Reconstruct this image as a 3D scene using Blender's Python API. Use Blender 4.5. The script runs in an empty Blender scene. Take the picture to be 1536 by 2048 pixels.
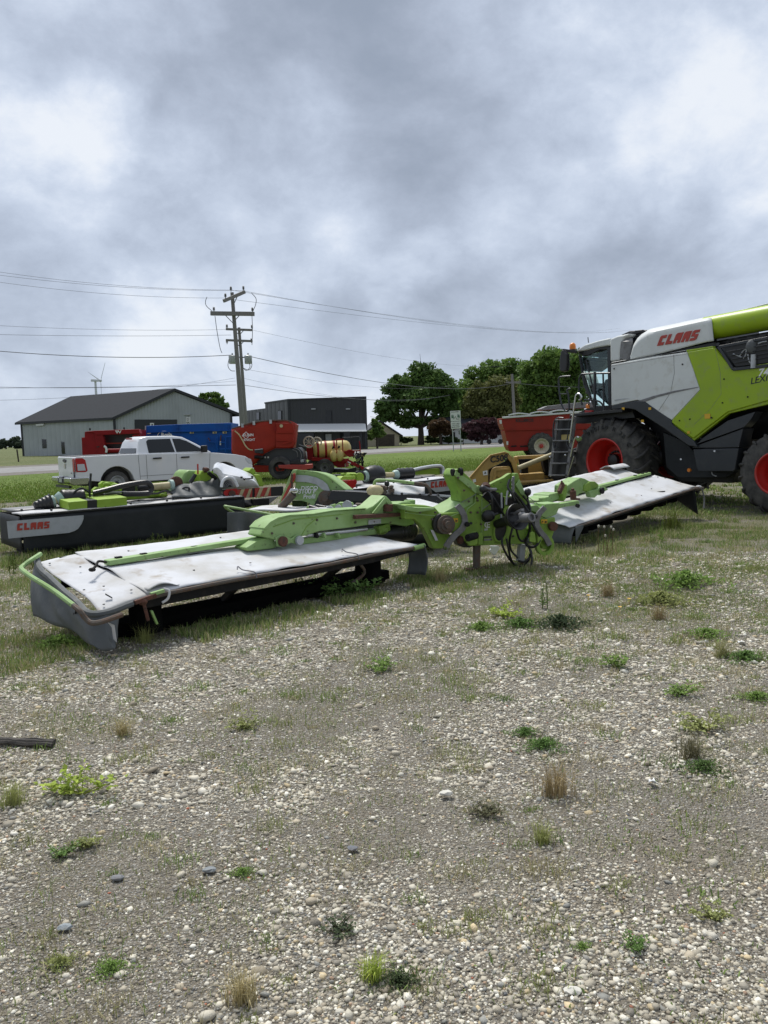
import bpy, bmesh, math, random
import numpy as np
from mathutils import Vector, Matrix
R_=math.radians
sc=bpy.context.scene
# ---------------- camera ----------------
PITCH,ROLL,CH,F=R_(5.6),R_(1.5),1.7,1538.0
fw=Vector((0,math.cos(PITCH),-math.sin(PITCH)))
r0=Vector((1,0,0)); u0=r0.cross(fw)
rt=r0*math.cos(ROLL)-u0*math.sin(ROLL); up=u0*math.cos(ROLL)+r0*math.sin(ROLL)
cd=bpy.data.cameras.new('camera'); cam=bpy.data.objects.new('camera',cd); sc.collection.objects.link(cam)
m=Matrix.Identity(4)
for i in range(3): m[i][0]=rt[i]; m[i][1]=up[i]; m[i][2]=-fw[i]
m[2][3]=CH
cam.matrix_world=m
cd.sensor_fit='VERTICAL'; cd.sensor_height=36; cd.lens=36*F/2048; cd.clip_end=6000; cd.clip_start=.05
sc.camera=cam
C0=Vector((0,0,CH))
def ray(px,py): return (rt*((px-768)/F)-up*((py-1024)/F)+fw)
# ---------------- sun, sky, exposure ----------------
SUN_EL,SUN_AZ=60,-20      # azimuth measured from +Y (into the picture) towards +X
sd=bpy.data.lights.new('sun','SUN'); sun=bpy.data.objects.new('sun',sd); sc.collection.objects.link(sun)
sd.energy=3.6; sd.angle=R_(14); sd.color=(1,.965,.90)
az=R_(SUN_AZ); el=R_(SUN_EL)
sv=Vector((math.sin(az)*math.cos(el),math.cos(az)*math.cos(el),math.sin(el)))
sun.rotation_euler=sv.to_track_quat('Z','Y').to_euler(); sun.location=(0,0,30)
sc.view_settings.view_transform='Standard'; sc.view_settings.look='None'
sc.view_settings.exposure=0.0; sc.view_settings.gamma=1
W=bpy.data.worlds.new("World"); sc.world=W; W.use_nodes=True
def build_world():
    nt=W.node_tree; N=nt.nodes; L=nt.links; N.clear()
    out=N.new('ShaderNodeOutputWorld')
    sky=N.new('ShaderNodeTexSky'); sky.sky_type='NISHITA'; sky.sun_disc=False
    sky.sun_elevation=el; sky.sun_rotation=az
    b1=N.new('ShaderNodeBackground'); b1.inputs[1].default_value=.08; L.new(sky.outputs[0],b1.inputs[0])
    tc=N.new('ShaderNodeTexCoord')
    def vm(op,a,b=None):
        n=N.new('ShaderNodeVectorMath'); n.operation=op
        for i,x in enumerate((a,b)):
            if x is None: continue
            if isinstance(x,(tuple,Vector)): n.inputs[i].default_value=tuple(x)
            else: L.new(x,n.inputs[i])
        return n
    def ma(op,a,b=0.,c=None):
        n=N.new('ShaderNodeMath'); n.operation=op
        for i,x in enumerate((a,b,c)):
            if x is None: continue
            if isinstance(x,(int,float)): n.inputs[i].default_value=x
            else: L.new(x,n.inputs[i])
        return n.outputs[0]
    nd=vm('NORMALIZE',tc.outputs['Generated'])
    sx=N.new('ShaderNodeSeparateXYZ'); L.new(nd.outputs[0],sx.inputs[0])
    den=ma('ADD',ma('MAXIMUM',sx.outputs[2],0.0),.34)
    cx=N.new('ShaderNodeCombineXYZ')
    L.new(ma('DIVIDE',sx.outputs[0],den),cx.inputs[0]); L.new(ma('DIVIDE',sx.outputs[1],den),cx.inputs[1])
    def noise(vec,scale,detail,rough=.5,off=(0,0,0)):
        n=N.new('ShaderNodeTexNoise'); n.inputs['Scale'].default_value=scale; n.inputs['Detail'].default_value=detail
        n.inputs['Roughness'].default_value=rough
        a=vm('ADD',vec,off); L.new(a.outputs[0],n.inputs['Vector']); return n
    # cloud space: directions with height stretched, so that banks flatten towards the horizon
    cs=vm('MULTIPLY',nd.outputs[0],(1,1,1.5))
    # warp the direction so the cloud masses get ragged borders
    def warp(src,scale,det,amt,off):
        nw=noise(src,scale,det,.55,off); w=vm('SUBTRACT',nw.outputs['Color'],(.5,.5,.5)); wm=vm('SCALE',w.outputs[0]); wm.inputs[3].default_value=amt
        return vm('ADD',src,wm.outputs[0])
    wd=warp(nd.outputs[0],4.5,8,.18,(3.1,7.7,1)); wn=vm('NORMALIZE',wd.outputs[0])
    val=None
    blobs=[(560,200,330,-.34),(760,60,330,-.28),(1000,20,280,-.24),(420,260,170,-.22),(1420,60,220,-.14),(620,150,200,-.12),
      (340,490,140,-.26),(620,550,100,-.24),(900,400,220,-.14),(1080,560,260,-.24),(800,650,180,-.20),(90,560,180,-.24),(90,690,150,-.18),(1350,620,240,-.18),(1290,450,200,-.12),(400,680,150,-.10),
      (60,90,220,-.10),(200,250,95,.32),(30,240,80,.26),(650,270,130,.22),(880,190,130,.20),(830,525,85,.26),(770,560,70,.2),(1490,250,170,.32),(1200,200,200,.18),(1340,260,150,.14),
      (560,400,210,.20),(150,350,160,.18),(1000,350,100,.16),(1190,400,90,.18),(440,600,110,.22),(300,650,110,.22),(1250,650,110,.22),(700,700,160,.08),(430,350,140,.12),(680,480,90,.14),(1480,440,90,.12)]
    for (px,py,r,a) in blobs:
        c=ray(px,py).normalized(); dt=vm('DOT_PRODUCT',wn.outputs[0],c).outputs['Value']
        mr=N.new('ShaderNodeMapRange'); mr.interpolation_type='SMOOTHSTEP'
        mr.inputs['From Min'].default_value=math.cos(r*1.15/F); mr.inputs['From Max'].default_value=1; mr.inputs['To Max'].default_value=a*.8
        L.new(dt,mr.inputs['Value'])
        val=mr.outputs[0] if val is None else ma('ADD',val,mr.outputs[0])
    cw=warp(cs.outputs[0],3.0,4,.09,(9,2,4))
    n1=noise(cw.outputs[0],3.4,12,.60,(.7,2.3,0)); n2=noise(cw.outputs[0],10,12,.66,(5,1,2))
    bil=ma('ABSOLUTE',ma('SUBTRACT',noise(cw.outputs[0],5.5,6,.5,(2,8,5)).outputs[0],.5))   # billows: creases are dark, crowns bright
    v=ma('ADD',val,ma('MULTIPLY',ma('SUBTRACT',n1.outputs[0],.5),1.25))
    v=ma('ADD',v,ma('MULTIPLY',ma('SUBTRACT',n2.outputs[0],.5),.60))
    v=ma('ADD',v,ma('MULTIPLY',ma('SUBTRACT',bil,.10),.8))
    v=ma('ADD',v,.75)
    cr=N.new('ShaderNodeValToRGB'); e=cr.color_ramp; e.interpolation='B_SPLINE'
    e.elements[0].position=0; e.elements[0].color=(.31,.365,.46,1); e.elements[1].position=1; e.elements[1].color=(.90,.94,1.0,1)
    for p,c in ((.25,(.38,.435,.54,1)),(.5,(.50,.57,.70,1)),(.7,(.62,.70,.84,1)),(.85,(.75,.82,.94,1))):
        q=e.elements.new(p); q.color=c
    L.new(v,cr.inputs[0])
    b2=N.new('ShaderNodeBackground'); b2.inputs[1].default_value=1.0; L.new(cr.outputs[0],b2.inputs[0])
    # added dimming of the unseen sky behind the camera, cuts fill on facing sides
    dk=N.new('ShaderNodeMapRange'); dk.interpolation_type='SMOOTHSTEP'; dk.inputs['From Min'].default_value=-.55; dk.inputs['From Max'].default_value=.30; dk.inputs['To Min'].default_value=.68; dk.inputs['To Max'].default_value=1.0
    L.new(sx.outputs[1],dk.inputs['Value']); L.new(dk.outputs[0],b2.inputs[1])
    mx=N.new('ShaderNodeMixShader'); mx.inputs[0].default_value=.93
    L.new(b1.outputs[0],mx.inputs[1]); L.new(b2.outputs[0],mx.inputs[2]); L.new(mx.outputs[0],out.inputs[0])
build_world()
# ---------------- helpers ----------------
random.seed(7); rng=np.random.default_rng(7)
def ln(px,py): return ray(px,py)
def Gz(px,py,z=0.):
    d=ray(px,py); return C0+d*((z-CH)/d.z)
def Dy(px,py,Y):
    d=ray(px,py); return C0+d*(Y/d.y)
class Plane:
    def __init__(s,x,y,ax,ay):
        s.o=Vector((x,y,0)); s.a=Vector((ax,ay,0)).normalized(); s.n=Vector((s.a.y,-s.a.x,0))
        if s.n.dot(C0-s.o)<0: s.n=-s.n
    def P(s,px,py,off=0.):
        d=ray(px,py); o=s.o+s.n*off; return C0+d*((o-C0).dot(s.n)/d.dot(s.n))
    def sz(s,t,z,off=0.): return s.o+s.a*t+s.n*off+Vector((0,0,z))
class Crop:
    def __init__(s,pl,ox,oy,k): s.pl=pl;s.ox=ox;s.oy=oy;s.k=k
    def p(s,x,y,off=0.): return s.pl.P(s.ox+x/s.k,s.oy+y/s.k,off)
    def __call__(s,pts,off=0.): return [s.p(x,y,off) for x,y in pts]
UPV=Vector((0,0,1))
def frame(d):
    d=d.normalized(); a=UPV if abs(d.z)<.9 else Vector((1,0,0))
    x=d.cross(a).normalized(); return x,d.cross(x).normalized()*-1
class MB:
    def __init__(s): s.v=[];s.f=[]
    def add(s,vs,fs):
        b=len(s.v); s.v+= [tuple(p) for p in vs]; s.f+=[tuple(b+i for i in f) for f in fs]; return s
    def box(s,c,hx,hy,hz,ax=Vector((1,0,0)),ay=None,az=UPV):
        c=Vector(c)
        if ay is None: ay=az.cross(ax).normalized()
        P=[c+ax*(hx*i)+ay*(hy*j)+az*(hz*k) for k in(-1,1) for j in(-1,1) for i in(-1,1)]
        return s.add(P,[(0,2,3,1),(4,5,7,6),(0,1,5,4),(2,6,7,3),(0,4,6,2),(1,3,7,5)])
    def beam(s,p,q,w,h,upv=UPV):
        p=Vector(p);q=Vector(q);d=(q-p); l=d.length; d.normalize(); x=d.cross(upv)
        if x.length<1e-4: x=d.cross(Vector((1,0,0)))
        x.normalize(); y=x.cross(d).normalized()
        return s.box((p+q)/2,l/2,w/2,h/2,d,x,y)
    def prism(s,pts,off):
        n=len(pts); off=Vector(off); A=[Vector(p) for p in pts]; B=[p+off for p in A]
        return s.add(A+B,[tuple(range(n)),tuple(range(2*n-1,n-1,-1))]+[(i,n+i,n+(i+1)%n,(i+1)%n) for i in range(n)])
    def tube(s,pts,r,n=8,cap=True):
        P=[Vector(p) for p in pts]; m=len(P)
        if not isinstance(r,(list,tuple)): r=[r]*m
        T=[(P[min(i+1,m-1)]-P[max(i-1,0)]).normalized() for i in range(m)]
        x,_=frame(T[0]); vs=[]
        for i in range(m):
            x=(x-T[i]*x.dot(T[i])); 
            if x.length<1e-6: x,_=frame(T[i])
            x.normalize(); y=T[i].cross(x)
            for k in range(n):
                a=2*math.pi*k/n; vs.append(P[i]+x*(math.cos(a)*r[i])+y*(math.sin(a)*r[i]))
        fs=[(i*n+k,i*n+(k+1)%n,(i+1)*n+(k+1)%n,(i+1)*n+k) for i in range(m-1) for k in range(n)]
        if cap: fs+=[tuple(range(n-1,-1,-1)),tuple((m-1)*n+k for k in range(n))]
        return s.add(vs,fs)
    def smooth(s,pts,r,n=8,sub=5):
        P=[Vector(p) for p in pts]; Q=[P[0]-(P[1]-P[0])]+P+[P[-1]+(P[-1]-P[-2])]; o=[]
        for i in range(1,len(Q)-2):
            for k in range(sub):
                t=k/sub; a,b,c,d=Q[i-1],Q[i],Q[i+1],Q[i+2]
                o.append(.5*((2*b)+(c-a)*t+(2*a-5*b+4*c-d)*t*t+(3*b-a-3*c+d)*t**3))
        o.append(P[-1]); return s.tube(o,r,n)
    def lathe(s,c,ax,prof,n=24,closed=False,cap=True):
        c=Vector(c); ax=Vector(ax).normalized(); x,y=frame(ax); vs=[]; m=len(prof)
        for (a,r) in prof:
            for k in range(n):
                t=2*math.pi*k/n; vs.append(c+ax*a+x*(math.cos(t)*r)+y*(math.sin(t)*r))
        fs=[(i*n+k,i*n+(k+1)%n,((i+1)%m)*n+(k+1)%n,((i+1)%m)*n+k) for i in range(m if closed else m-1) for k in range(n)]
        if not closed and cap:
            if prof[0][1]>1e-5: fs.append(tuple(range(n-1,-1,-1)))
            if prof[-1][1]>1e-5: fs.append(tuple((m-1)*n+k for k in range(n)))
        return s.add(vs,fs)
    def cyl(s,p,q,r,n=16): 
        p=Vector(p);q=Vector(q); return s.lathe(p,q-p,[(0,r),((q-p).length,r)],n)
    def ell(s,c,rx,ry,rz,n=12,ax=None):
        c=Vector(c); vs=[];fs=[]; m=n//2
        X,Y,Z=ax if ax else (Vector((1,0,0)),Vector((0,1,0)),UPV)
        for i in range(1,m):
            a=math.pi*i/m
            for k in range(n):
                b=2*math.pi*k/n; vs.append(c+X*(rx*math.sin(a)*math.cos(b))+Y*(ry*math.sin(a)*math.sin(b))+Z*(rz*math.cos(a)))
        t=len(vs); vs+=[c+Z*rz,c-Z*rz]
        for i in range(m-2):
            for k in range(n): fs.append((i*n+k,(i+1)*n+k,(i+1)*n+(k+1)%n,i*n+(k+1)%n))
        for k in range(n): fs.append((t,k,(k+1)%n)); fs.append((t+1,(m-2)*n+(k+1)%n,(m-2)*n+k))
        return s.add(vs,fs)
    def grid(s,fn,nu,nv):
        vs=[fn(i/nu,j/nv) for j in range(nv+1) for i in range(nu+1)]
        return s.add(vs,[(j*(nu+1)+i,j*(nu+1)+i+1,(j+1)*(nu+1)+i+1,(j+1)*(nu+1)+i) for j in range(nv) for i in range(nu)])
    def build(s,name,mt,parent=None,label=None,cat=None,group=None,kind=None,base=None,bevel=0,solid=0,sm=40,sub=0):
        me=bpy.data.meshes.new(name); b=base_of(parent) if parent else Vector(base if base is not None else (0,0,0))
        me.from_pydata([(p[0]-b[0],p[1]-b[1],p[2]-b[2]) for p in s.v],[],s.f); me.update()
        o=bpy.data.objects.new(name,me); sc.collection.objects.link(o); me.materials.append(mt)
        if sm:
            me.polygons.foreach_set('use_smooth',[True]*len(me.polygons)); me.set_sharp_from_angle(angle=R_(sm))
        bm=bmesh.new(); bm.from_mesh(me); bmesh.ops.recalc_face_normals(bm,faces=bm.faces); bm.to_mesh(me); bm.free()
        if parent: o.parent=parent
        else: o.location=b
        BASE[o.name]=b.copy()
        if solid: q=o.modifiers.new('thickness','SOLIDIFY'); q.thickness=solid; q.offset=0
        if bevel: q=o.modifiers.new('bevel','BEVEL'); q.width=bevel; q.segments=2; q.limit_method='ANGLE'; q.angle_limit=R_(35); q.harden_normals=bool(sm)
        if sub: q=o.modifiers.new('sub','SUBSURF'); q.levels=sub; q.render_levels=sub
        tag(o,label,cat,group,kind); return o
BASE={}
def base_of(o): return BASE[o.name]
def tag(o,label=None,cat=None,group=None,kind=None):
    for k,v in (('label',label),('category',cat),('group',group),('kind',kind)):
        if v: o[k]=v
    return o
def thing(name,loc,label,cat,group=None):
    o=bpy.data.objects.new(name,None); sc.collection.objects.link(o); o.location=loc; o.empty_display_size=.3
    BASE[o.name]=Vector(loc); return tag(o,label,cat,group)
def copy_thing(o,dloc,label=None):
    r=o.copy(); sc.collection.objects.link(r); r.location=o.location+Vector(dloc)
    if label: r['label']=label
    BASE[r.name]=BASE[o.name]+Vector(dloc)
    for c in list(o.children):
        d=c.copy(); sc.collection.objects.link(d); d.parent=r; BASE[d.name]=BASE[r.name]
        for g in list(c.children):
            e=g.copy(); sc.collection.objects.link(e); e.parent=d
    return r
# ---------------- materials ----------------
MT={}
def mat(name,col,rough=.5,metal=0.,col2=None,scale=4.,lo=.45,hi=.7,detail=6,bump=0.,bscale=60.,spec=.5,coat=0.,attr=False,trans=0,stretch=None,col3=None,s3=30,l3=.6,h3=.68):
    m=bpy.data.materials.new(name); m.use_nodes=True; nt=m.node_tree; N=nt.nodes; L=nt.links; p=N['Principled BSDF']
    p.inputs['Base Color'].default_value=(*col,1); p.inputs['Roughness'].default_value=rough; p.inputs['Metallic'].default_value=metal
    p.inputs['Specular IOR Level'].default_value=spec; p.inputs['Coat Weight'].default_value=coat
    tc=N.new('ShaderNodeTexCoord'); vec=tc.outputs['Object']
    if stretch:
        mp=N.new('ShaderNodeMapping'); mp.inputs['Scale'].default_value=stretch; L.new(vec,mp.inputs[0]); vec=mp.outputs[0]
    cur=None
    def layer(prev,c,scl,l,h,dt):
        n=N.new('ShaderNodeTexNoise'); n.inputs['Scale'].default_value=scl; n.inputs['Detail'].default_value=dt; n.inputs['Roughness'].default_value=.6; L.new(vec,n.inputs['Vector'])
        mr=N.new('ShaderNodeMapRange'); mr.inputs['From Min'].default_value=l; mr.inputs['From Max'].default_value=h; L.new(n.outputs[0],mr.inputs[0])
        mx=N.new('ShaderNodeMix'); mx.data_type='RGBA'; L.new(mr.outputs[0],mx.inputs[0])
        if prev is None: mx.inputs[6].default_value=(*col,1)
        else: L.new(prev,mx.inputs[6])
        mx.inputs[7].default_value=(*c,1); return mx.outputs[2]
    if attr:
        a=N.new('ShaderNodeAttribute'); a.attribute_name='col'; cur=a.outputs['Color']
    if col2: cur=layer(cur,col2,scale,lo,hi,detail)
    if col3: cur=layer(cur,col3,s3,l3,h3,4)
    if cur is not None: L.new(cur,p.inputs['Base Color'])
    if bump:
        n=N.new('ShaderNodeTexNoise'); n.inputs['Scale'].default_value=bscale; n.inputs['Detail'].default_value=5; L.new(vec,n.inputs['Vector'])
        bp=N.new('ShaderNodeBump'); bp.inputs['Strength'].default_value=bump; bp.inputs['Distance'].default_value=.02; L.new(n.outputs[0],bp.inputs['Height']); L.new(bp.outputs[0],p.inputs['Normal'])
    if trans:
        t=N.new('ShaderNodeBsdfTranslucent'); ms=N.new('ShaderNodeMixShader'); ms.inputs[0].default_value=trans
        if cur is not None: L.new(cur,t.inputs[0])
        else: t.inputs[0].default_value=(*col,1)
        o=N['Material Output']; L.new(p.outputs[0],ms.inputs[1]); L.new(t.outputs[0],ms.inputs[2]); L.new(ms.outputs[0],o.inputs[0])
    MT[name]=m; return m
mat('deck cloth',(.60,.61,.635),.85,spec=.2,col2=(.44,.425,.39),scale=2.2,lo=.44,hi=.72,bump=.6,bscale=7,col3=(.30,.24,.17),s3=4.1,l3=.58,h3=.78,stretch=(.8,.8,1))
mat('faded green paint',(.29,.44,.18),.5,col2=(.22,.35,.11),scale=3,lo=.42,hi=.66,col3=(.10,.085,.05),s3=16,l3=.62,h3=.72,spec=.3,bump=.08,bscale=30)
mat('green paint',(.23,.37,.06),.45,col2=(.16,.27,.05),scale=4,lo=.42,hi=.66,col3=(.08,.065,.04),s3=18,l3=.62,h3=.72,spec=.3,bump=.08,bscale=30)
mat('lime paint',(.27,.41,.045),.5,col2=(.30,.46,.06),scale=5,col3=(.10,.09,.05),s3=20,l3=.64,h3=.75,spec=.3)
mat('combine lime',(.30,.43,.015),.38,col2=(.27,.385,.03),scale=1.5,spec=.35,col3=(.26,.33,.08),s3=5,l3=.55,h3=.75)
mat('combine white',(.64,.665,.655),.42,col2=(.57,.59,.575),scale=1.5,spec=.35,col3=(.52,.52,.48),s3=4,l3=.55,h3=.75)
mat('anthracite',(.022,.026,.031),.4,col2=(.04,.042,.044),scale=2.2,lo=.5,hi=.8)
mat('underside shade black',(.006,.006,.006),.95,spec=.05)  # near-black for parts under the decks: their shade is put into the colour
mat('dark metal',(.013,.013,.014),.7,spec=.2,col2=(.04,.034,.028),scale=9,lo=.5,hi=.75,bump=.2)
mat('black plastic',(.012,.012,.013),.42)
mat('grey metal',(.19,.19,.195),.5,.3,col2=(.13,.125,.12),scale=12,bump=.1)
mat('light grey metal',(.42,.44,.46),.45,.2,col2=(.3,.31,.32),scale=5)
mat('rust',(.115,.045,.028),.8,col2=(.05,.03,.022),scale=25,bump=.4,bscale=90)
mat('rusty tube',(.10,.085,.07),.75,col2=(.12,.06,.035),scale=18,bump=.3)
mat('curtain grey',(.085,.095,.10),.65,col2=(.15,.155,.155),scale=2.4,lo=.42,hi=.75,bump=.25,bscale=14,col3=(.27,.26,.24),s3=5,l3=.62,h3=.8)
mat('curtain dark',(.017,.020,.023),.6,spec=.3,col2=(.030,.033,.036),scale=1.6,bump=.12,bscale=6)
mat('chrome',(.6,.6,.6),.18,1.)
mat('steel bright',(.55,.55,.56),.3,.8)
mat('tyre rubber',(.05,.049,.047),.85,spec=.3,col2=(.13,.122,.11),scale=5,lo=.4,hi=.75,bump=.2,bscale=40)
mat('red rim',(.50,.018,.012),.35,coat=.3,col2=(.36,.02,.015),scale=3)
mat('cream rim',(.55,.50,.38),.5,col2=(.4,.35,.27),scale=8)
mat('white paint',(.74,.75,.77),.28,coat=.6,col2=(.70,.71,.73),scale=2)
mat('decal white',(.40,.42,.45),.45,col2=(.34,.36,.38),scale=9)
mat('decal red',(.42,.045,.03),.45,col2=(.30,.04,.03),scale=20)
mat('decal black',(.012,.012,.012),.4)
mat('decal yellow',(.65,.38,.02),.4)
mat('letter white',(.75,.76,.76),.4)
mat('window glass',(.008,.010,.011),.07,spec=.5)
mat('headlamp glass',(.55,.57,.6),.12,spec=.8)
mat('amber plastic',(.75,.22,.02),.3)
mat('red plastic',(.42,.012,.012),.25)
mat('tan plastic',(.50,.43,.24),.5,col2=(.38,.33,.18),scale=10)
mat('teal plastic',(.34,.46,.42),.5)
mat('mixer red',(.31,.024,.011),.5,col2=(.23,.020,.010),scale=1.2,spec=.2)
mat('cart red',(.28,.028,.018),.5,col2=(.22,.026,.018),scale=1.5,spec=.2)
mat('crimson paint',(.26,.009,.014),.5,col2=(.20,.009,.012),scale=2,spec=.2)
mat('blue paint',(.006,.085,.36),.5,col2=(.010,.06,.26),scale=2,spec=.2)
mat('tank yellow',(.58,.46,.15),.4,col2=(.50,.40,.14),scale=4)
mat('ochre paint',(.44,.28,.07),.5,col2=(.34,.22,.07),scale=3,col3=(.10,.075,.045),s3=9,l3=.62,h3=.75)
mat('maroon paint',(.26,.014,.014),.5,spec=.2)
mat('wood pole',(.225,.212,.205),.85,col2=(.15,.142,.138),scale=6,stretch=(6,6,.5),bump=.3)
mat('old wood',(.07,.062,.055),.85,col2=(.03,.027,.024),scale=14,stretch=(1,6,6),bump=.5)
mat('wire',(.16,.16,.18),.6)
mat('shingle roof',(.028,.032,.040),.9,col2=(.022,.025,.031),scale=3,bump=.3,bscale=8)
mat('dark trim',(.02,.023,.028),.5)
mat('tan siding',(.40,.35,.26),.75,col2=(.36,.31,.23),scale=3)
mat('white siding',(.62,.63,.63),.6)
mat('turbine white',(.62,.65,.70),.5)
mat('bark',(.07,.055,.042),.9,col2=(.04,.033,.027),scale=3,bump=.4,bscale=5)
for nm,c,c2 in (('leaf green',(.10,.18,.045),(.17,.26,.06)),('leaf deep',(.075,.14,.04),(.12,.20,.05)),('leaf olive',(.12,.14,.045),(.17,.18,.06)),
    ('leaf purple',(.06,.028,.034),(.095,.045,.05)),('leaf brown',(.085,.05,.03),(.12,.075,.04)),('leaf grey',(.065,.09,.065),(.09,.115,.08)),('hedge green',(.03,.055,.016),(.05,.08,.022))):
    mat(nm,c,.6,col2=c2,scale=.45,lo=.35,hi=.62,trans=.35,spec=.25)
mat('tuft',(.2,.2,.1),.7,attr=True,trans=.25,spec=.2)
mat('pebble',(.3,.3,.3),.75,attr=True,col2=(.17,.14,.10),scale=7,lo=.5,hi=.85,bump=.25,bscale=220,spec=.35)
def glass_mat():
    m=bpy.data.materials.new('cab glass'); m.use_nodes=True; N=m.node_tree.nodes; L=m.node_tree.links; N.clear()
    o=N.new('ShaderNodeOutputMaterial'); t=N.new('ShaderNodeBsdfTransparent'); t.inputs[0].default_value=(.86,.94,.93,1)
    g=N.new('ShaderNodeBsdfGlossy'); g.inputs['Roughness'].default_value=.03; g.inputs[0].default_value=(.9,1,1,1)
    f=N.new('ShaderNodeFresnel'); f.inputs[0].default_value=1.35; x=N.new('ShaderNodeMixShader')
    L.new(f.outputs[0],x.inputs[0]); L.new(t.outputs[0],x.inputs[1]); L.new(g.outputs[0],x.inputs[2]); L.new(x.outputs[0],o.inputs[0]); MT['cab glass']=m
glass_mat()
def ribbed(name,col,col2,period,depth=.5):
    # vertical ribs from a saw wave on a coordinate that runs along the wall (object x+y scaled per building)
    m=mat(name,col,.45,col2=col2,scale=.25); nt=m.node_tree; N=nt.nodes; L=nt.links; p=N['Principled BSDF']
    tc=[n for n in N if n.type=='TEX_COORD'][0]; mp=N.new('ShaderNodeSeparateXYZ'); L.new(tc.outputs['Object'],mp.inputs[0])
    def ma(op,a,b):
        n=N.new('ShaderNodeMath'); n.operation=op
        for i,x in enumerate((a,b)):
            if isinstance(x,(int,float)): n.inputs[i].default_value=x
            else: L.new(x,n.inputs[i])
        return n.outputs[0]
    s=ma('ADD',mp.outputs[0],ma('MULTIPLY',mp.outputs[1],.9)); w=ma('PINGPONG',ma('DIVIDE',s,period),.5)
    w=ma('SMOOTH_MIN',ma('MULTIPLY',w,4),1)
    bp=N.new('ShaderNodeBump'); bp.inputs['Strength'].default_value=depth; bp.inputs['Distance'].default_value=.06; L.new(w,bp.inputs['Height']); L.new(bp.outputs[0],p.inputs['Normal']); return m
ribbed('barn siding',(.36,.39,.405),(.30,.325,.335),.45,.9)
ribbed('charcoal siding',(.030,.032,.036),(.024,.026,.03),.5,.8)
# ---------------- lettering ----------------
LET={'C':[[(1,0),(8.2,0),(8.2,3),(4.4,3),(4.4,7),(8.2,7),(8.2,10),(2.2,10),(1,8.6)]],
 'L':[[(1,0),(8.2,0),(8.2,3),(4.4,3),(4.4,10),(1,10)]],
 'A':[[(1,0),(4,0),(4,3),(5.6,3),(5.6,0),(8.8,0),(8.8,10),(2.4,10),(1,8.6)],],
 'S':[[(1,0),(7,0),(8.2,1.2),(8.2,6),(4.2,6),(4.2,7.4),(8.2,7.4),(8.2,10),(2.2,10),(1,8.8),(1,4),(5.2,4),(5.2,2.6),(1,2.6)]]}
def logo(word,o,X,Y,h,m,parent,shear=.14,off=.006,name='lettering'):
    mb=MB(); X=X.normalized(); Y=Y.normalized(); n=X.cross(Y); 
    if n.dot(C0-o)<0: n=-n
    x=0
    for ch in word:
        for poly in LET[ch]:
            mb.prism([o+X*((x+a+b*shear)*h/10)+Y*(b*h/10) for a,b in poly],n*off)
        x+=9.2 if ch!='L' else 8.6
    return mb.build(name,m,parent,sm=0)
def txt(word,o,X,Y,h,m,parent,off=.004,name='lettering',shear=0.,bold=0.,sx=1.):
    cu=bpy.data.curves.new('t','FONT'); cu.body=word; cu.size=1; cu.extrude=.01; cu.shear=shear; cu.offset=bold
    ob=bpy.data.objects.new('t',cu); me=bpy.data.meshes.new_from_object(ob)
    X=X.normalized(); Y=Y.normalized(); n=X.cross(Y)
    if n.dot(C0-o)<0: n=-n
    mb=MB(); h=h/.72
    mb.add([o+X*(v.co.x*h*sx)+Y*(v.co.y*h)+n*(off*(1 if v.co.z>0 else 0)) for v in me.vertices],[tuple(p.vertices) for p in me.polygons])
    bpy.data.objects.remove(ob); bpy.data.curves.remove(cu); bpy.data.meshes.remove(me)
    return mb.build(name,m,parent,sm=0)
def plate(name,pts,off,m,parent,bevel=.006,**k):
    return MB().prism(pts,off).build(name,m,parent,bevel=bevel,**k)
def vnoise(x,y,scale,seed=0,oct=4):
    r=np.random.default_rng(seed); out=0; amp=1; tot=0
    for o in range(oct):
        g=r.random((64,64)); X=x*scale; Y=y*scale; i=np.floor(X).astype(int); j=np.floor(Y).astype(int); fx=X-i; fy=Y-j
        fx=fx*fx*(3-2*fx); fy=fy*fy*(3-2*fy)
        a=g[i%64,j%64]; b=g[(i+1)%64,j%64]; c=g[i%64,(j+1)%64]; d=g[(i+1)%64,(j+1)%64]
        out=out+amp*((a*(1-fx)+b*fx)*(1-fy)+(c*(1-fx)+d*fx)*fy); tot+=amp; amp*=.5; scale*=2.07
    return out/tot
# ================= SETTING =================
def gmat(name,build):
    m=bpy.data.materials.new(name); m.use_nodes=True; nt=m.node_tree; p=nt.nodes['Principled BSDF']; p.inputs['Roughness'].default_value=.9; p.inputs['Specular IOR Level'].default_value=.2
    build(nt.nodes,nt.links,p); return m
def nz(N,L,vec,scale,detail=5,rough=.55):
    n=N.new('ShaderNodeTexNoise'); n.inputs['Scale'].default_value=scale; n.inputs['Detail'].default_value=detail; n.inputs['Roughness'].default_value=rough; L.new(vec,n.inputs['Vector']); return n.outputs[0]
def mr(N,L,v,a,b,c=0,d=1):
    n=N.new('ShaderNodeMapRange'); n.interpolation_type='SMOOTHSTEP'; 
    for k,x in zip(('From Min','From Max','To Min','To Max'),(a,b,c,d)): n.inputs[k].default_value=x
    L.new(v,n.inputs['Value']); return n.outputs[0]
def mixc(N,L,f,a,b):
    n=N.new('ShaderNodeMix'); n.data_type='RGBA'
    for i,x in ((0,f),(6,a),(7,b)):
        if isinstance(x,(int,float)): n.inputs[i].default_value=x
        elif isinstance(x,tuple): n.inputs[i].default_value=(*x,1)
        else: L.new(x,n.inputs[i])
    return n.outputs[2]
SOILP=Gz(1390,1760)
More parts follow.
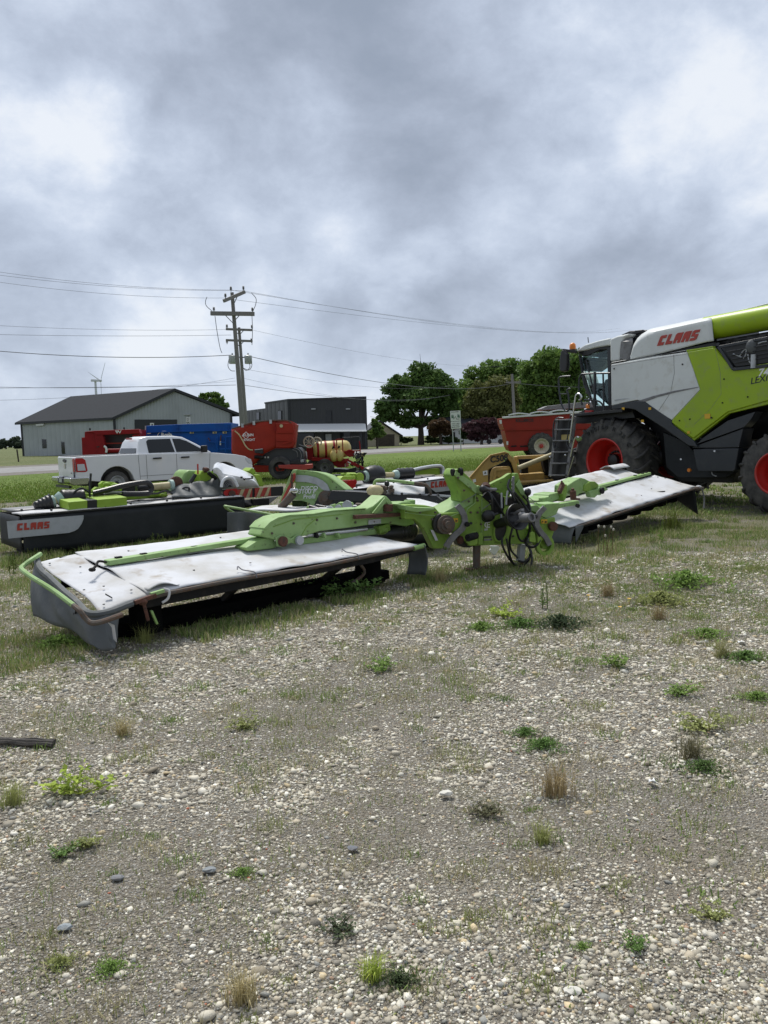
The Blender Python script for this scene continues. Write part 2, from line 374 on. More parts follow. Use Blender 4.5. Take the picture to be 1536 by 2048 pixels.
def yardmat(N,L,p):
    tc=N.new('ShaderNodeTexCoord').outputs['Object']
    def vor(scale,rnd=1):
        v=N.new('ShaderNodeTexVoronoi'); v.inputs['Scale'].default_value=scale; v.inputs['Randomness'].default_value=rnd
        w=N.new('ShaderNodeVectorMath'); w.operation='ADD'; L.new(tc,w.inputs[0]); w.inputs[1].default_value=(scale,scale,0); L.new(w.outputs[0],v.inputs['Vector']); return v
    cols=[]
    hs=[]
    for sc_ in (58,120):
        v=vor(sc_); cr=N.new('ShaderNodeValToRGB'); e=cr.color_ramp; e.interpolation='LINEAR'
        e.elements[0].position=0; e.elements[0].color=(.13,.115,.095,1); e.elements[1].position=1; e.elements[1].color=(.60,.585,.54,1)
        for q,c in ((.2,(.21,.185,.15,1)),(.45,(.30,.275,.235,1)),(.62,(.24,.24,.235,1)),(.8,(.44,.42,.37,1))): x=e.elements.new(q); x.color=c
        sp=N.new('ShaderNodeSeparateColor'); L.new(v.outputs['Color'],sp.inputs[0]); L.new(sp.outputs[0],cr.inputs[0])
        edge=mr(N,L,v.outputs['Distance'],.30,.62)
        cols.append(mixc(N,L,edge,cr.outputs[0],(.205,.182,.142)))
        hs.append(v.outputs['Distance'])
    big=mr(N,L,nz(N,L,tc,1.1,6),.42,.56)
    c=mixc(N,L,big,cols[0],cols[1])
    soil=mr(N,L,nz(N,L,tc,.55,7,.65),.50,.66)
    vd=N.new('ShaderNodeVectorMath'); vd.operation='DISTANCE'; L.new(tc,vd.inputs[0]); vd.inputs[1].default_value=tuple(SOILP)
    wob=N.new('ShaderNodeMath'); wob.operation='MULTIPLY_ADD'; L.new(nz(N,L,tc,2.2,6),wob.inputs[0]); wob.inputs[1].default_value=1.2; L.new(vd.outputs['Value'],wob.inputs[2])
    sp2=mr(N,L,wob.outputs[0],.75,1.25,1,0); mxx=N.new('ShaderNodeMath'); mxx.operation='MAXIMUM'; L.new(soil,mxx.inputs[0]); L.new(sp2,mxx.inputs[1]); soil=mxx.outputs[0]
    soilf=N.new('ShaderNodeMath'); soilf.operation='MULTIPLY'; L.new(soil,soilf.inputs[0]); soilf.inputs[1].default_value=.55
    c=mixc(N,L,soilf.outputs[0],c,(.225,.195,.15))
    sx=N.new('ShaderNodeSeparateXYZ'); L.new(tc,sx.inputs[0])
    far=mr(N,L,sx.outputs[1],5.0,13,-.03,.11)
    g=N.new('ShaderNodeMath'); g.operation='ADD'; L.new(nz(N,L,tc,.8,7,.7),g.inputs[0]); L.new(far,g.inputs[1])
    moss=mr(N,L,g.outputs[0],.52,.66,0,.7)
    c=mixc(N,L,moss,c,(.175,.175,.09))
    L.new(c,p.inputs['Base Color'])
    m1=N.new('ShaderNodeMath'); m1.operation='MULTIPLY_ADD'; L.new(hs[0],m1.inputs[0]); m1.inputs[1].default_value=-1; L.new(nz(N,L,tc,90,3),m1.inputs[2])
    m2=N.new('ShaderNodeMath'); m2.operation='MULTIPLY_ADD'; L.new(hs[1],m2.inputs[0]); m2.inputs[1].default_value=-.6; L.new(m1.outputs[0],m2.inputs[2])
    b=N.new('ShaderNodeBump'); b.inputs['Strength'].default_value=.9; b.inputs['Distance'].default_value=.02; L.new(m2.outputs[0],b.inputs['Height']); L.new(b.outputs[0],p.inputs['Normal'])
def lawnmat(a,b_,c_):
    def f(N,L,p):
        tc=N.new('ShaderNodeTexCoord').outputs['Object']
        n1=mr(N,L,nz(N,L,tc,.12,6,.6),.40,.62); n2=mr(N,L,nz(N,L,tc,2.2,8,.75),.42,.6); n3=mr(N,L,nz(N,L,tc,.9,8,.7),.54,.72)
        c=mixc(N,L,n1,a,b_); c=mixc(N,L,n2,c,tuple(x*.68 for x in a)); 
        h=N.new('ShaderNodeMath'); h.operation='MULTIPLY'; L.new(n3,h.inputs[0]); h.inputs[1].default_value=.5
        c=mixc(N,L,h.outputs[0],c,c_); L.new(c,p.inputs['Base Color'])
        b=N.new('ShaderNodeBump'); b.inputs['Strength'].default_value=.8; b.inputs['Distance'].default_value=.12; L.new(nz(N,L,tc,5,8,.8),b.inputs['Height']); L.new(b.outputs[0],p.inputs['Normal'])
    return f
def roadmat(col):
    def f(N,L,p):
        tc=N.new('ShaderNodeTexCoord').outputs['Object']; n=mr(N,L,nz(N,L,tc,1.2,8,.7),.35,.65)
        L.new(mixc(N,L,n,col,tuple(x*.72 for x in col)),p.inputs['Base Color'])
    return f
yard=gmat('gravel yard',yardmat); lawn=gmat('lawn grass',lawnmat((.12,.185,.028),(.15,.215,.038),(.22,.24,.09)))
field=gmat('field grass',lawnmat((.12,.145,.05),(.16,.17,.07),(.20,.19,.10))); rd=gmat('road concrete',roadmat((.30,.295,.29))); sh=gmat('road shoulder',roadmat((.19,.175,.155)))
BO=(0,0,0)
# ground to the horizon, slightly below the yard
MB().add([(-4000,-60,-.05),(4000,-60,-.05),(4000,4500,-.05),(-4000,4500,-.05)],[(0,1,2,3)]).build('field',field,kind='structure',sm=0)
def terr(x,y): return (vnoise(x+40,y+40,.55,3,3)-.5)*.05
def yard_z(x,y): return terr(x,y)*np.clip((16-np.abs(y-4))/6,0,1)
# lawn: strip between yard edge and road
LD=Vector((.78,.63)).normalized(); LN=Vector((-LD.y,LD.x)); L0=Vector((-11.7,23.5))
RD=Vector((.57,.82)).normalized(); RN=Vector((-RD.y,RD.x)); R0=Vector((-24.5,49))
def pt(o,d,s,n,k,z): q=o+d*s+n*k; return (q.x,q.y,z)
rough=[(s,random.uniform(-.5,.5)) for s in range(-40,120,1)]
lp=[pt(L0,LD,s,LN,k,-.012) for s,k in rough]
lp+=[pt(R0,RD,s,RN,-3.0,-.012) for s in (260,120,0,-60)]
MB().add(lp,[tuple(range(len(lp)))]).build('lawn',lawn,kind='structure',sm=0)
MB().add([pt(R0,RD,-80,RN,-4,-.008),pt(R0,RD,600,RN,-4,-.008),pt(R0,RD,600,RN,17,-.008),pt(R0,RD,-80,RN,17,-.008)],[(0,1,2,3)]).build('road_shoulder',sh,kind='structure',sm=0)
MB().add([pt(R0,RD,-80,RN,.5,-.003),pt(R0,RD,600,RN,.5,-.003),pt(R0,RD,600,RN,12,-.003),pt(R0,RD,-80,RN,12,-.003)],[(0,1,2,3)]).build('road',rd,kind='structure',sm=0)
# yard sheet with gentle unevenness
xs=np.concatenate([np.linspace(-120,-16,14)[:-1],np.linspace(-16,20,150),np.linspace(20,160,12)[1:]]); ys=np.concatenate([[-40,-8],np.linspace(-2,26,130),np.linspace(28,60,4)])
X,Y=np.meshgrid(xs,ys); Z=yard_z(X,Y)
def yclip(x,y):   # keep the sheet on this side of the lawn edge: push rows back along the edge normal
    d=(x-L0.x)*LN.x+(y-L0.y)*LN.y; lim=.15; 
    k=np.maximum(d-lim,0); return x-LN.x*k,y-LN.y*k
X2,Y2=yclip(X,Y); nx=len(xs); ny=len(ys)
mb=MB(); mb.v=list(zip(X2.ravel(),Y2.ravel(),Z.ravel())); mb.f=[(j*nx+i,j*nx+i+1,(j+1)*nx+i+1,(j+1)*nx+i) for j in range(ny-1) for i in range(nx-1)]
mb.build('gravel_ground',yard,kind='structure')
def from_np(name,V,Fc,col,mt,label,nper,smooth=False):
    me=bpy.data.meshes.new(name); nf=len(Fc); k=Fc.shape[1]
    me.vertices.add(len(V)); me.vertices.foreach_set('co',V.astype(np.float32).ravel()); me.loops.add(nf*k); me.loops.foreach_set('vertex_index',Fc.astype(np.int32).ravel())
    me.polygons.add(nf); me.polygons.foreach_set('loop_start',np.arange(0,nf*k,k,dtype=np.int32)); me.polygons.foreach_set('loop_total',np.full(nf,k,dtype=np.int32))
    if smooth: me.polygons.foreach_set('use_smooth',np.ones(nf,dtype=bool))
    me.update(); a=me.attributes.new('col','FLOAT_COLOR','POINT'); c=np.ones((len(V),4),np.float32); c[:,:3]=np.repeat(col,nper,0); a.data.foreach_set('color',c.ravel())
    me.materials.append(mt); o=bpy.data.objects.new(name,me); sc.collection.objects.link(o); o['label']=label; o['kind']='stuff'; return o
def pebbles():
    bm=bmesh.new(); bmesh.ops.create_icosphere(bm,subdivisions=1,radius=1); iv=np.array([v.co[:] for v in bm.verts]); fi=np.array([[v.index for v in f.verts] for f in bm.faces]); bm.free()
    P=[]
    for y0,y1,dens,rm in ((1.9,3.4,9000,.0046),(3.4,5,6200,.0055),(5,7.2,3600,.0068),(7.2,10.5,1400,.0088)):
        a=(y1-y0)*((y0+y1)*.56+.8); n=int(a*dens); y=rng.uniform(y0,y1,n); x=(rng.random(n)*2-1)*(.56*y+.4)
        r=rm*np.exp(rng.normal(0,.48,n)); P.append(np.stack([x,y,r],1))
    P=np.concatenate(P); m=vnoise(P[:,0]+50,P[:,1]+50,.9,11,4); m2=vnoise(P[:,0]+9,P[:,1]+30,2.6,5,3)
    keep=(rng.random(len(P))<np.clip(1.25-np.clip((m-.52)*7,0,1)*.62-np.clip((m2-.57)*6,0,.45)-.6*np.exp(-(((P[:,0]-SOILP.x)/.45)**2+((P[:,1]-SOILP.y)/.42)**2)),.12,1)); P=P[keep]
    fine=(m[keep]>.55)&(rng.random(len(P))<.75); P[fine,2]*=.62
    big=rng.random(len(P))<.005; P[big,2]*=2.0; P[:,2]=np.minimum(P[:,2],.030); n=len(P)
    J=1+rng.normal(0,.17,(n,12,3)); sx=rng.uniform(.8,1.35,n); sz=rng.uniform(.35,.7,n); th=rng.random(n)*6.283
    V=iv[None]*J; V[:,:,0]*=sx[:,None]; V[:,:,2]*=sz[:,None]
    tl=rng.normal(0,.35,n); c,s=np.cos(tl)[:,None],np.sin(tl)[:,None]; x_,z_=V[:,:,0]*c-V[:,:,2]*s,V[:,:,0]*s+V[:,:,2]*c; V[:,:,0],V[:,:,2]=x_,z_
    c,s=np.cos(th)[:,None],np.sin(th)[:,None]; x_,y_=V[:,:,0]*c-V[:,:,1]*s,V[:,:,0]*s+V[:,:,1]*c; V[:,:,0],V[:,:,1]=x_,y_
    V*=P[:,2][:,None,None]; V[:,:,0]+=P[:,0][:,None]; V[:,:,1]+=P[:,1][:,None]; V[:,:,2]+=(yard_z(P[:,0],P[:,1])+P[:,2]*rng.uniform(-.15,.25,n))[:,None]
    pal=np.array([(.36,.335,.29),(.45,.43,.385),(.56,.545,.51),(.25,.235,.21),(.21,.215,.215),(.32,.285,.235),(.34,.24,.18),(.42,.35,.24),(.11,.12,.14),(.30,.10,.06),(.66,.65,.62)])
    w=np.array([24,24,13,14,6,12,2.5,4,2,.22,5]); k=rng.choice(len(pal),n,p=w/w.sum()); k[(P[:,2]>.009)&np.isin(k,(6,8,9))]=0; col=pal[k]*rng.uniform(.85,1.35,(n,1))*np.array([1.16,1.13,1.03])
    Fc=(fi[None]+(np.arange(n)*12)[:,None,None]).reshape(-1,3)
    from_np('loose_pebbles',V.reshape(-1,3),Fc,col,MT['pebble'],'loose cream and grey pebbles strewn over the near yard',12,smooth=False)
pebbles()
def blades(name,P,h,wd,col,label,lean=.5,flat=1.):
    n=len(P); th=rng.random(n)*6.283; ln_=rng.random(n)*lean; ph=rng.random(n)*6.283
    dx,dy=np.cos(th)*wd/2,np.sin(th)*wd/2; tx,ty=np.cos(ph)*ln_*h,np.sin(ph)*ln_*h; z=yard_z(P[:,0],P[:,1])-.004
    V=np.zeros((n,5,3)); V[:,0]=np.stack([P[:,0]-dx,P[:,1]-dy,z],1); V[:,1]=np.stack([P[:,0]+dx,P[:,1]+dy,z],1)
    V[:,2]=np.stack([P[:,0]+dx*.8+tx*.4,P[:,1]+dy*.8+ty*.4,z+h*.6*flat],1); V[:,3]=np.stack([P[:,0]-dx*.8+tx*.4,P[:,1]-dy*.8+ty*.4,z+h*.6*flat],1); V[:,4]=np.stack([P[:,0]+tx,P[:,1]+ty,z+h*flat*np.sqrt(1-ln_**2*.8)],1)
    f=np.array([[0,1,2],[0,2,3],[3,2,4]]); Fc=(f[None]+(np.arange(n)*5)[:,None,None]).reshape(-1,3)
    from_np(name,V.reshape(-1,3),Fc,col,MT['tuft'],label,5)
def scatter_grass():
    pal=np.array([(.40,.36,.20),(.30,.33,.12),(.22,.31,.085),(.50,.45,.28),(.16,.25,.065)])
    def lay(n,y0,y1,thr,seed,h0,h1,wd,cw,sc_=.9):
        y=np.sqrt(rng.uniform(y0**2,y1**2,n)); x=(rng.random(n)*2-1)*(.56*y+.5); m=vnoise(x+50,y+50,sc_,seed,5)*.7+vnoise(x,y+7,6,seed+1,2)*.3
        k=m+rng.normal(0,.02,n)>thr; x,y,m=x[k],y[k],m[k]; h=rng.uniform(h0,h1,len(x))*(1+np.clip((m-thr)*6,0,1.2)); c=pal[rng.choice(5,len(x),p=cw)]*rng.uniform(.7,1.25,(len(x),1))
        return np.stack([x,y],1),h,np.full(len(x),wd)*(1+y/14),c
    A=[lay(110000,1.9,10,.54,91,.006,.020,.0022,(.34,.34,.14,.12,.06),2.6),lay(90000,6.5,17,.555,57,.008,.026,.004,(.34,.32,.18,.10,.06),1.7),lay(70000,1.9,9,.58,11,.010,.035,.0028,(.30,.30,.20,.12,.08)),
       lay(120000,8.5,17,.585,23,.015,.05,.006,(.22,.30,.28,.08,.12)),
       lay(60000,15,24,.52,31,.03,.08,.012,(.10,.28,.40,.04,.18)),
       lay(26000,1.9,8,.60,77,.008,.02,.006,(.05,.25,.40,.0,.30),2.2)]
    P=np.concatenate([a[0] for a in A]); h=np.concatenate([a[1] for a in A]); w=np.concatenate([a[2] for a in A]); c=np.concatenate([a[3] for a in A])
    blades('sparse_grass',P,h,w,c,'short dry and green grass growing thinly through the gravel',1.1)
    # many small tufts, each a knot of blades of one tint
    P=[];H=[];Cc=[]; nc=1500; cy=np.sqrt(rng.uniform(2.0**2,13**2,nc)); cx=(rng.random(nc)*2-1)*(.56*cy+.3)+.0; tint=pal[rng.choice(5,nc,p=(.26,.34,.24,.10,.06))]
    for x_,y_,t_ in zip(cx,cy,tint):
        k=int(rng.uniform(18,80)); S=rng.uniform(.015,.065)*(1+y_/12); P.append(np.stack([x_+rng.normal(0,S*.8,k),y_+rng.normal(0,S*.6,k)],1)); H.append(S*rng.uniform(.3,1.0,k)); Cc.append(t_*rng.uniform(.7,1.25,(k,1)))
    P=np.concatenate(P); blades('tiny_tufts',P,np.concatenate(H),.0026*(1+P[:,1]/9),np.concatenate(Cc),'countless tiny olive and straw coloured tufts dotted over the gravel',1.0)
    n=9000; y=np.sqrt(rng.uniform(1.9**2,100,n)); x=(rng.random(n)*2-1)*(.56*y+.4)
    blades('straw_litter',np.stack([x,y],1),rng.uniform(.02,.09,n),np.full(n,.0022)*(1+y/8),np.array([(.42,.36,.24),(.28,.22,.15),(.12,.09,.07)])[rng.choice(3,n)],'thin dry stems and straw scattered flat on the gravel',1.2,.12)
    # shaggy growth below and round the parked mowers
    P=[];H=[]
    def strip(x0,y0,x1,y1,wd,n,h0,h1):
        t=rng.random(n); o=rng.normal(0,wd/2,n); dx,dy=x1-x0,y1-y0; l=math.hypot(dx,dy); pass
        xx,yy=x0+dx*t-dy/l*o,y0+dy*t+dx/l*o; cl=vnoise(xx+30,yy+30,2.4,41,4)+rng.normal(0,.05,n)>.50; P.append(np.stack([xx,yy],1)[cl]); H.append((rng.uniform(h0,h1,n)*.62)[cl])
    strip(-4.6,7.2,-2.6,5.9,.8,9000,.04,.13); strip(-1.8,6.6,.6,8.9,.5,9000,.05,.16); strip(.2,8.7,1.9,9.4,.7,9000,.05,.15); strip(2.2,9.8,5.6,13.2,1.0,14000,.05,.2)
    strip(-5.9,11.0,-2.2,13.0,.6,12000,.08,.3); strip(-5.5,8.5,-3.9,9.8,1.0,7000,.05,.16); strip(5,15,8.5,12.5,1.6,12000,.05,.16); strip(4.5,13.5,7.5,10.5,1.8,12000,.03,.1)
    strip(2.6,9.2,5.5,7.6,1.5,26000,.015,.06); strip(1.2,8.6,3.6,7.0,.9,12000,.01,.045); strip(3.2,6.4,4.2,4.6,.9,9000,.01,.04); strip(-3.6,5.6,-1.6,4.4,.6,5000,.01,.035); strip(4.5,12,8,9,2.2,12000,.02,.09)
    P=np.concatenate(P); h=np.concatenate(H); c=pal[rng.choice(5,len(P),p=(.16,.24,.32,.10,.18))]*rng.uniform(.7,1.25,(len(P),1))
    blades('rough_grass',P,h,np.full(len(P),.007),c,'longer rough grass standing under and around the parked mowers',.7)
    # lawn tufts near its edge
    n=90000; s=rng.uniform(-12,45,n); k=np.abs(rng.normal(0,7,n))-.6; x=L0.x+LD.x*s+LN.x*k; y=L0.y+LD.y*s+LN.y*k
    c=np.array([(.15,.23,.035),(.19,.26,.05),(.11,.18,.03),(.28,.28,.11)])[rng.choice(4,n,p=(.4,.3,.2,.1))]*rng.uniform(.8,1.2,(n,1))
    blades('lawn_blades',np.stack([x,y],1),rng.uniform(.03,.10,n),np.full(n,.025),c,'uneven blades along the near edge of the mown lawn',.8)
scatter_grass()
# ---------------- foliage ----------------
def leaf_cloud(mb,c,rx,ry,rz,n,size,r,shell=.55):
    d=r.normal(size=(n,3)); d/=np.linalg.norm(d,axis=1)[:,None]; k=(shell+(1-shell)*r.random(n)**.7)[:,None]; p=d*k*np.array([rx,ry,rz])+np.array(c)
    a=r.normal(size=(n,3)); a/=np.linalg.norm(a,axis=1)[:,None]; b=np.cross(a,r.normal(size=(n,3))); b/=np.linalg.norm(b,axis=1)[:,None]
    s=(size*r.uniform(.6,1.3,n))[:,None]; q=np.stack([p-a*s-b*s*.45,p+a*s*.2-b*s*.7,p+a*s+b*s*.1,p-a*s*.1+b*s*.6],1).reshape(-1,3)
    o=len(mb.v); mb.v+=list(map(tuple,q)); mb.f+=[(o+4*i,o+4*i+1,o+4*i+2,o+4*i+3) for i in range(n)]
def tree(name,x,y,lobes,leaf,label,cat='tree',group=None,trunk=(0.3,3),size=.35,n=7000,seed=1,base=0,limbs=True,split=.5):
    r=np.random.default_rng(seed); t=thing(name,(x,y,base),label,cat,group)
    tb=MB(); th=trunk[1]; tr=trunk[0]; top=max(l[2]+l[5]*.3 for l in lobes)
    tb.tube([(x,y,base-.2),(x+.1*tr,y,base+th*.5),(x,y+.1,base+th),(x+.2,y,base+(th+top)*.5)],[tr*1.25,tr,tr*.85,tr*.4],8)
    if limbs:
        for l in lobes:
            lx,ly,lz=x+l[0],y+l[1],base+l[2]; mid=Vector(((x+lx)/2+r.normal()*.3,(y+ly)/2,(base+th+lz)/2-.2)); tb.tube([(x,y,base+th*.8),mid,(lx,ly,lz)],[tr*.55,tr*.34,tr*.1],6)
            for k in range(3):
                q=Vector((lx+r.normal()*l[3]*.6,ly+r.normal()*l[4]*.6,lz+r.normal()*l[5]*.5)); tb.tube([mid,(mid+q)/2+Vector((0,0,.2)),q],[tr*.2,tr*.12,tr*.04],5,cap=False)
    tb.build('trunk',MT['bark'],t)
    cb=MB(); vol=[l[3]*l[4]*l[5] for l in lobes]; tv=sum(v**.67 for v in vol)
    for l,v in zip(lobes,vol):
        m=int(n*v**.67/tv); sub=max(6,int(m/70))
        for k in range(sub):   # clumps through the lobe, denser to its outside, so gaps stay between them
            d=r.normal(size=3); d/=np.linalg.norm(d); q=(.2+.75*r.random()**.6); f=.34+.16*r.random()
            leaf_cloud(cb,(x+l[0]+d[0]*q*l[3],y+l[1]+d[1]*q*l[4],base+l[2]+d[2]*q*l[5]),l[3]*f,l[4]*f,l[5]*f*.8,m//sub,size,r,.35)
    cb.build('crown',MT[leaf],t,sm=0); return t
def lobes_for(pxs,Y,scale_y=.8):
    "lobes given as (px,py,rx px,rz px) seen at distance Y -> local metres"
    out=[]
    for px,py,rx,rz in pxs:
        p=Dy(px,py,Y); k=Y/F; out.append((p.x,p.y,p.z,rx*k,rx*k*scale_y,rz*k))
    return out
def tree_px(name,bx,Y,pxs,leaf,label,**k):
    b=Dy(bx,800,Y); L=[(a-b.x+0,random.uniform(-1,1)*c*.4,z,c,d,e) for a,_,z,c,d,e in lobes_for(pxs,Y)]
    return tree(name,b.x,Y,L,leaf,label,**k)
tree_px('broadleaf_tree',840,150,[(845,752,32,26),(800,778,34,24),(880,775,34,26),(775,815,28,24),(835,800,42,24),(890,812,28,22),(760,838,16,14),(905,795,18,20),(815,840,28,14),(868,762,22,20),(792,760,14,12),(870,842,24,12)],'leaf deep','large dark green tree with forked trunk just right of the dark metal building',trunk=(.55,4),n=30000,size=.34,seed=3)
tree_px('broadleaf_tree',1000,190,[(960,768,36,32),(925,800,24,34),(1000,748,40,30),(1040,752,34,34),(940,800,30,40),(985,800,44,36),(1030,810,40,34),(930,840,24,24)],'leaf green','broad green tree behind the olive tree left of the far utility pole',trunk=(.5,4),n=24000,size=.45,seed=4)
tree_px('broadleaf_tree',1095,165,[(1100,728,40,28),(1150,740,34,40),(1070,760,36,40),(1120,765,44,40),(1090,810,56,34),(1150,800,40,50),(1060,815,24,34),(1130,715,22,14)],'leaf green','tallest bright green tree behind the harvester cab',trunk=(.5,4),n=30000,size=.38,seed=5)
tree_px('spreading_tree',985,150,[(960,795,30,32),(1000,785,34,32),(985,820,40,24),(940,822,18,24),(1025,812,16,26)],'leaf olive','olive green spreading tree above the dark purple tree',trunk=(.4,3),n=20000,size=.32,seed=6)
tree_px('purple_tree',962,125,[(945,858,22,14),(970,850,24,15),(990,862,20,14),(955,872,20,9),(985,845,14,8)],'leaf purple','low dark purple leaved tree with several stems right of the road sign',cat='tree',trunk=(.22,1.6),n=8000,size=.24,seed=7)
tree_px('brown_tree',880,140,[(872,855,18,13),(892,858,16,12),(880,845,16,8),(868,870,12,6)],'leaf brown','low reddish brown tree left of the road sign',trunk=(.25,1.8),n=6500,size=.26,seed=8)
tree_px('small_tree',752,112,[(752,858,13,13),(745,870,12,9),(760,868,11,9),(752,845,8,8)],'leaf green','small feathery green tree at the right corner of the dark metal building',trunk=(.14,1.6),n=4500,size=.2,seed=9)
tree_px('broadleaf_tree',425,165,[(410,798,14,11),(428,795,18,12),(440,812,16,16),(447,828,14,12),(420,815,20,18)],'leaf green','round green tree showing above the barn roof beside the utility pole',trunk=(.4,3),n=4200,size=.36,seed=10)
for i,(px,py,rx,rz,lab) in enumerate(((5,889,14,8,'rounded dark tree at the far left edge of the horizon'),(27,884,13,10,'tall loose tree second from the left on the far horizon'),(37,890,9,6,'low dark tree close against the tall loose one on the horizon'),(50,888,9,8,'pale thin tree on the horizon next to the barn corner'))):
    tree_px('distant_tree',px,520,[(px,py,rx*.9,rz),(px-rx*.4,py+3,rx*.6,rz*.6)],'leaf grey',lab,trunk=(.5,2),n=900,size=1.1,seed=20+i,group='trees on the far horizon')
for i,(px,Y,w,lab) in enumerate(((860,146,20,'clipped dark shrub under the large tree'),(895,140,26,'long dark hedge below the brown tree'),(925,128,11,'upright bushy shrub between the sign and the purple tree'),(800,150,26,'dark hedge running right of the tan garage'))):
    tree_px('shrub',px,Y,[(px,880 if w>12 else 868,w*.7,7 if w>12 else 13),(px+w*.6,881 if w>12 else 872,w*.6,6 if w>12 else 9)],'hedge green',lab,cat='shrub',trunk=(.08,.5),n=1500,size=.2,seed=30+i,limbs=False)
# ---------------- buildings ----------------
def barn():
    a=Vector((-40.7,118,0)); ld=Vector((-19.6,12,0)).normalized(); gw=Vector((460-768,0,0))*0
    gr=Dy(462,829,116.5); g=Vector((gr.x,116.5,0)); gd=(g-a); W_=gd.length; gd.normalize(); Ln=23.; H=5.75; R=9.45; b=a+ld*Ln
    t=thing('metal_barn',(a+g)/2+ld*8,'pale grey ribbed metal barn with dark shingle gable roof','barn')
    up=Vector((0,0,1))
    # walls as slabs
    w=MB(); w.beam(a+up*(H/2),b+up*(H/2),.2,H); 
    mid=(a+g)/2
    n=gd.cross(up)
    w.prism([a,g,g+up*H,mid+up*R,a+up*H],-n*.2 if n.y<0 else n*.2)
    c=g+ld*Ln; w.beam(g+up*(H/2),c+up*(H/2),.2,H); w.prism([b,c,c+up*H,(b+c)/2+up*R,b+up*H],ld*.2)
    w.build('wall',MT['barn siding'],t,sm=0)
    r=MB(); ov=.9
    for e in (a,g):
        out=(e-mid).normalized(); lo=e+out*ov+up*(H-ov*(R-H)/(W_/2)+.12); hi=mid+up*(R+.12)
        A,B,C,D=lo-ld*ov,hi-ld*ov,hi+ld*(Ln+.5),lo+ld*(Ln+.5); r.prism([A,B,C,D],up*.16)
    r.build('roof',MT['shingle roof'],t,sm=0)
    tr=MB()
    for e in (a,g):
        out=(e-mid).normalized(); lo=e+out*ov+up*(H-ov*(R-H)/(W_/2)+.05); hi=mid+up*(R+.05); tr.beam(lo-ld*(ov+.03),hi-ld*(ov+.03),.08,.34)
        tr.beam(lo-ld*ov+out*.05,lo+ld*(Ln+.5)+out*.05,.08,.3)
    for q in (a,b,g): tr.box(q-ld*.12*(0 if q is b else 1)+Vector((-.06,-.1,H/2)),.16,.1,H/2)
    tr.build('trim',MT['dark trim'],t,sm=0)
    def P(px,py): # on gable plane
        pl=Plane(a.x,a.y,gd.x,gd.y); return pl.P(px,py,.06)
    d=MB(); d.prism([P(269,839),P(354,839),P(354,915),P(269,915)],Vector((0,.1,0))); d.build('door',MT['dark trim'],t,sm=0)
    pl=Plane(a.x,a.y,ld.x,ld.y)
    for q in ([(83,878),(93,878),(94,897),(84.5,897)],[(121.5,883),(129,883),(131,909),(123.5,909)]):
        wd=plate('window',[pl.P(x,y,.10) for x,y in q],pl.n*-.08,MT['white siding'],t,bevel=0,sm=0)
        cx=sum(x for x,_ in q)/4; cy=sum(y for _,y in q)/4
        plate('pane',[pl.P(cx+(x-cx)*.82,cy+(y-cy)*.9,.13) for x,y in q],pl.n*-.02,MT['window glass'],wd,bevel=0,sm=0)
    l=MB(); l.beam(pl.P(73,850,.25),pl.P(88,849,.25),.25,.3); l.build('wall_light',MT['white siding'],t)
    l=MB(); p0=P(375,833); l.beam(p0-gd*.5+up*.3-n*0,p0+gd*.5+up*.3,.3,.15); l.build('wall_light',MT['light grey metal'],t)
    return t
barn()
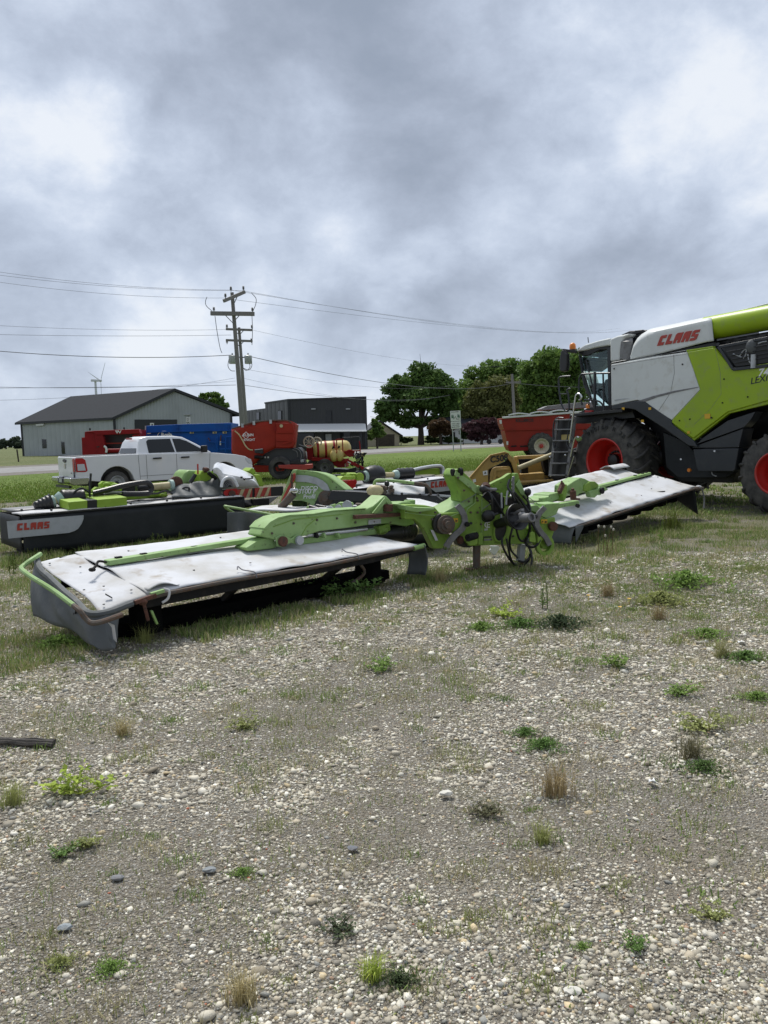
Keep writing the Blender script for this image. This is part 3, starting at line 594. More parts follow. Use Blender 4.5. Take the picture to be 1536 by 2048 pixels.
def dark_building():
    A=Dy(577,799,112); A.z=0; H=7.3; B=Dy(733,800,110.5); B.z=0; C=Dy(492,810,128); C.z=0; up=Vector((0,0,1))
    t=thing('metal_building',(A+B)/2,'charcoal two storey metal building with a white canopy along its front','building')
    d=(C-A).normalized(); D=B+d*(C-A).length; M=A+d*((C-A).length*.52); M2=B+d*((C-A).length*.52)
    w=MB(); w.prism([A,B,M2,M],up*H); w.prism([M+d*.01,M2+d*.01,D,C],up*(H-.75)); w.build('wall',MT['charcoal siding'],t,sm=0)
    f=(B-A).normalized(); nn=Vector((f.y,-f.x,0)); nn=nn if nn.y<0 else -nn; pf=Plane(A.x,A.y,f.x,f.y); ps=Plane(A.x,A.y,d.x,d.y)
    tr=MB(); tr.beam(A+up*(H+.05)+nn*.06,B+up*(H+.05)+nn*.06,.12,.22); tr.beam(A+up*(H+.05)+ps.n*.06,M+up*(H+.05)+ps.n*.06,.12,.22)
    tr.box(A+nn*.08+up*(H/2),.16,.06,H/2); tr.box(B+nn*.08+up*(H/2)-f*.2,.14,.06,H/2); tr.build('trim',MT['dark trim'],t,sm=0)
    def win(pl,x0,y0,x1,y1):
        fr=plate('window',[pl.P(x,y,.08) for x,y in((x0,y0),(x1,y0),(x1,y1),(x0,y1))],pl.n*-.1,MT['dark trim'],t,bevel=0,sm=0)
        plate('pane',[pl.P(x,y,.11) for x,y in((x0+1,y0+1),(x1-1,y0+1),(x1-1,y1-1),(x0+1,y1-1))],pl.n*-.02,MT['window glass'],fr,bevel=0,sm=0)
    win(pf,652,821,663,845); win(ps,554.5,821,563,840); win(ps,512,824,519,840)
    win(pf,594,866,606,894)
    pl=pf
    a1,a2=pl.P(592,849,.05),pl.P(731,848,.05); out=nn*2.4; aw=MB()
    aw.prism([a1,a2,a2+out-up*1.1+f*.5,a1+out-up*1.1],up*.08); aw.build('canopy',MT['white siding'],t,sm=0)
    for px in (617,640,660,675,692,712):
        p=pl.P(px,862,.06); q=MB(); q.box(Vector((p.x,p.y,0))+nn*.03+up*1.25,.9,.05,1.2,f); q.build('window',MT['window glass'] if px in(617,692) else MT['charcoal siding'],t,sm=0)
    p=pl.P(657,870,.2); MB().box(Vector((p.x,p.y,1.2)),.42,.05,1.05,f).build('door',MT['light grey metal'],t,sm=0)
    for px in (722,731): 
        p=pl.P(px,862,1.9); MB().box(Vector((p.x,p.y,1.35)),.1,.1,1.35).build('canopy_post',MT['dark trim'],t,sm=0)
    for px in(623,692):
        p=pl.P(px,818,.15); MB().beam(p,p+f*.6,.3,.14).build('wall_light',MT['light grey metal'],t)
    # low rear extension
    E=C+d*.1; MB().prism([C+d*6-f*4,C+d*6,C,C-f*4],up*3.9).build('rear_extension',MT['dark trim'],t,sm=0)
dark_building()
def garage():
    Y=138; A=Dy(733,890,Y); B=Dy(799,890,Y+1); A.z=B.z=0; up=Vector((0,0,1)); f=(B-A).normalized(); W_=(B-A).length; n=Vector((f.y,-f.x,0)); mid=A+f*W_*.42
    t=thing('garage',A+f*3,'tan gabled garage with a dark roller door beyond the road','garage')
    MB().prism([A,B,B+up*1.9,mid+up*4.3,A+up*2.4],-n*9).build('wall',MT['tan siding'],t,sm=0)
    r=MB(); 
    for e,z in ((A-f*.5,2.1),(B+f*.6,1.6)): r.prism([e+up*z+n*.4,mid+up*4.4+n*.4,mid+up*4.4-n*9.3,e+up*z-n*9.3],up*.22)
    r.build('roof',MT['dark trim'],t,sm=0)
    pl=Plane(A.x,A.y,f.x,f.y); plate('door',[pl.P(752,869,.05),pl.P(789,868.5,.05),pl.P(789,891,.05),pl.P(752,892,.05)],-n*.1,MT['bark'],t,bevel=0,sm=0)
garage()
def white_house():
    Y=146; up=Vector((0,0,1)); A=Dy(884,880,Y); B=Dy(1004,880,Y); A.z=B.z=0; t=thing('white_house',(A+B)/2,'low white house half hidden behind the purple tree','house')
    MB().box((A+B)/2+Vector((0,4,1.5)),(B-A).length/2,4,1.5).build('wall',MT['white siding'],t,sm=0)
    c=(A+B)/2; hw=(B-A).length/2+.5
    MB().prism([c+Vector((-hw,-.6,3)),c+Vector((-hw,8.6,3)),c+Vector((-hw,4,5.2))],Vector((hw*2,0,0))).build('roof',MT['shingle roof'],t,sm=0)
    for px in(905,930,950): 
        p=Dy(px,880,Y-.05); MB().box((p.x,Y-.06,1.6),.5,.04,.6).build('window',MT['window glass'],t,sm=0)
    Y=128; p=Dy(989,880,Y); t=thing('camper_trailer',(p.x,Y,0),'white camper trailer with a large dark window parked beside the road','trailer')
    MB().prism([p+Vector((-2.2,0,0))+up*(.8-p.z),p+Vector((2.6,0,.8-p.z)),p+Vector((3.,0,1.7-p.z)),p+Vector((2.6,0,3.2-p.z)),p+Vector((-2.2,0,3.2-p.z))],(0,2.3,0)).build('body',MT['white siding'],t,bevel=.05)
    MB().box((p.x-.4,Y-.03,2.35),.85,.03,.4).build('window',MT['window glass'],t,sm=0)
    MB().box((p.x+1.2,Y-.03,1.9),.3,.02,.9).build('door',MT['light grey metal'],t,sm=0)
    for dx in(-.9,1.0,1.8): MB().cyl((p.x+dx,Y-.05,.4),(p.x+dx,Y+.3,.4),.4).build('wheel',MT['tyre rubber'],t)
    MB().beam((p.x+2.2,Y+.5,.7),(p.x+4.2,Y+.5,.6),.2,.2).build('hitch',MT['dark metal'],t)
    p=Dy(51,894,560); t=thing('distant_shed',(p.x,560,0),'tiny white roofed shed on the far horizon left of the barn','shed')
    MB().box((p.x,560,1),6,4,1).build('wall',MT['white siding'],t,sm=0); MB().prism([(p.x-6.5,555.5,2),(p.x+6.5,555.5,2),(p.x+5,560,4),(p.x-4,560,4)],(0,.3,0)).build('roof',MT['white siding'],t,sm=0)
white_house()
def turbine():
    Y=1150; h=Dy(196,761,Y); b=Vector((Dy(193,800,Y).x,Y,0)); t=thing('wind_turbine',b,'pale three bladed wind turbine far behind the barn','wind turbine')
    MB().tube([b,Vector((b.x,Y,h.z-1))],[2.6,1.5],12).build('tower',MT['turbine white'],t)
    a=Vector((-.85,-.5,0)).normalized(); n=MB(); n.beam(h-a*2,h+a*10,3.2,3.4); n.build('nacelle',MT['turbine white'],t,bevel=.5)
    c=h-a*3.5; MB().ell(c,2.2,2.2,2.2).build('hub',MT['turbine white'],t)
    for px,py in((210,725),(203,799),(174,743)):
        e=Dy(px,py,Y-2); d=(e-c); q=d.normalized(); s=q.cross(a).normalized(); m=MB()
        m.prism([c+q*1.5-s*.8,c+d*.2-s*2.0,e,c+d*.2+s*.5,c+q*1.5+s*.8],a*-.5); m.build('blade',MT['turbine white'],t,bevel=.1)
turbine()
# ---------------- utility poles and wires ----------------
def pole(base,top,r0,r1,label,arms,ins,braces=True,group='wooden utility poles'):
    t=thing('utility_pole',base,label,'utility pole',group); d=(top-base)
    MB().tube([base-Vector((0,0,.3)),base+d*.5,top],[r0,(r0+r1)/2,r1],12).build('pole',MT['wood pole'],t)
    for (p,q,w) in arms:
        MB().beam(p,q,w,w*1.15).build('cross_arm',MT['wood pole'],t); m=(p+q)/2
        if braces:
            b=MB(); 
            for e in(p,q): b.beam(m+(e-m)*.4+Vector((0,-.08,0)),m-Vector((0,.08,.0))-Vector((0,0,(e-m).length*.42)),.03,.05)
            b.build('brace',MT['grey metal'],t)
    for p in ins:
        MB().lathe(p,(0,0,1),[(0,.03),(.1,.03),(.12,.1),(.16,.05),(.2,.09),(.24,.05),(.28,.08),(.34,.02)],10).build('insulator',MT['grey metal'],t)
    return t
Yp=52.; 
def Q(px,py,Y=Yp): return Dy(px,py,Y)
b=Q(484,850); b=Vector((b.x+.12,Yp,0)); tp=Q(464,585)
main=pole(b,tp,.19,.115,'tall leaning wooden utility pole with a wide cross arm in front of the dark building',
  [(Q(423,628)-Vector((0,.25,0)),Q(510,629)-Vector((0,.25,0)),.22),(Q(449,603,Yp-.9)-Vector((0,.2,0)),Q(490,585,Yp+.6)-Vector((0,.2,0)),.18)],
  [Q(428,624),Q(505,625),Q(451,597,Yp-.8),Q(487,582,Yp+.5),Q(462,583)])
Y2_=56.; b2=Vector((Dy(489,850,Y2_).x+.2,Y2_,0)); t2=Dy(478,655,Y2_)
second=pole(b2,t2,.15,.10,'shorter utility pole with two narrow cross arms and grey transformers behind the tall one',
  [(Dy(453,659,Y2_)-Vector((0,.2,0)),Dy(506,661,Y2_)-Vector((0,.2,0)),.13),(Dy(453,681,Y2_)-Vector((0,.2,0)),Dy(506,683,Y2_)-Vector((0,.2,0)),.13)],
  [Dy(454,658,Y2_),Dy(504,659,Y2_),Dy(454,684,Y2_)+Vector((0,0,-.15)),Dy(503,686,Y2_)])
for px in (465,496.5):
    c=Dy(px,719,Y2_-.3); MB().lathe(c-Vector((0,0,.3)),(0,0,1),[(0,.24),(.04,.27),(.55,.27),(.6,.2),(.62,.06),(.75,.05)],16).build('transformer',MT['light grey metal'],second)
MB().beam(Dy(465,714,Y2_-.1),Dy(497,715,Y2_-.1),.06,.08).build('transformer_bracket',MT['grey metal'],second)
for pts,Y in (([(414,594),(411,603),(413,612),(424,622)],Yp),([(503,586),(512,597),(511,610),(505,624)],Yp),([(430,632),(434,662),(440,695),(444,706)],Yp),([(504,632),(505,660),(504,690)],Yp),([(458,718),(456,732),(462,741),(470,742)],Yp),([(500,718),(504,730),(498,740),(486,736)],Yp),([(497,722),(500,734),(492,741),(484,732)],Yp)):
    MB().smooth([Dy(x,y,Y) for x,y in pts],.022,5,4).build('jumper_wire',MT['wire'],main)
b3=Vector((Dy(1031,830,140).x,140,0)); t3=Dy(1024,748,140)
third=pole(b3,t3,.3,.22,'distant utility pole standing between the olive tree and the tall green tree',[(Dy(1012,765,140),Dy(1042,764,140),.2)],[Dy(1014,764,140),Dy(1040,763,140)],braces=False)
def wire(p,q,sag,r,label,n=14):
    pts=[]
    for i in range(n+1):
        t=i/n; v=p.lerp(q,t); v.z-=sag*4*t*(1-t); pts.append(v)
    MB().tube(pts,r*.52,5).build('power_line',MT['wire'],None,label,'power line','overhead power lines',base=(p+q)/2)
LW='thin wire running left from '; RW='thin wire running right from '
def lw(y0,x1,y1,r,lab,sag=.35,Y0=46,Y1=Yp): wire(Dy(-90,y0,Y0),Dy(x1,y1,Y1),sag,r,lab)
lw(530,462,580,.018,LW+'the pin on top of the tall pole'); lw(538,487,581,.018,LW+'the outer end of the short upper arm'); lw(551,451,596,.018,LW+'the near end of the short upper arm')
lw(646,454,659,.018,LW+'the upper arm of the second pole',.2,50,Y2_); lw(667,462,670,.02,'short level wire ending on the tall pole below its wide arm',.1)
lw(694,466,710,.042,'thick dark cable running left from the transformers'); lw(776,472,770,.03,'low straight dark cable left of the tall pole',.05); lw(801,470,756,.016,'low wire rising from behind the barn roof to the tall pole',.4); lw(770,472,762,.014,'faint wire just above the low straight cable left of the pole',.3)
def rw(x0,y0,x1,y1,r,lab,sag=1.2,Y1=140,Y0=Yp): wire(Dy(x0,y0,Y0),Dy(x1,y1,Y1),sag,r,lab)
rw(462,580,1262,660,.02,RW+'the pin on top of the tall pole',1.5,170); rw(487,582,1240,656,.02,RW+'the outer end of the short upper arm',1.7,170); rw(451,597,1230,664,.02,RW+'the near end of the short upper arm',1.0,170)
rw(504,660,1024,732,.016,RW+'the upper arm of the second pole',1.0,140,Y2_); rw(500,713,1026,766,.045,'thick dark cable running right from the transformers to the far pole',1.6,140,Y2_)
wire(Dy(1026,766,140),Dy(1260,772,175),.5,.06,'cable passing behind the harvester cab from the far pole')
rw(500,740,900,772,.018,'lower thin wire running right from the second pole',.8,120,Y2_); rw(489,757,860,797,.016,'lowest sagging wire right of the poles',.9,120,Y2_); rw(486,770,900,790,.03,'low dark cable running right from the tall pole towards the large tree',.9,120)
# ---------------- roadside signs ----------------
def signs():
    Y=80.; A=Dy(905,901,Y); B=Dy(921.5,903,Y); pl=Plane(A.x,Y,1,.02); t=thing('road_sign',(A.x+.4,Y,0),'white welcome sign with green pine trees on two posts beside the road','road sign')
    for px,px2 in((903.5,907),(918.5,921.5)): 
        a=pl.P(px,822,-.06); MB().beam(Vector((a.x+.12,a.y,-.1)),a,.07,.1).build('post',MT['light grey metal'],t)
    q=[(900,822.5),(920.7,821),(921.5,841.5),(901.5,843)]; bd=plate('upper_board',[pl.P(x,y) for x,y in q],pl.n*.03,MT['white siding'],t,bevel=.01)
    q2=[(901.5,844),(921.6,842.5),(922.5,856.5),(902.5,858)]; b2=plate('lower_board',[pl.P(x,y) for x,y in q2],pl.n*.03,MT['white siding'],t,bevel=.01)
    X=(pl.P(920,842)-pl.P(902,843.2)).normalized(); Z=Vector((0,0,1)); k=Y/F
    txt('WELCOME',pl.P(902,825.2,.04),X,Z,1.7*k,MT['decal black'],bd,bold=.01,sx=1.35)
    for px,py in((904,836),(906.3,836.2),(916,834.5),(918.3,835.5)):
        o=pl.P(px,py,.04); m=MB()
        for j in range(3): m.prism([o+X*(-1.5+.25*j)*k+Z*(j*2)*k,o+X*(1.5-.25*j)*k+Z*(j*2)*k,o+Z*(j*2+3.4)*k],pl.n*.004)
        m.build('pine_emblem',MT['leaf deep'] if 0 else GREEN,bd,sm=0)
    m=MB(); m.beam(pl.P(907,838.5,.045),pl.P(911,833,.045),.005,.04); m.beam(pl.P(911,833,.045),pl.P(913,838,.045),.005,.03); m.beam(pl.P(912.5,838.2,.045),pl.P(919,838,.045),.005,.05); m.build('emblem_lines',MT['decal black'],bd,sm=0)
    for s,px,py,w in (('NEXT 1 MILE',904,848.4,1),('INCLUDES',905,851.6,1.1),('MUSIC SHOP',903.7,855.4,1.05)): txt(s,pl.P(px,py,.04),X,Z,1.7*k,MT['decal black'],b2,bold=.01,sx=1.1*w)
    Y=104; A=Dy(377,845,Y); t=thing('speed_limit_sign',(A.x,Y,0),'small white speed limit sign in front of the barn gable','road sign')
    MB().beam((A.x,Y,0),Vector((A.x,Y,Dy(376,832,Y).z)),.08,.08).build('post',MT['grey metal'],t)
    pl=Plane(A.x,Y-.08,1,0); bd=plate('board',[pl.P(x,y) for x,y in((372,835),(380.5,835),(380.5,850),(372,850))],pl.n*.02,MT['white siding'],t,bevel=.01); X=Vector((1,0,0)); k=Y/F
    txt('SPEED',pl.P(373,838.5,.03),X,UPV,1.6*k,MT['decal black'],bd,bold=.01); txt('LIMIT',pl.P(373,841.3,.03),X,UPV,1.6*k,MT['decal black'],bd,bold=.01); txt('55',pl.P(373,849,.03),X,UPV,5.5*k,MT['decal black'],bd,bold=.03,sx=.85)
    Y=100; A=Dy(304,855,Y); t=thing('notice_sign',(A.x,Y,0),'small white notice on a post in front of the dark barn door','sign')
    MB().beam((A.x,Y,0),Vector((A.x,Y,Dy(304,847,Y).z)),.07,.07).build('post',MT['grey metal'],t); pl=Plane(A.x,Y-.08,1,0)
    plate('board',[pl.P(x,y) for x,y in((300,846),(308,846),(308,855),(300,855))],pl.n*.02,MT['white siding'],t,bevel=.01); plate('panel',[pl.P(x,y,.03) for x,y in((303,848),(305.5,848),(305.5,855),(303,855))],pl.n*.01,MT['dark trim'],t,bevel=0)
    Y=86; A=Dy(36,905,Y); t=MB().beam((A.x,Y,-.05),(A.x-.1,Y,1.35),.16,.1).build('marker_post',MT['bark'],None,'short dark marker post in the field left of the barn','post',base=(A.x,Y,0))
GREEN=mat('sign green',(.01,.10,.05),.5)
signs()
# ================= MACHINES =================
def wheel(parent,c,n,R,Wd,rr,lugs=0,rim='red rim',dish=.35,hub=True,name='wheel',bolt=12,txt_=None,lug_r=.03):
    "c = centre of the outer face, n = outward axis"
    n=Vector(n).normalized(); c=Vector(c); b=MB(); h=Wd
    s=.12*R
    b.lathe(c,n,[(-.02*R,rr),(.01*R,rr*1.08),(.0,rr*1.25),(-.01,R*.86),(-.06*R,R*.94),(-.14*R,R*.965),(-h/2,R*.985 if not lugs else R*.955),(-h+.14*R,R*.965),(-h+.06*R,R*.94),(-h,R*.86),(-h,rr*1.2),(-h,rr)],48,cap=False)
    x,y=frame(n)
    if lugs:
        for side in (0,1):
            for k in range(lugs):
                t0=2*math.pi*(k+side*.5)/lugs; sg=1 if side==0 else -1; pts=[]
                for a,da,r in ((-h/2+sg*.02,0,R*.975),(-h/2+sg*h*.22,.10,R*.985),(-h/2+sg*h*.40,.19,R*.97),(-h/2+sg*h*.485,.23,R*.925),(-h/2+sg*h*.5,.245,R*.85)):
                    t=t0+da; pts.append(c+n*a+x*(math.cos(t)*r)+y*(math.sin(t)*r))
                b.tube(pts,[lug_r*R*1.2,lug_r*R*1.3,lug_r*R*1.4,lug_r*R*1.3,lug_r*R*.8],5)
    w=b.build(name,MT['tyre rubber'],parent,sm=50)
    m=MB(); m.lathe(c,n,[(.012*R,rr*1.06),(.02*R,rr*1.02),(0,rr*.97),(-dish*.35,rr*.9),(-dish*.45,rr*.82),(-dish,rr*.72),(-dish,rr*.3),(-dish*.8,rr*.26),(-dish*.8,0)],40,cap=False)
    m.lathe(c,n,[(-h+.01,rr*1.02),(-h+.05,rr*.9),(-dish-.03,rr*.7)],40,cap=False); r=m.build('rim',MT[rim],w,sm=35)
    if hub:
        g=MB(); g.lathe(c,n,[(-dish*.78,rr*.30),(-dish*.6,rr*.28),(-dish*.55,rr*.18),(-dish*.55,0)],24)
        for k in range(bolt):
            t=2*math.pi*k/bolt; p=c+n*(-dish*.95)+x*(math.cos(t)*rr*.42)+y*(math.sin(t)*rr*.42); g.cyl(p,p+n*(.035*R+.02),.025*R,6)
        g.build('hub',MT['black plastic'] if rim!='cream rim' else MT['red rim'],w)
    if txt_:
        word,r_,hh,t0=txt_
        for i,ch in enumerate(word):
            if ch==' ': continue
            t=t0+i*hh*1.02/r_; up_=UPV; side=n.cross(UPV).normalized(); side=-side if side.dot(Vector((1,0,0)))<0 else side
            rad=UPV*math.cos(t)+side*math.sin(t); tan=side*math.cos(t)-UPV*math.sin(t); o=c+rad*r_-tan*hh*.35+n*.004
            txt(ch,o,tan,rad,hh,MT['black plastic'],w,off=.012,bold=.012,sx=1.1,name='tyre_lettering')
    return w
# ---------- foreground butterfly mower ----------
MO=Vector((.40,8.83,0)); MU=Vector((.70,.714,0)).normalized(); MV=Vector((-.714,.70,0)).normalized()
def Lm(t,w,z=0.): return MO+MU*t+MV*w+Vector((0,0,z))
def zl(t,w):   # height of the left deck
    z=np.interp(w,[0,.1,.7,.82,1.35],[.445,.47,.585,.60,.665]); e=max(0,-3.44-t)/.43; return z-(.075*e*(1-w/1.6))-(.03*e*(w/1.35))
def zr(t,w):
    return .33+(t-3.54)*.067+np.interp(w,[0,.7,.82,1.35],[0,.23,.25,.41])
def cloth(name,t0,t1,w0,w1,zf,parent,edge0=None,edge1=None,seed=0,nu=70,nv=16,amp=.012,label=None,th=.006):
    r=np.random.default_rng(seed); ph=r.random(6)*6.28
    def f(u,v):
        w=w0+(w1-w0)*v; a=edge0(v) if edge0 else t0; b=edge1(v) if edge1 else t1; t=a+(b-a)*u
        jag=.010*math.sin(17*t+ph[0])*(1 if v in(0,1) else 0)+.012*(vn1(t*3+ph[1])-.5)*(1 if v in (0,1) else 0)
        k=math.sin(math.pi*min(max(v,0),1))
        z=zf(t,w)+amp*(1.3*k*(math.sin(2.1*t+ph[2]+1.5*w)+.6*math.sin(5.3*t-6*w+ph[3]))+ .8*(vn2(t*1.7+9,w*5+seed)-.5)*2) - .02*k*abs(math.sin(1.15*t+ph[4]))
        if v==0: z-=.012*abs(math.sin(3.1*t+ph[5]))
        return Lm(t,w+jag,z)
    return MB().grid(f,nu,nv).build(name,MT['deck cloth'],parent,solid=th,label=label)
_g=np.random.default_rng(5).random((64,64))
def vn2(x,y):
    i,j=math.floor(x),math.floor(y); fx,fy=x-i,y-j; fx=fx*fx*(3-2*fx); fy=fy*fy*(3-2*fy); g=_g
    return (g[i%64,j%64]*(1-fx)+g[(i+1)%64,j%64]*fx)*(1-fy)+(g[i%64,(j+1)%64]*(1-fx)+g[(i+1)%64,(j+1)%64]*fx)*fy
def vn1(x): return vn2(x,.5)
def foreground_mower():
    T=thing('butterfly_mower',Lm(1.5,.5),'wide old green butterfly disc mower with dirty white cloth decks spread in the foreground','mower')
    # --- left wing cloths
    cloth('deck_cover',-3.44,0,0,.74,zl,T,edge1=lambda v:-.0-.62*v**1.3,seed=1,nu=110,nv=18)
    cloth('deck_cover',-3.44,-.9,.77,1.36,zl,T,seed=2,nu=90,nv=12)
    cloth('deck_cover',-3.9,-3.47,0.0,1.36,lambda t,w:zl(t,w)-.012,T,edge0=lambda v:-3.87+.10*v+.03*math.sin(5*v),edge1=lambda v:-3.41+.03*math.sin(7*v),seed=3,nu=16,nv=40,amp=.010)
    # curled cloth corner near the seam
    MB().grid(lambda u,v:Lm(-3.42+.30*u,.02+.16*v*(1-.3*u),zl(-3.4,.05)+.004+.05*math.sin(math.pi*min(1,u*1.1))*math.sin(math.pi*(.25+.7*v))),14,8).build('curled_corner',MT['deck cloth'],T,solid=.006)
    # beam on the deck
    MB().beam(Lm(-3.42,.76,.625),Lm(-1.35,.76,.66),.115,.05).build('deck_beam',MT['faded green paint'],T,bevel=.012)
    b=MB()
    for t in(-3.3,-3.05,-2.5,-1.9): b.box(Lm(t,.76,.655),.03,.02,.012,MU)
    b.smooth([Lm(-3.42,.76,.63),Lm(-3.50,.74,.65),Lm(-3.55,.69,.62),Lm(-3.60,.66,.60)],.012,6); b.ell(Lm(-3.61,.64,.60),.035,.025,.02,8); b.build('hinge_latch',MT['dark metal'],T)
    # front frame, skirt strip, cutter bar, skids, drums
    MB().smooth([Lm(t,-.015,zl(t,0)-.03-.008*math.sin(3*t)) for t in np.linspace(-3.55,-.05,15)],.02,8,3).build('front_tube',MT['rusty tube'],T)
    plate('front_frame',[Lm(-3.45,.02,.31),Lm(-.75,.02,.33),Lm(-.05,.02,.37),Lm(-.05,.02,.43),Lm(-3.45,.02,.42)],MV*.05,MT['dark metal'],T)
    for d,(a,b_) in enumerate(((-3.6,-.2),(3.7,7.7))):
        zf=.07 if d==0 else None
        m=MB(); z0=.085 if d==0 else .16; z1=.085 if d==0 else .40
        m.prism([Lm(a,.30,z0-.05),Lm(a,.62,z0-.05),Lm(a,.62,z0+.06),Lm(a,.30,z0+.06)],Lm(b_,.30,z1-.05)-Lm(a,.30,z0-.05)); m.build('cutter_bar',MT['underside shade black'],T,bevel=.01)
        m=MB(); zz=zl if d==0 else zr
        m.grid(lambda u,v:Lm(a+.1+(b_-a-.2)*u,.08+1.2*v,zz(a+(b_-a)*u,.08+1.2*v)-.10),20,8); m.build('added_shade_pan',MT['underside shade black'],T,solid=.02)  # added panel under the deck cloth, blocks sky light to deepen the shade
        for k in range(8):
            t=a+.25+(b_-a-.5)*k/7; z=z0+(z1-z0)*k/7; q=MB(); q.lathe(Lm(t,.42,z-.02),(0,0,1),[(-.05,.16),(-.03,.21),(.0,.22),(.03,.12),(.06,.10),(.07,.0)],20); q.build('cutting_disc',MT['underside shade black'],T)
        m=MB(); m.cyl(Lm(b_-.35 if d==0 else b_-.9,.30,z1-.02),Lm(b_-.35 if d==0 else b_-.9,.30,z1+(.36 if d==0 else .19)),.15,22); m.build('drum',MT['underside shade black'],T)
        m=MB(); m.cyl(Lm(a+.25,.22,z0-.02),Lm(a+.25,.22,z0+(.27 if d==0 else .17)),.14,22); m.build('drum',MT['underside shade black'],T)
        m=MB(); m.grid(lambda u,v:Lm(a+(b_-a)*u,1.34,(zl(-2,1.35) if d==0 else zr(a+(b_-a)*u,1.3))-.02-.30*v),30,4) ; m.build('rear_skirt',MT['underside shade black'],T,solid=.008)
    for t in(-2.5,-1.2): MB().beam(Lm(t,.04,.36),Lm(t+.1,.45,.15),.04,.06).build('skid_bracket',MT['dark metal'],T)
    MB().smooth([Lm(-.95,.05,.38),Lm(-.8,.1,.22),Lm(-.95,.15,.12)],.018,6).build('bent_rod',MT['rusty tube'],T)
    # corner bracket and rusty fittings at the outer end
    m=MB(); m.ell(Lm(-3.50,-.03,.385),.045,.04,.035,8); m.beam(Lm(-3.50,-.03,.40),Lm(-3.47,-.05,.22),.045,.025); m.beam(Lm(-3.58,-.04,.39),Lm(-3.38,-.03,.42),.035,.035); m.build('corner_bracket',MT['rust'],T,bevel=.005)
    m=MB(); m.beam(Lm(-3.44,-.05,.30),Lm(-3.40,-.06,.18),.045,.02); m.beam(Lm(-3.42,-.02,.43),Lm(-3.30,-.03,.445),.035,.03); m.build('green_latch',MT['faded green paint'],T,bevel=.004)
    MB().smooth([Lm(-3.30,-.02,.46),Lm(-3.27,-.06,.44),Lm(-3.29,-.07,.38),Lm(-3.34,-.06,.35)],.011,6).build('pale_strap',MT['deck cloth'],T)
    for t,w in((-2.35,-.02),(-1.02,-.02)): MB().smooth([Lm(t-.13,.07,.50),Lm(t-.10,.10,.52),Lm(t-.08,.05,.49),Lm(t,w,.465),Lm(t+.01,w-.02,.41)],.006,5).build('tie_wire',MT['wire'],T)
    plate('deck_tab',[Lm(-3.70,.10,.425),Lm(-3.69,.12,.425),Lm(-3.73,.16,.46),Lm(-3.74,.14,.46)],(0,0,.01),MT['black plastic'],T,bevel=0)
    for t,w in((-3.75,1.2),(-3.8,.4),(-3.6,.9),(-3.65,.35),(-2.8,.3),(-2.2,.25),(-1.9,1.2),(-3.0,1.15),(-3.52,.12),(-3.8,.05)): MB().ell(Lm(t,w,zl(t,w)+.008),.012,.012,.006,6).build('deck_rivet',MT['black plastic'],T,sm=0)
    # --- end curtain of the left wing
    ctl=[(-3.80,1.37,.655,(65,1233),.19),(-3.86,1.1,.60,(92,1244),.20),(-3.90,.8,.56,(128,1257),.18),(-3.92,.5,.49,(158,1271),.16),(-3.93,.22,.43,(186,1292),.12),(-3.93,.02,.37,(208,1299),.09),(-3.84,-.06,.35,(228,1300),.085),(-3.70,-.05,.36,(236,1292),.085)]
    def cur(u,v):
        x=u*(len(ctl)-1); i=min(int(x),len(ctl)-2); f=x-i; 
        def P(k): 
            t,w,z,(px,py),zb=ctl[k]; return Lm(t,w,z),Gz(px,py,zb)
        a0,b0=P(i);a1,b1=P(i+1); a=a0.lerp(a1,f);b=b0.lerp(b1,f); q=a.lerp(b,v); o=math.sin(v*math.pi)*.03+(vn2(u*9,v*3)-.5)*.05*v
        return q-MU*o+Vector((0,0,.012*math.sin(u*23)*(v>.99)))
    MB().grid(cur,56,14).build('end_curtain',MT['curtain grey'],T,solid=.008)
    MB().smooth([Lm(-3.80,1.37,.655)]+[Lm(t-.015,w,z-.01) for t,w,z,_,_ in ctl[1:6]]+[Lm(-3.82,-.05,.355),Lm(-3.6,-.04,.39)],.030,8,4).build('curtain_roll',MT['curtain grey'],T)
    tb=[Gz(81,1108,.70),Gz(62,1120,.67),Gz(46,1132,.63),Gz(43,1138,.62),Gz(60,1152,.595),Gz(105,1180,.52),Gz(147,1211,.44)]
    MB().smooth(tb,.021,8,4).build('guard_tube',MT['faded green paint'],T)
    MB().smooth([tb[-1],Gz(160,1222,.41),Gz(172,1238,.345),Gz(184,1246,.315),Gz(205,1243,.32),Gz(245,1229,.35)],.021,8,4).build('guard_tube_end',MT['rusty tube'],T)
    m=MB()
    for px,py,z in((78,1149,.50),(98,1191,.36),(122,1210,.33),(150,1228,.33)): m.ell(Gz(px,py,z),.018,.018,.022,6); m.beam(Gz(px,py,z),Gz(px+3,py-9,z+.07),.012,.012)
    m.build('curtain_clips',MT['dark metal'],T)
    plate('torn_flap',[Gz(216,1245,.30),Gz(229,1250,.28),Gz(234,1285,.14),Gz(227,1278,.16),Gz(224,1255,.26)],MV*.006,MT['deck cloth'],T,bevel=0)
    # right hand flap of the left wing
    MB().grid(lambda u,v:Lm(.02+.05*math.sin(math.pi*v),-.06+.30*u,.445-.36*v-.02*u)+MU*(.05*math.sin(u*3)),8,8).build('inner_flap',MT['curtain grey'],T,solid=.012)
    m=MB(); m.cyl(Lm(-.12,-.02,.415),Lm(.05,-.03,.43),.028,10); m.build('tube_end',MT['faded green paint'],T)
    # --- left arm over the deck
    pl=Plane(Lm(0,.50).x,Lm(0,.50).y,MU.x,MU.y); A=Crop(pl,400,880,3.)
    back=MV*.24
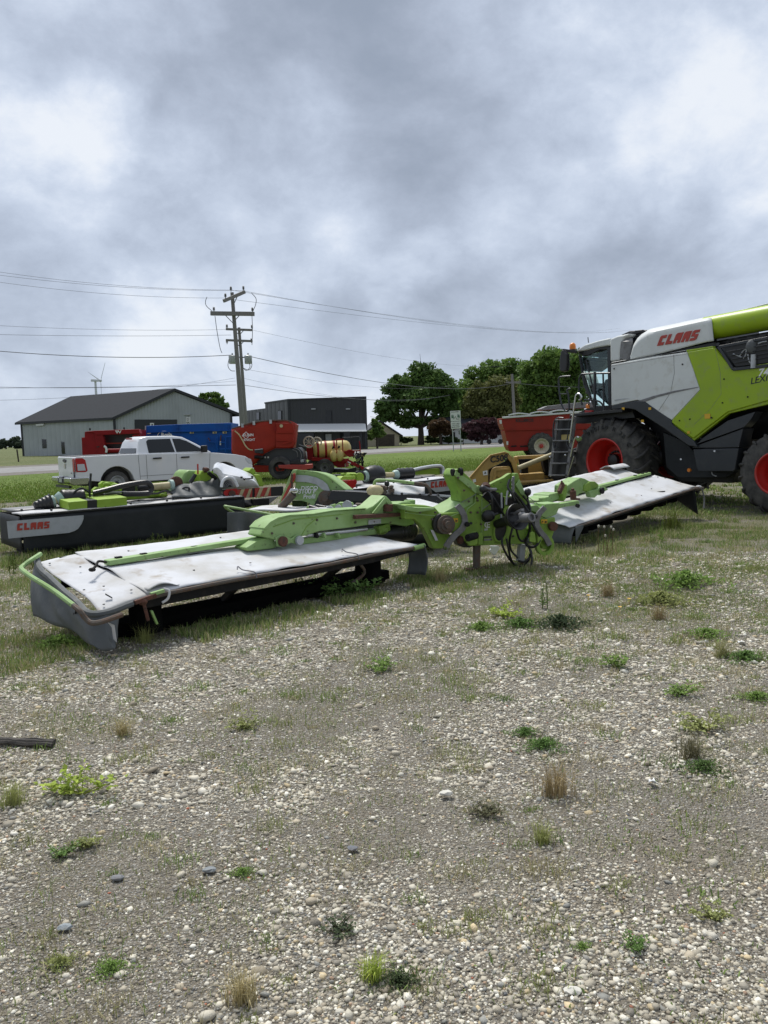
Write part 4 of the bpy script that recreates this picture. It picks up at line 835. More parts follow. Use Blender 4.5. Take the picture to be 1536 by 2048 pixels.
    plate('lift_arm',A([(362,575),(385,530),(420,495),(470,468),(540,452),(680,445),(800,425),(900,418),(1000,412),(1040,395),(1110,332),(1125,340),(1180,400),(1290,405),(1290,505),(1240,520),(1130,502),(1010,510),(900,527),(720,548),(640,575),(560,585),(520,612),(450,600)]),back,MT['faded green paint'],T,bevel=.018)
    plate('pivot_plate',A([(455,585),(480,572),(520,578),(548,592),(585,568),(610,575),(622,600),(600,628),(545,618),(500,642),(466,640)],.03),back*.1,MT['faded green paint'],T,bevel=.01)
    for x,y,r,mm in((492,608,.055,'rust'),(591,602,.05,'light grey metal')):
        c=A.p(x,y,.04); MB().cyl(c,c+pl.n*.035,r,18).build('pivot_pin',MT[mm],T,bevel=.004)
    MB().prism(A([(275,648),(365,592),(440,585),(470,640),(440,652),(290,668)],-.06),back*.9).build('arm_foot',MT['faded green paint'],T,bevel=.015)
    plate('arm_brace',A([(1035,440),(1112,345),(1128,352),(1160,400),(1150,412),(1118,372),(1060,445)],.05),pl.n*-.02,MT['faded green paint'],T,bevel=.006)
    MB().beam(A.p(600,607,-.1),A.p(1065,545,-.1),.09,.07).build('lower_link',MT['faded green paint'],T,bevel=.012)
    m=MB(); m.beam(A.p(1060,540,-.05),A.p(1125,520,-.05),.10,.09); m.ell(A.p(1085,540,-.05),.10,.06,.06,10); m.build('link_end',MT['green paint'],T,bevel=.01)
    for x in(820,735,690): MB().beam(A.p(x,560,-.02),A.p(x+10,585,-.02),.07,.03).build('link_clamp',MT['dark metal'] if x==690 else MT['faded green paint'],T,bevel=.006)
    m=MB(); m.cyl(A.p(640,572,-.05),A.p(1000,535,-.05),.022,10); m.build('hydraulic_rod',MT['steel bright'],T)
    m=MB(); m.beam(A.p(925,462,.05),A.p(1195,447,.05),.05,.045); m.beam(A.p(1195,447,.06),A.p(1310,447,.06),.025,.02); m.cyl(A.p(1128,428,.03),A.p(1128,385,.03),.06,14); m.build('rusty_linkage',MT['rust'],T,bevel=.004)
    m=MB(); m.cyl(A.p(1300,462,.05),A.p(1300,440,.05),.05,12); m.build('rusty_pin',MT['rust'],T)
    plate('arm_sticker',A([(1010,480),(1085,472),(1085,500),(1010,508)],.012),pl.n*.003,MT['light grey metal'],T,bevel=0)
    plate('hinge_block',A([(1180,385),(1215,372),(1265,370),(1285,385),(1290,402),(1250,412),(1215,420),(1195,402)],.10),back*.9,MT['faded green paint'],T,bevel=.02)
    MB().prism(A([(385,530),(420,492),(470,464),(540,448),(680,441),(800,421),(900,414),(1000,408),(1000,413),(900,420),(800,427),(680,448),(540,456),(474,474),(428,502),(393,540)],.012),MV*.265).build('arm_top_flange',MT['faded green paint'],T,bevel=.004)
    for x,y in((430,560),(560,500),(700,480),(820,470),(930,495),(1040,490),(1200,470),(1240,440)): c=A.p(x,y,0); MB().lathe(c,pl.n,[(0,.013),(.010,.013),(.018,.010),(.018,0)],6).build('bolt',MT['rusty tube'],T)
    MB().tube([A.p(x,y,.003) for x,y in((440,520),(560,478),(700,462),(860,446))],.005,5).build('weld_bead',MT['green paint'],T)
    MB().tube([A.p(x,y,.003) for x,y in((610,572),(640,520),(700,470))],.004,5).build('weld_bead',MT['green paint'],T)
    c=A.p(1258,385,0); MB().lathe(c,(0,0,1),[(0,.07),(.05,.07),(.055,.05),(.03,.045)],18).build('hinge_cap',MT['faded green paint'],T)
    # drive shaft with black bellows
    g=MB(); p0,p1=A.p(1085,568,-.1),A.p(1330,535,-.1); d=(p1-p0); L_=d.length
    prof=[(0,.05),(.05*L_,.075)]+[(L_*(.35+.04*i),.105+.018*(i%2)) for i in range(11)]+[(.78*L_,.07)]; g.lathe(p0,d,prof,20); g.build('shaft_bellows',MT['black plastic'],T)
    g=MB(); g.lathe(p0,d,[(.06*L_,.06),(.12*L_,.08),(.16*L_,.06),(.2*L_,.085),(.28*L_,.085),(.32*L_,.06)],18); g.lathe(p0,d,[(.76*L_,.06),(.84*L_,.065)],18); g.build('shaft_joint',MT['tan plastic'],T)
    g=MB(); g.lathe(p0,d,[(.84*L_,.06),(1.02*L_,.062)],18); g.build('shaft_tube',MT['grey metal'],T)
    # --- right wing
    cloth('deck_cover',3.5,7.75,0,.70,zr,T,edge0=lambda v:3.3-.3*v,edge1=lambda v:7.8-.22*v,seed=6,nu=100,nv=14,amp=.010)
    cloth('deck_cover',3.5,7.5,.80,1.36,zr,T,edge0=lambda v:3.2-.2*v,edge1=lambda v:7.35-.1*v,seed=7,nu=90,nv=12,amp=.012)
    MB().grid(lambda u,v:Lm(6.75+.62*u,1.10+.30*v,zr(7,1.3)+.02+.06*math.sin(math.pi*v)+.02*u),10,6).build('folded_corner',MT['deck cloth'],T,solid=.008)
    MB().smooth([Lm(t,-.015,zr(t,0)-.03) for t in np.linspace(3.45,7.7,12)],.018,8,3).build('front_tube',MT['rusty tube'],T)
    plate('front_frame',[Lm(3.5,.03,zr(3.5,0)-.09),Lm(7.6,.03,zr(7.6,0)-.10),Lm(7.6,.03,zr(7.6,0)-.035),Lm(3.5,.03,zr(3.5,0)-.035)],MV*.04,MT['dark metal'],T)
    MB().beam(Lm(4.7,.76,zr(4.7,.76)+.035),Lm(7.45,.76,zr(7.45,.76)+.035),.11,.05).build('deck_beam',MT['faded green paint'],T,bevel=.012)
    for t in(7.35,7.2,6.9,6.2): MB().box(Lm(t,.76,zr(t,.76)+.065),.03,.02,.012,MU).build('beam_bolt',MT['black plastic'],T,sm=0)
    for t,w in((7.6,.5),(7.7,.25),(7.5,.6),(6.0,.2),(5.0,.25),(6.6,.3)): MB().ell(Lm(t,w,zr(t,w)+.01),.014,.014,.008,6).build('deck_rivet',MT['black plastic'],T,sm=0)
    R5=Crop(Plane(Lm(0,.45).x,Lm(0,.45).y,MU.x,MU.y),1040,920,3.84); bk=MV*.25; n5=R5.pl.n
    plate('lift_arm',R5([(365,255),(368,195),(420,160),(470,135),(500,142),(545,165),(505,200),(490,235),(440,278)]),bk,MT['faded green paint'],T,bevel=.02)
    plate('lift_arm_shoulder',R5([(495,238),(500,190),(540,165),(580,165),(610,190),(600,212),(560,230),(535,250)],.03),bk,MT['green paint'],T,bevel=.02)
    plate('pivot_plate',R5([(532,245),(560,232),(600,225),(615,205),(660,210),(680,228),(640,248),(620,270),(598,268),(575,290),(545,285)],.07),bk*.35,MT['faded green paint'],T,bevel=.01)
    c=R5.p(625,235,.08); MB().cyl(c,c+n5*.03,.055,16).build('pivot_pin',MT['dark metal'],T)
    plate('swing_plate',R5([(140,318),(150,300),(225,280),(230,262),(300,248),(330,262),(318,290),(240,330),(180,338)],.05),bk*1.2,MT['faded green paint'],T,bevel=.015)
    c=R5.p(168,312,.1); MB().lathe(c,(0,0,1),[(0,.05),(.04,.05),(.05,.03),(.05,0)],6).build('hinge_bolt',MT['faded green paint'],T)
    plate('upright_lug',R5([(330,262),(340,225),(352,185),(362,190),(362,250),(352,300),(335,320)],.12),bk*.5,MT['green paint'],T,bevel=.008)
    m=MB(); m.beam(R5.p(300,250,.1),R5.p(330,180,.1),.05,.07); m.beam(R5.p(318,185,.1),R5.p(322,160,.1),.02,.03); m.cyl(R5.p(410,300,.06),R5.p(405,235,.06),.05,12); m.cyl(R5.p(406,235,.06),R5.p(404,218,.06),.025,8); m.beam(R5.p(400,300,.06),R5.p(450,300,.06),.06,.03); m.build('rusty_pins',MT['rust'],T,bevel=.004)
    plate('link_arm',R5([(195,350),(290,338),(450,310),(462,325),(452,345),(345,362),(300,375),(280,420),(212,450),(192,400)],.30),bk*.45,MT['faded green paint'],T,bevel=.015)
    MB().cyl(R5.p(445,345,.32),R5.p(440,358,.32),.035,10).build('link_arm_pin',MT['dark metal'],T)
    # end curtain of the right wing facing the frame
    MB().grid(lambda u,v:Lm(3.42-.32*u-.03*math.sin(v*3)-.10*v,-.02+.9*u*1.0,zr(3.5,.9*u)-.04-(zr(3.5,.9*u)-.10)*v)+MU*(.02*math.sin(u*7)*v),16,10).build('end_curtain',MT['curtain grey'],T,solid=.01)
    MB().grid(lambda u,v:Lm(3.42+.22*u,-.03,zr(3.5,0)-.015-.26*v*(1-.85*u)),8,6).build('end_curtain',MT['curtain grey'],T,solid=.01)
    # outer end of the right wing
    MB().grid(lambda u,v:Lm(7.72+.16*v*(1-u),-.02+1.0*u,zr(7.7,u)-.05-(.46*(1-u)**.8+.02)*v),14,8).build('end_curtain',MT['curtain dark'],T,solid=.012)
    m=MB(); m.ell(Lm(7.78,-.02,.58),.07,.05,.04,8); m.cyl(Lm(7.72,.02,.56),Lm(7.98,-.04,.57),.03,8); m.ell(Lm(8.0,-.04,.565),.045,.04,.035,8); m.build('end_fitting',MT['rusty tube'],T)
    MB().ell(Lm(7.86,-.03,.61),.06,.03,.025,8).build('end_cap',MT['deck cloth'],T)
    MB().smooth([Lm(7.6,.05,.60),Lm(7.9,-.05,.58),Lm(7.95,-.1,.40),Lm(7.9,-.12,.2)],.014,6).build('curtain_rod',MT['grey metal'],T)
    # --- headstock
    HU=Vector((.93,.36,0)).normalized(); hp=Plane(1.15,9.40,HU.x,HU.y); K=Crop(hp,860,930,5.908); n=hp.n; H=MT['green paint']; Fg=MT['faded green paint']
    body=plate('headstock_plate',K([(535,340),(600,352),(740,362),(800,370),(930,372),(1100,372),(1190,560),(1195,620),(1150,700),(1130,930),(745,942),(620,940),(470,958),(425,900),(335,835),(350,770),(440,722),(430,600),(395,520),(520,455)]),-n*.10,H,T,bevel=.012)
    plate('headstock_back',K([(560,380),(1080,380),(1120,900),(520,930),(440,800)],-.45),-n*.08,H,T,bevel=.012)
    plate('headstock_side',K([(470,958),(1135,928),(1135,912),(470,940)],0),-n*.5,H,T)
    plate('left_horn',K([(275,120),(300,62),(330,42),(376,60),(462,140),(545,235),(542,345),(470,395),(372,440),(365,330),(318,235)],.02),-n*.30,H,T,bevel=.015)
    plate('horn_rib',K([(282,118),(300,70),(545,240),(540,340)],.05),n*.02,Fg,T,bevel=.004)
    m=MB(); m.cyl(K.p(345,82,.05),K.p(375,80,.05),.05,12); m.cyl(K.p(258,90,0),K.p(285,85,0),.045,10); m.build('horn_bush',MT['dark metal'],T)
    plate('sloped_top',K([(135,575),(355,458),(372,440),(515,352),(520,455),(425,520),(360,572),(165,652)],-.02),-n*.34+Vector((0,0,.04)),Fg,T,bevel=.01)
    plate('left_bracket',K([(135,572),(358,560),(425,640),(440,740),(335,830),(300,810),(235,790),(140,778),(118,690)],.06),-n*.16,H,T,bevel=.012)
    plate('left_swing_plate',K([(-300,470),(-180,470),(-30,480),(60,500),(120,570),(128,690),(150,790),(210,800),(260,840),(150,990),(40,990),(-60,780),(-130,690),(-190,640),(-300,645)],-.02),-n*.14,H,T,bevel=.015)
    plate('swing_tongue',K([(-290,478),(-180,500),(60,510),(75,522),(0,540),(-160,560),(-280,535)],.10),-n*.25,Fg,T,bevel=.012)
    plate('warning_sticker',K([(5,765),(40,770),(95,890),(65,895)],.01),n*.003,MT['deck cloth'],T,bevel=0)
    c=K.p(182,702,.06)
    m=MB(); m.lathe(c,n,[(0,.115),(.03,.115),(.035,.085),(.06,.08),(.06,.05),(.09,.045),(.09,0)],22); m.build('pivot_joint',MT['rusty tube'],T)
    c=K.p(130,690,0); m=MB(); m.lathe(c,n,[(0,.125),(.05,.125),(.055,.10),(.055,0)],22); m.build('pivot_bush',MT['black plastic'],T)
    # grey sickle stops
    def arcband(pts,wd,off):
        P=[Vector((x,y,0)) for x,y in pts]; l=[];r=[]
        for i,p in enumerate(P):
            d=(P[min(i+1,len(P)-1)]-P[max(i-1,0)]).normalized(); s=Vector((-d.y,d.x,0))*wd; l.append((p+s)[:2]); r.append((p-s)[:2])
        return K(l+r[::-1],off)
    plate('stop_arm',arcband([(325,478),(375,535),(410,600),(420,680),(385,755),(300,830),(240,900),(195,970)],34,.12),-n*.03,MT['grey metal'],T,bevel=.004)
    plate('stop_arm',arcband([(1365,500),(1300,570),(1265,650),(1270,720),(1320,800),(1375,860),(1420,950)],30,.10),-n*.03,MT['grey metal'],T,bevel=.004)
    c=K.p(432,700,.13); MB().cyl(c,c+n*.03,.03,12).build('stop_bolt',MT['dark metal'],T)
    # right bracket
    plate('right_bracket',K([(1300,600),(1375,640),(1480,615),(1485,740),(1425,905),(1400,1000),(1330,990),(1290,900),(1200,860),(1190,760),(1240,690)],.02),-n*.22,H,T,bevel=.012)
    plate('right_top_plate',K([(1205,480),(1260,470),(1300,500),(1365,510),(1365,460),(1536,448),(1536,505),(1470,540),(1380,635),(1300,600),(1245,560),(1190,540)],.0),-n*.28,Fg,T,bevel=.012)
    c=K.p(1440,722,.04); MB().cyl(c,c+n*.05,.06,12).build('pivot_joint',MT['rust'],T)
    for (x,y,s_) in((295,655,1),(1350,668,1)):
        st=plate('warning_sticker',K([(x-35,y-25),(x+35,y-25),(x+35,y+22),(x-35,y+22)],.075 if x<1000 else .035),n*.003,MT['decal yellow'],T,bevel=0)
        mk=MB(); o=.08 if x<1000 else .04; mk.prism(K([(x+2,y+14),(x+10,y-14),(x+20,y+2),(x+30,y-10),(x+28,y+14)],o),n*.002); mk.prism(K([(x-28,y+8),(x-18,y-14),(x-8,y+8)],o),n*.002); mk.build('warning_mark',MT['decal black'],st,sm=0)
    for x,y in((560,420),(700,420),(560,560),(600,700),(610,820),(720,880),(480,560),(1120,600),(1110,880),(980,840),(455,430),(520,250),(330,150),(400,300),(240,620),(60,560),(20,640),(-120,560)):
        o=.02 if x>400 else .08; c=K.p(x,y,o-.015); MB().lathe(c,n,[(0,.014),(.012,.014),(.014,.011),(.022,.011),(.022,0)],6).build('bolt',MT['rusty tube'],T)
    for h in([(540,352),(530,450),(440,520),(420,600)],[(612,360),(612,930)],[(150,648),(300,585),(358,566)],[(-290,560),(-180,575),(-60,590),(60,600)]): MB().tube([K.p(x,y,.006 if h[0][0]>500 else .064) for x,y in h],.006,5).build('weld_bead',Fg,T)
    # lower hitch lugs
    def lug(pts,off,th=.02): plate('hitch_lug',K(pts,off),-n*th,H,T,bevel=.008)
    lug([(425,900),(440,850),(500,790),(545,785),(565,810),(565,930),(540,945),(470,955)],.16); lug([(568,830),(580,798),(605,792),(628,815),(625,930),(600,948),(575,940)],.05,.12)
    lug([(1175,905),(1185,800),(1210,785),(1240,800),(1255,900),(1240,920)],.16); lug([(1270,830),(1285,800),(1310,815),(1320,860),(1310,930),(1275,940)],.1,.1)
    MB().cyl(K.p(445,862,.2),K.p(545,830,.14),.045,12).build('hitch_pin',MT['dark metal'],T)
    m=MB(); m.lathe(K.p(1350,945,.05),n,[(-.03,.085),(.03,.085),(.03,.13),(-.03,.13)],24,closed=True); m.build('hitch_ring',H,T)
    plate('black_bracket',K([(300,850),(340,832),(440,890),(540,950),(470,978),(400,975),(335,950)],-.06),-n*.12,MT['black plastic'],T,bevel=.01)
    MB().cyl(K.p(345,885,.0),K.p(372,885,.03),.05,12).build('rusty_pin',MT['rust'],T)
    # centre tower
    plate('centre_tower',K([(700,232),(790,185),(870,150),(930,108),(960,95),(985,150),(970,300),(940,372),(700,372),(740,300),(830,300),(800,290)],-.12),-n*.08,H,T,bevel=.01)
    plate('centre_tower',K([(985,300),(1000,160),(1010,98),(1042,96),(1062,170),(1110,290),(1180,478),(1185,560),(1120,560),(1060,420),(1010,372)],-.02),-n*.10,H,T,bevel=.01)
    plate('tower_rib',K([(1062,170),(1110,290),(1150,380),(1080,350),(1020,240)],.02),-n*.03,Fg,T)
    plate('hose_panel',K([(620,375),(660,330),(760,300),(880,380),(880,560),(760,600),(740,500),(700,440)],.02),-n*.04,MT['dark metal'],T)
    plate('gearbox_cover',K([(905,400),(940,380),(1040,380),(1050,480),(1010,520),(920,510)],.03),-n*.15,MT['dark metal'],T,bevel=.03)
    plate('top_link_plate',K([(540,270),(570,235),(600,250),(640,330),(600,348),(555,335)],.06),-n*.1,Fg,T,bevel=.02)
    m=MB(); m.ell(K.p(625,285,.12),.045,.05,.05,10); m.ell(K.p(1155,320,.10),.045,.045,.05,12); m.build('control_knob',MT['black plastic'],T)
    m=MB(); m.cyl(K.p(655,240,.02),K.p(660,275,.06),.055,12); m.ell(K.p(680,285,.05),.06,.04,.03,8); m.build('red_fitting',MT['rust'],T)
    MB().smooth([K.p(610,245,.05),K.p(700,285,.08),K.p(780,290,.05)],.02,8).build('fitting_pipe',MT['grey metal'],T)
    op=[(835+78*math.cos(a)+20*math.sin(a),762-145*math.sin(a)) for a in np.linspace(0,2*math.pi,24,endpoint=False)]
    plate('shaft_opening',K(op,.004),n*.003,MT['black plastic'],T,bevel=0)
    m=MB(); m.tube(K(op+op[:1],.012),.014,6,cap=False); m.build('opening_rim',H,T)
    m=MB(); m.lathe(K.p(912,540,.02),n,[(-.02,.03),(.02,.03),(.02,.062),(-.02,.062)],20,closed=True); m.build('lifting_eye',H,T)
    # PTO stub
    p0,p1=K.p(790,700,.02),K.p(1045,610,.42); d=p1-p0; L_=d.length
    MB().lathe(p0,d,[(0,.055),(.55*L_,.062),(.62*L_,.085),(.78*L_,.13),(.97*L_,.165),(L_,.16),(L_*.96,.13),(L_*.8,.08)],26).build('shaft_guard',MT['black plastic'],T)
    m=MB(); q=p0+d*.86; dn=d.normalized(); sd_=dn.cross(UPV).normalized(); uu=sd_.cross(dn)
    m.beam(q+uu*.05,q+uu*.06+dn*.16,.05,.03); m.beam(q-uu*.05,q-uu*.05+dn*.16,.05,.03); m.ell(q+dn*.13,.05,.05,.05,10); m.cyl(q+dn*.12-uu*.03,q+dn*.26-uu*.06,.055,16); m.lathe(q+dn*.26-uu*.06,dn,[(0,.058),(.03,.058),(.035,.035),(-.02,.03)],16); m.build('universal_joint',MT['grey metal'],T,bevel=.004)
    m=MB(); m.ell(K.p(690,600,.10),.085,.05,.075,12); m.cyl(K.p(650,600,.06),K.p(635,575,.06),.03,8); m.build('hose_valve',MT['black plastic'],T)
    m=MB(); m.ell(K.p(1240,608,.12),.04,.04,.035,8); m.cyl(K.p(1190,575,.1),K.p(1235,605,.12),.015,8); m.build('hose_coupler',MT['black plastic'],T)
    # hoses
    hoses=[[(850,860),(860,960),(930,1100),(1010,1180),(1090,1190),(1160,1130),(1185,1050)],[(905,870),(930,1000),(960,1120),(1050,1230),(1140,1250),(1190,1200),(1205,1100),(1180,1000)],
      [(960,320),(1020,400),(1100,520),(1180,640),(1260,780),(1300,840)],[(1000,330),(1060,400),(1110,470),(1170,580),(1180,700),(1170,800),(1130,900),(1160,960),(1240,960),(1300,880),(1280,760),(1220,660)],
      [(1100,370),(1160,440),(1185,520),(1180,640)],[(640,300),(700,330),(730,400),(735,500),(735,590)],[(690,300),(760,400),(820,500),(880,600)],[(990,690),(960,800),(940,900),(960,1010),(1040,1100)],
      [(1010,700),(1030,800),(1060,880),(1110,900),(1150,860)],[(1150,350),(1160,450),(1160,560)],[(620,590),(630,650),(690,660),(735,600),(800,570)],[(940,170),(920,260),(960,330),(1000,420)],[(1160,960),(1200,1050),(1120,1140),(1040,1130)]]
    for i,h in enumerate(hoses):
        o=.05+.03*(i%3); MB().smooth([K.p(x,y,o+.04*math.sin(j*1.3+i)) for j,(x,y) in enumerate(h)],.0135 if i not in(2,3) else .017,8,5).build('hydraulic_hose',MT['black plastic'],T)
    for h in([(845,330),(845,420),(848,510)],[(840,580),(842,640),(845,700)],[(920,300),(905,400),(900,470)]): MB().smooth([K.p(x,y,.07) for x,y in h],.012,8,3).build('steel_pipe',MT['light grey metal'],T)
    for h in([(375,440),(545,345)],[(620,520),(740,440)],[(1160,380),(1290,470)]): MB().tube([K.p(x,y,.09) for x,y in h],.004,5).build('cord',MT['wire'],T)
    m=MB()
    for i in range(9): m.ell(K.p(985-4*i%9,150+22*i,.04),.022,.014,.022,6)
    m.build('chain',MT['grey metal'],T)
    # decals and small fittings
    txt('C€'[0],K.p(640,742,.01),HU,UPV,.075,MT['letter white'],T,name='mark_lettering',bold=.0); txt('E',K.p(665,742,.01),HU,UPV,.075,MT['letter white'],T,name='mark_lettering')
    plate('maker_plate',K([(640,752),(682,748),(682,770),(640,775)],.01),n*.003,MT['light grey metal'],T,bevel=0)
    pp=plate('maker_plate',K([(637,845),(725,840),(725,905),(637,910)],.01),n*.003,MT['green paint'],T,bevel=0); plate('plate_print',K([(637,845),(725,840),(725,858),(637,863)],.016),n*.002,MT['decal black'],pp,bevel=0); plate('plate_print',K([(637,872),(725,868),(725,890),(637,895)],.016),n*.002,MT['grey metal'],pp,bevel=0)
    m=MB()
    for x,y in((485,688),(505,888),(690,560),(1150,480),(800,340)): m.cyl(K.p(x,y,.0),K.p(x,y,.02),.018,8)
    m.build('plate_holes',MT['black plastic'],T)
    for a,b_,x in((540,600,570),):
        MB().prism(K([(535,955),(600,950),(592,1240),(596,1300),(528,1300),(535,1240)],-.05),-n*.07).build('parking_stand',MT['rusty tube'],T,bevel=.004)
        p=K.p(560,1290,-.08); MB().box(Vector((p.x,p.y,.035)),.14,.06,.006,HU).build('stand_foot',MT['rust'],T)
    MB().prism(K([(1072,940),(1135,940),(1118,1140),(1055,1140)],-.05),-n*.08).build('parking_stand',MT['light grey metal'],T,bevel=.004)
    MB().prism(K([(1078,1140),(1108,1140),(1106,1290),(1082,1290)],-.07),-n*.04).build('stand_leg',MT['rust'],T,bevel=.003)
    MB().grid(lambda u,v:K.p(705+(800-705)*u+60*v*(1-v),955+110*v*math.sin(math.pi*(.15+.7*u)),-.9),8,8).build('cloth_bag',MT['deck cloth'],T,solid=.03)
foreground_mower()
def ring(c,rx,ry,n=20,a0=0,a1=2*math.pi):
    return [(c[0]+rx*math.cos(a),c[1]-ry*math.sin(a)) for a in np.linspace(a0,a1,n,endpoint=(a1-a0)<6.28)]
# ---------- combine harvester ----------
def combine():
    cp=Plane(5.18,18.0,.574,-.819); n=cp.n; a=cp.a; K=Crop(cp,1080,580,3.368); WHT,LIM,ANT,DK=MT['combine white'],MT['combine lime'],MT['anthracite'],MT['black plastic']
    T=thing('combine_harvester',cp.sz(1.8,0,-1.6),'large white and lime green combine harvester with red rims and a side ladder','combine harvester')
    th=-n*.10
    # inner dark mass
    plate('chassis',K([(480,795),(620,790),(700,800),(885,900),(1010,1040),(1290,870),(1560,780),(2400,700),(2420,1060),(1750,1000),(1600,1000),(1380,1010),(1320,1235),(1290,1300),(960,1290),(860,1240),(835,1190),(800,980),(640,850),(480,810)],-.9),-n*1.6,DK,T)
    plate('lower_skirt',K([(830,960),(945,1010),(1005,1055),(1060,1120),(1320,1120),(1320,1225),(1250,1262),(930,1262),(850,1190)],-.45),-n*.1,MT['curtain dark'],T)
    plate('fender_panel',K([(480,782),(520,770),(650,745),(702,750),(885,878),(890,905),(1035,1016),(1060,1060),(1000,1050),(830,930),(640,808),(590,798),(480,806)],.01),-n*.28,ANT,T,bevel=.02)
    plate('upper_body',K([(480,500),(985,415),(1165,385),(2400,190),(2450,700),(1560,765),(1270,828),(1035,1000),(890,900),(700,752),(480,775)],-.14),-n*2.7,ANT,T,bevel=.02)
    plate('white_side_panel',K([(476,502),(600,480),(800,446),(989,418),(1030,530),(1077,672),(1000,755),(886,878),(795,818),(702,750),(652,742),(560,760),(480,780)],0),th,WHT,T,bevel=.02)
    plate('panel_top_edge',K([(476,500),(480,487),(575,470),(590,480),(625,478),(785,451),(810,436),(985,404),(989,418),(800,446),(600,480)],-.02),th,WHT,T,bevel=.01)
    plate('lime_side_panel',K([(989,418),(1168,388),(1300,532),(1536,492),(2330,355),(2380,640),(1560,738),(1262,822),(1030,1000),(886,893),(886,878),(1000,755),(1077,672),(1030,530)],.002),th,LIM,T,bevel=.02)
    plate('panel_top_edge',K([(985,404),(1163,377),(1168,388),(989,418)],-.02),th,LIM,T,bevel=.008)
    plate('lime_lower_edge',K([(886,893),(1030,1000),(1262,822),(1560,738),(2380,640),(2385,670),(1560,764),(1272,832),(1035,1016),(890,906)],-.03),th,LIM,T,bevel=.01)
    plate('swoosh_decal',K([(655,749),(760,715),(900,680),(1068,652),(1068,656),(905,692),(790,722),(712,752)],.006),n*.003,MT['grey metal'],T,bevel=0)
    plate('swoosh_decal',K([(500,740),(550,732),(610,729),(540,742),(505,748)],.006),n*.003,MT['light grey metal'],T,bevel=0)
    plate('warning_sticker',K([(1108,835),(1147,833),(1147,866),(1110,868)],.008),n*.003,MT['decal yellow'],T,bevel=0)
    c=K.p(1156,860,.01); MB().cyl(c,c+n*.02,.02,12).build('panel_lock',DK,T)
    for h in([(478,512),(800,460),(989,430)],[(1180,395),(1215,560),(1220,700),(1150,800),(1040,905)],[(900,436),(905,560),(880,690),(800,812)]): MB().tube([K.p(x,y,.001) for x,y in h],.004,5).build('panel_seam',MT['grey metal'],T)
    for x,y in((500,530),(960,500),(1010,870),(940,880),(1240,600),(1230,760),(1400,720)): c=K.p(x,y,.002); MB().cyl(c,c+n*.012,.016,10).build('panel_screw',MT['dark metal'],T)
    for x,y in((560,800),(740,800),(1000,960),(690,884)): plate('small_sticker',K([(x-9,y-9),(x+9,y-10),(x+9,y+7),(x-9,y+8)],.02),n*.003,MT['decal yellow'],T,bevel=0)
    # storage box and wedge
    plate('side_box',K([(1022,1062),(1090,1035),(1370,932),(1338,1060),(1030,1065)],-.05),-n*.4,ANT,T,bevel=.015)
    plate('side_box_door',K([(1030,1072),(1338,1066),(1312,1212),(1300,1222),(1066,1222),(1055,1200)],-.05),-n*.4,ANT,T,bevel=.015)
    plate('wedge_cover',K([(1020,1050),(1060,1035),(1110,988),(1265,880),(1450,820),(1420,870),(1375,922),(1200,985)],-.02),-n*.3,ANT,T,bevel=.015)
    for x,y in((1175,1085),(948,1140)): MB().cyl(K.p(x,y,.0),K.p(x,y,.04),.02,8).build('door_latch',MT['chrome'],T)
    c=K.p(1011,1213,-.30); MB().cyl(c,c+n*.05,.04,14).build('amber_reflector',MT['amber plastic'],T)
    MB().smooth([K.p(1155,1225,-.2),K.p(1165,1245,-.2),K.p(1190,1255,-.2)],.012,6).build('cable',MT['light grey metal'],T)
    # grain tank cover with rounded top
    def tank(u,v):
        xs=np.interp(u,[0,.12,.3,1],[612,632,742,1150]); bot=np.interp(xs,[600,760,1172],[468,440,338]); top=np.interp(xs,[612,632,670,742,1142],[455,370,312,266,182])
        if u<.02: top=bot-20
        y=bot+(top-bot)*min(1,v*1.25); o=-.08-(max(0,v-.66)/.34)**1.8*1.05
        return K.p(xs+(20*(1-v) if u>.98 else 0),y,o)
    m=MB().grid(tank,24,16); m.build('tank_cover',WHT,T,solid=.03)
    plate('tank_front',K([(612,468),(620,400),(640,350),(680,308),(742,268),(742,440)],-.35),-n*2.0,WHT,T,bevel=.05)
    plate('tank_core',K([(640,455),(660,340),(742,300),(1140,215),(1170,345),(2300,140),(2300,330),(1168,385),(760,450)],-.5),-n*1.9,DK,T,bevel=.02)
    plate('cover_gap',K([(600,470),(755,452),(765,432),(1172,352),(1190,378),(985,412),(810,446),(785,455),(600,485)],-.12),-n*.3,DK,T)
    X=(K.p(1088,330,.0)-K.p(790,375,.0)); o=K.p(783,378,-.062); Z=(K.p(800,312,-.062)-o); 
    logo('CLAAS',o,X,Z,Z.length*1.02,MT['decal red'],T,shear=.16,off=.012)
    # dark air column and cab rear corner
    def col(u,v):
        t=math.pi*u; x=578-45*math.cos(t); y=475+(300-475)*v-18*math.sin(t)*v*0+ (12*(1-u))*v; return K.p(x,y,-.30+.12*math.sin(t)-(.35*max(0,v-.8)/.2))
    MB().grid(col,14,12).build('intake_column',MT['grey metal'],T,solid=.02)
    plate('intake_back',K([(540,475),(545,300),(600,275),(700,268),(740,268),(640,350),(612,468)],-.5),-n*1.5,ANT,T,bevel=.03)
    plate('mesh_cap',K([(600,292),(640,272),(690,266),(696,285),(650,296),(612,312)],-.45),-n*1.2,DK,T,bevel=.02)
    m=plate('cab_rear_corner',K([(470,486),(470,328),(520,308),(600,292),(560,330),(540,400),(536,475)],-.2),-n*2.2,WHT,T,bevel=.05)
    # cab
    cb=-.45
    plate('cab_roof',K([(238,416),(262,392),(300,368),(390,340),(470,322),(475,372),(380,388),(300,408)],cb+.05),-n*2.0,WHT,T,bevel=.06)
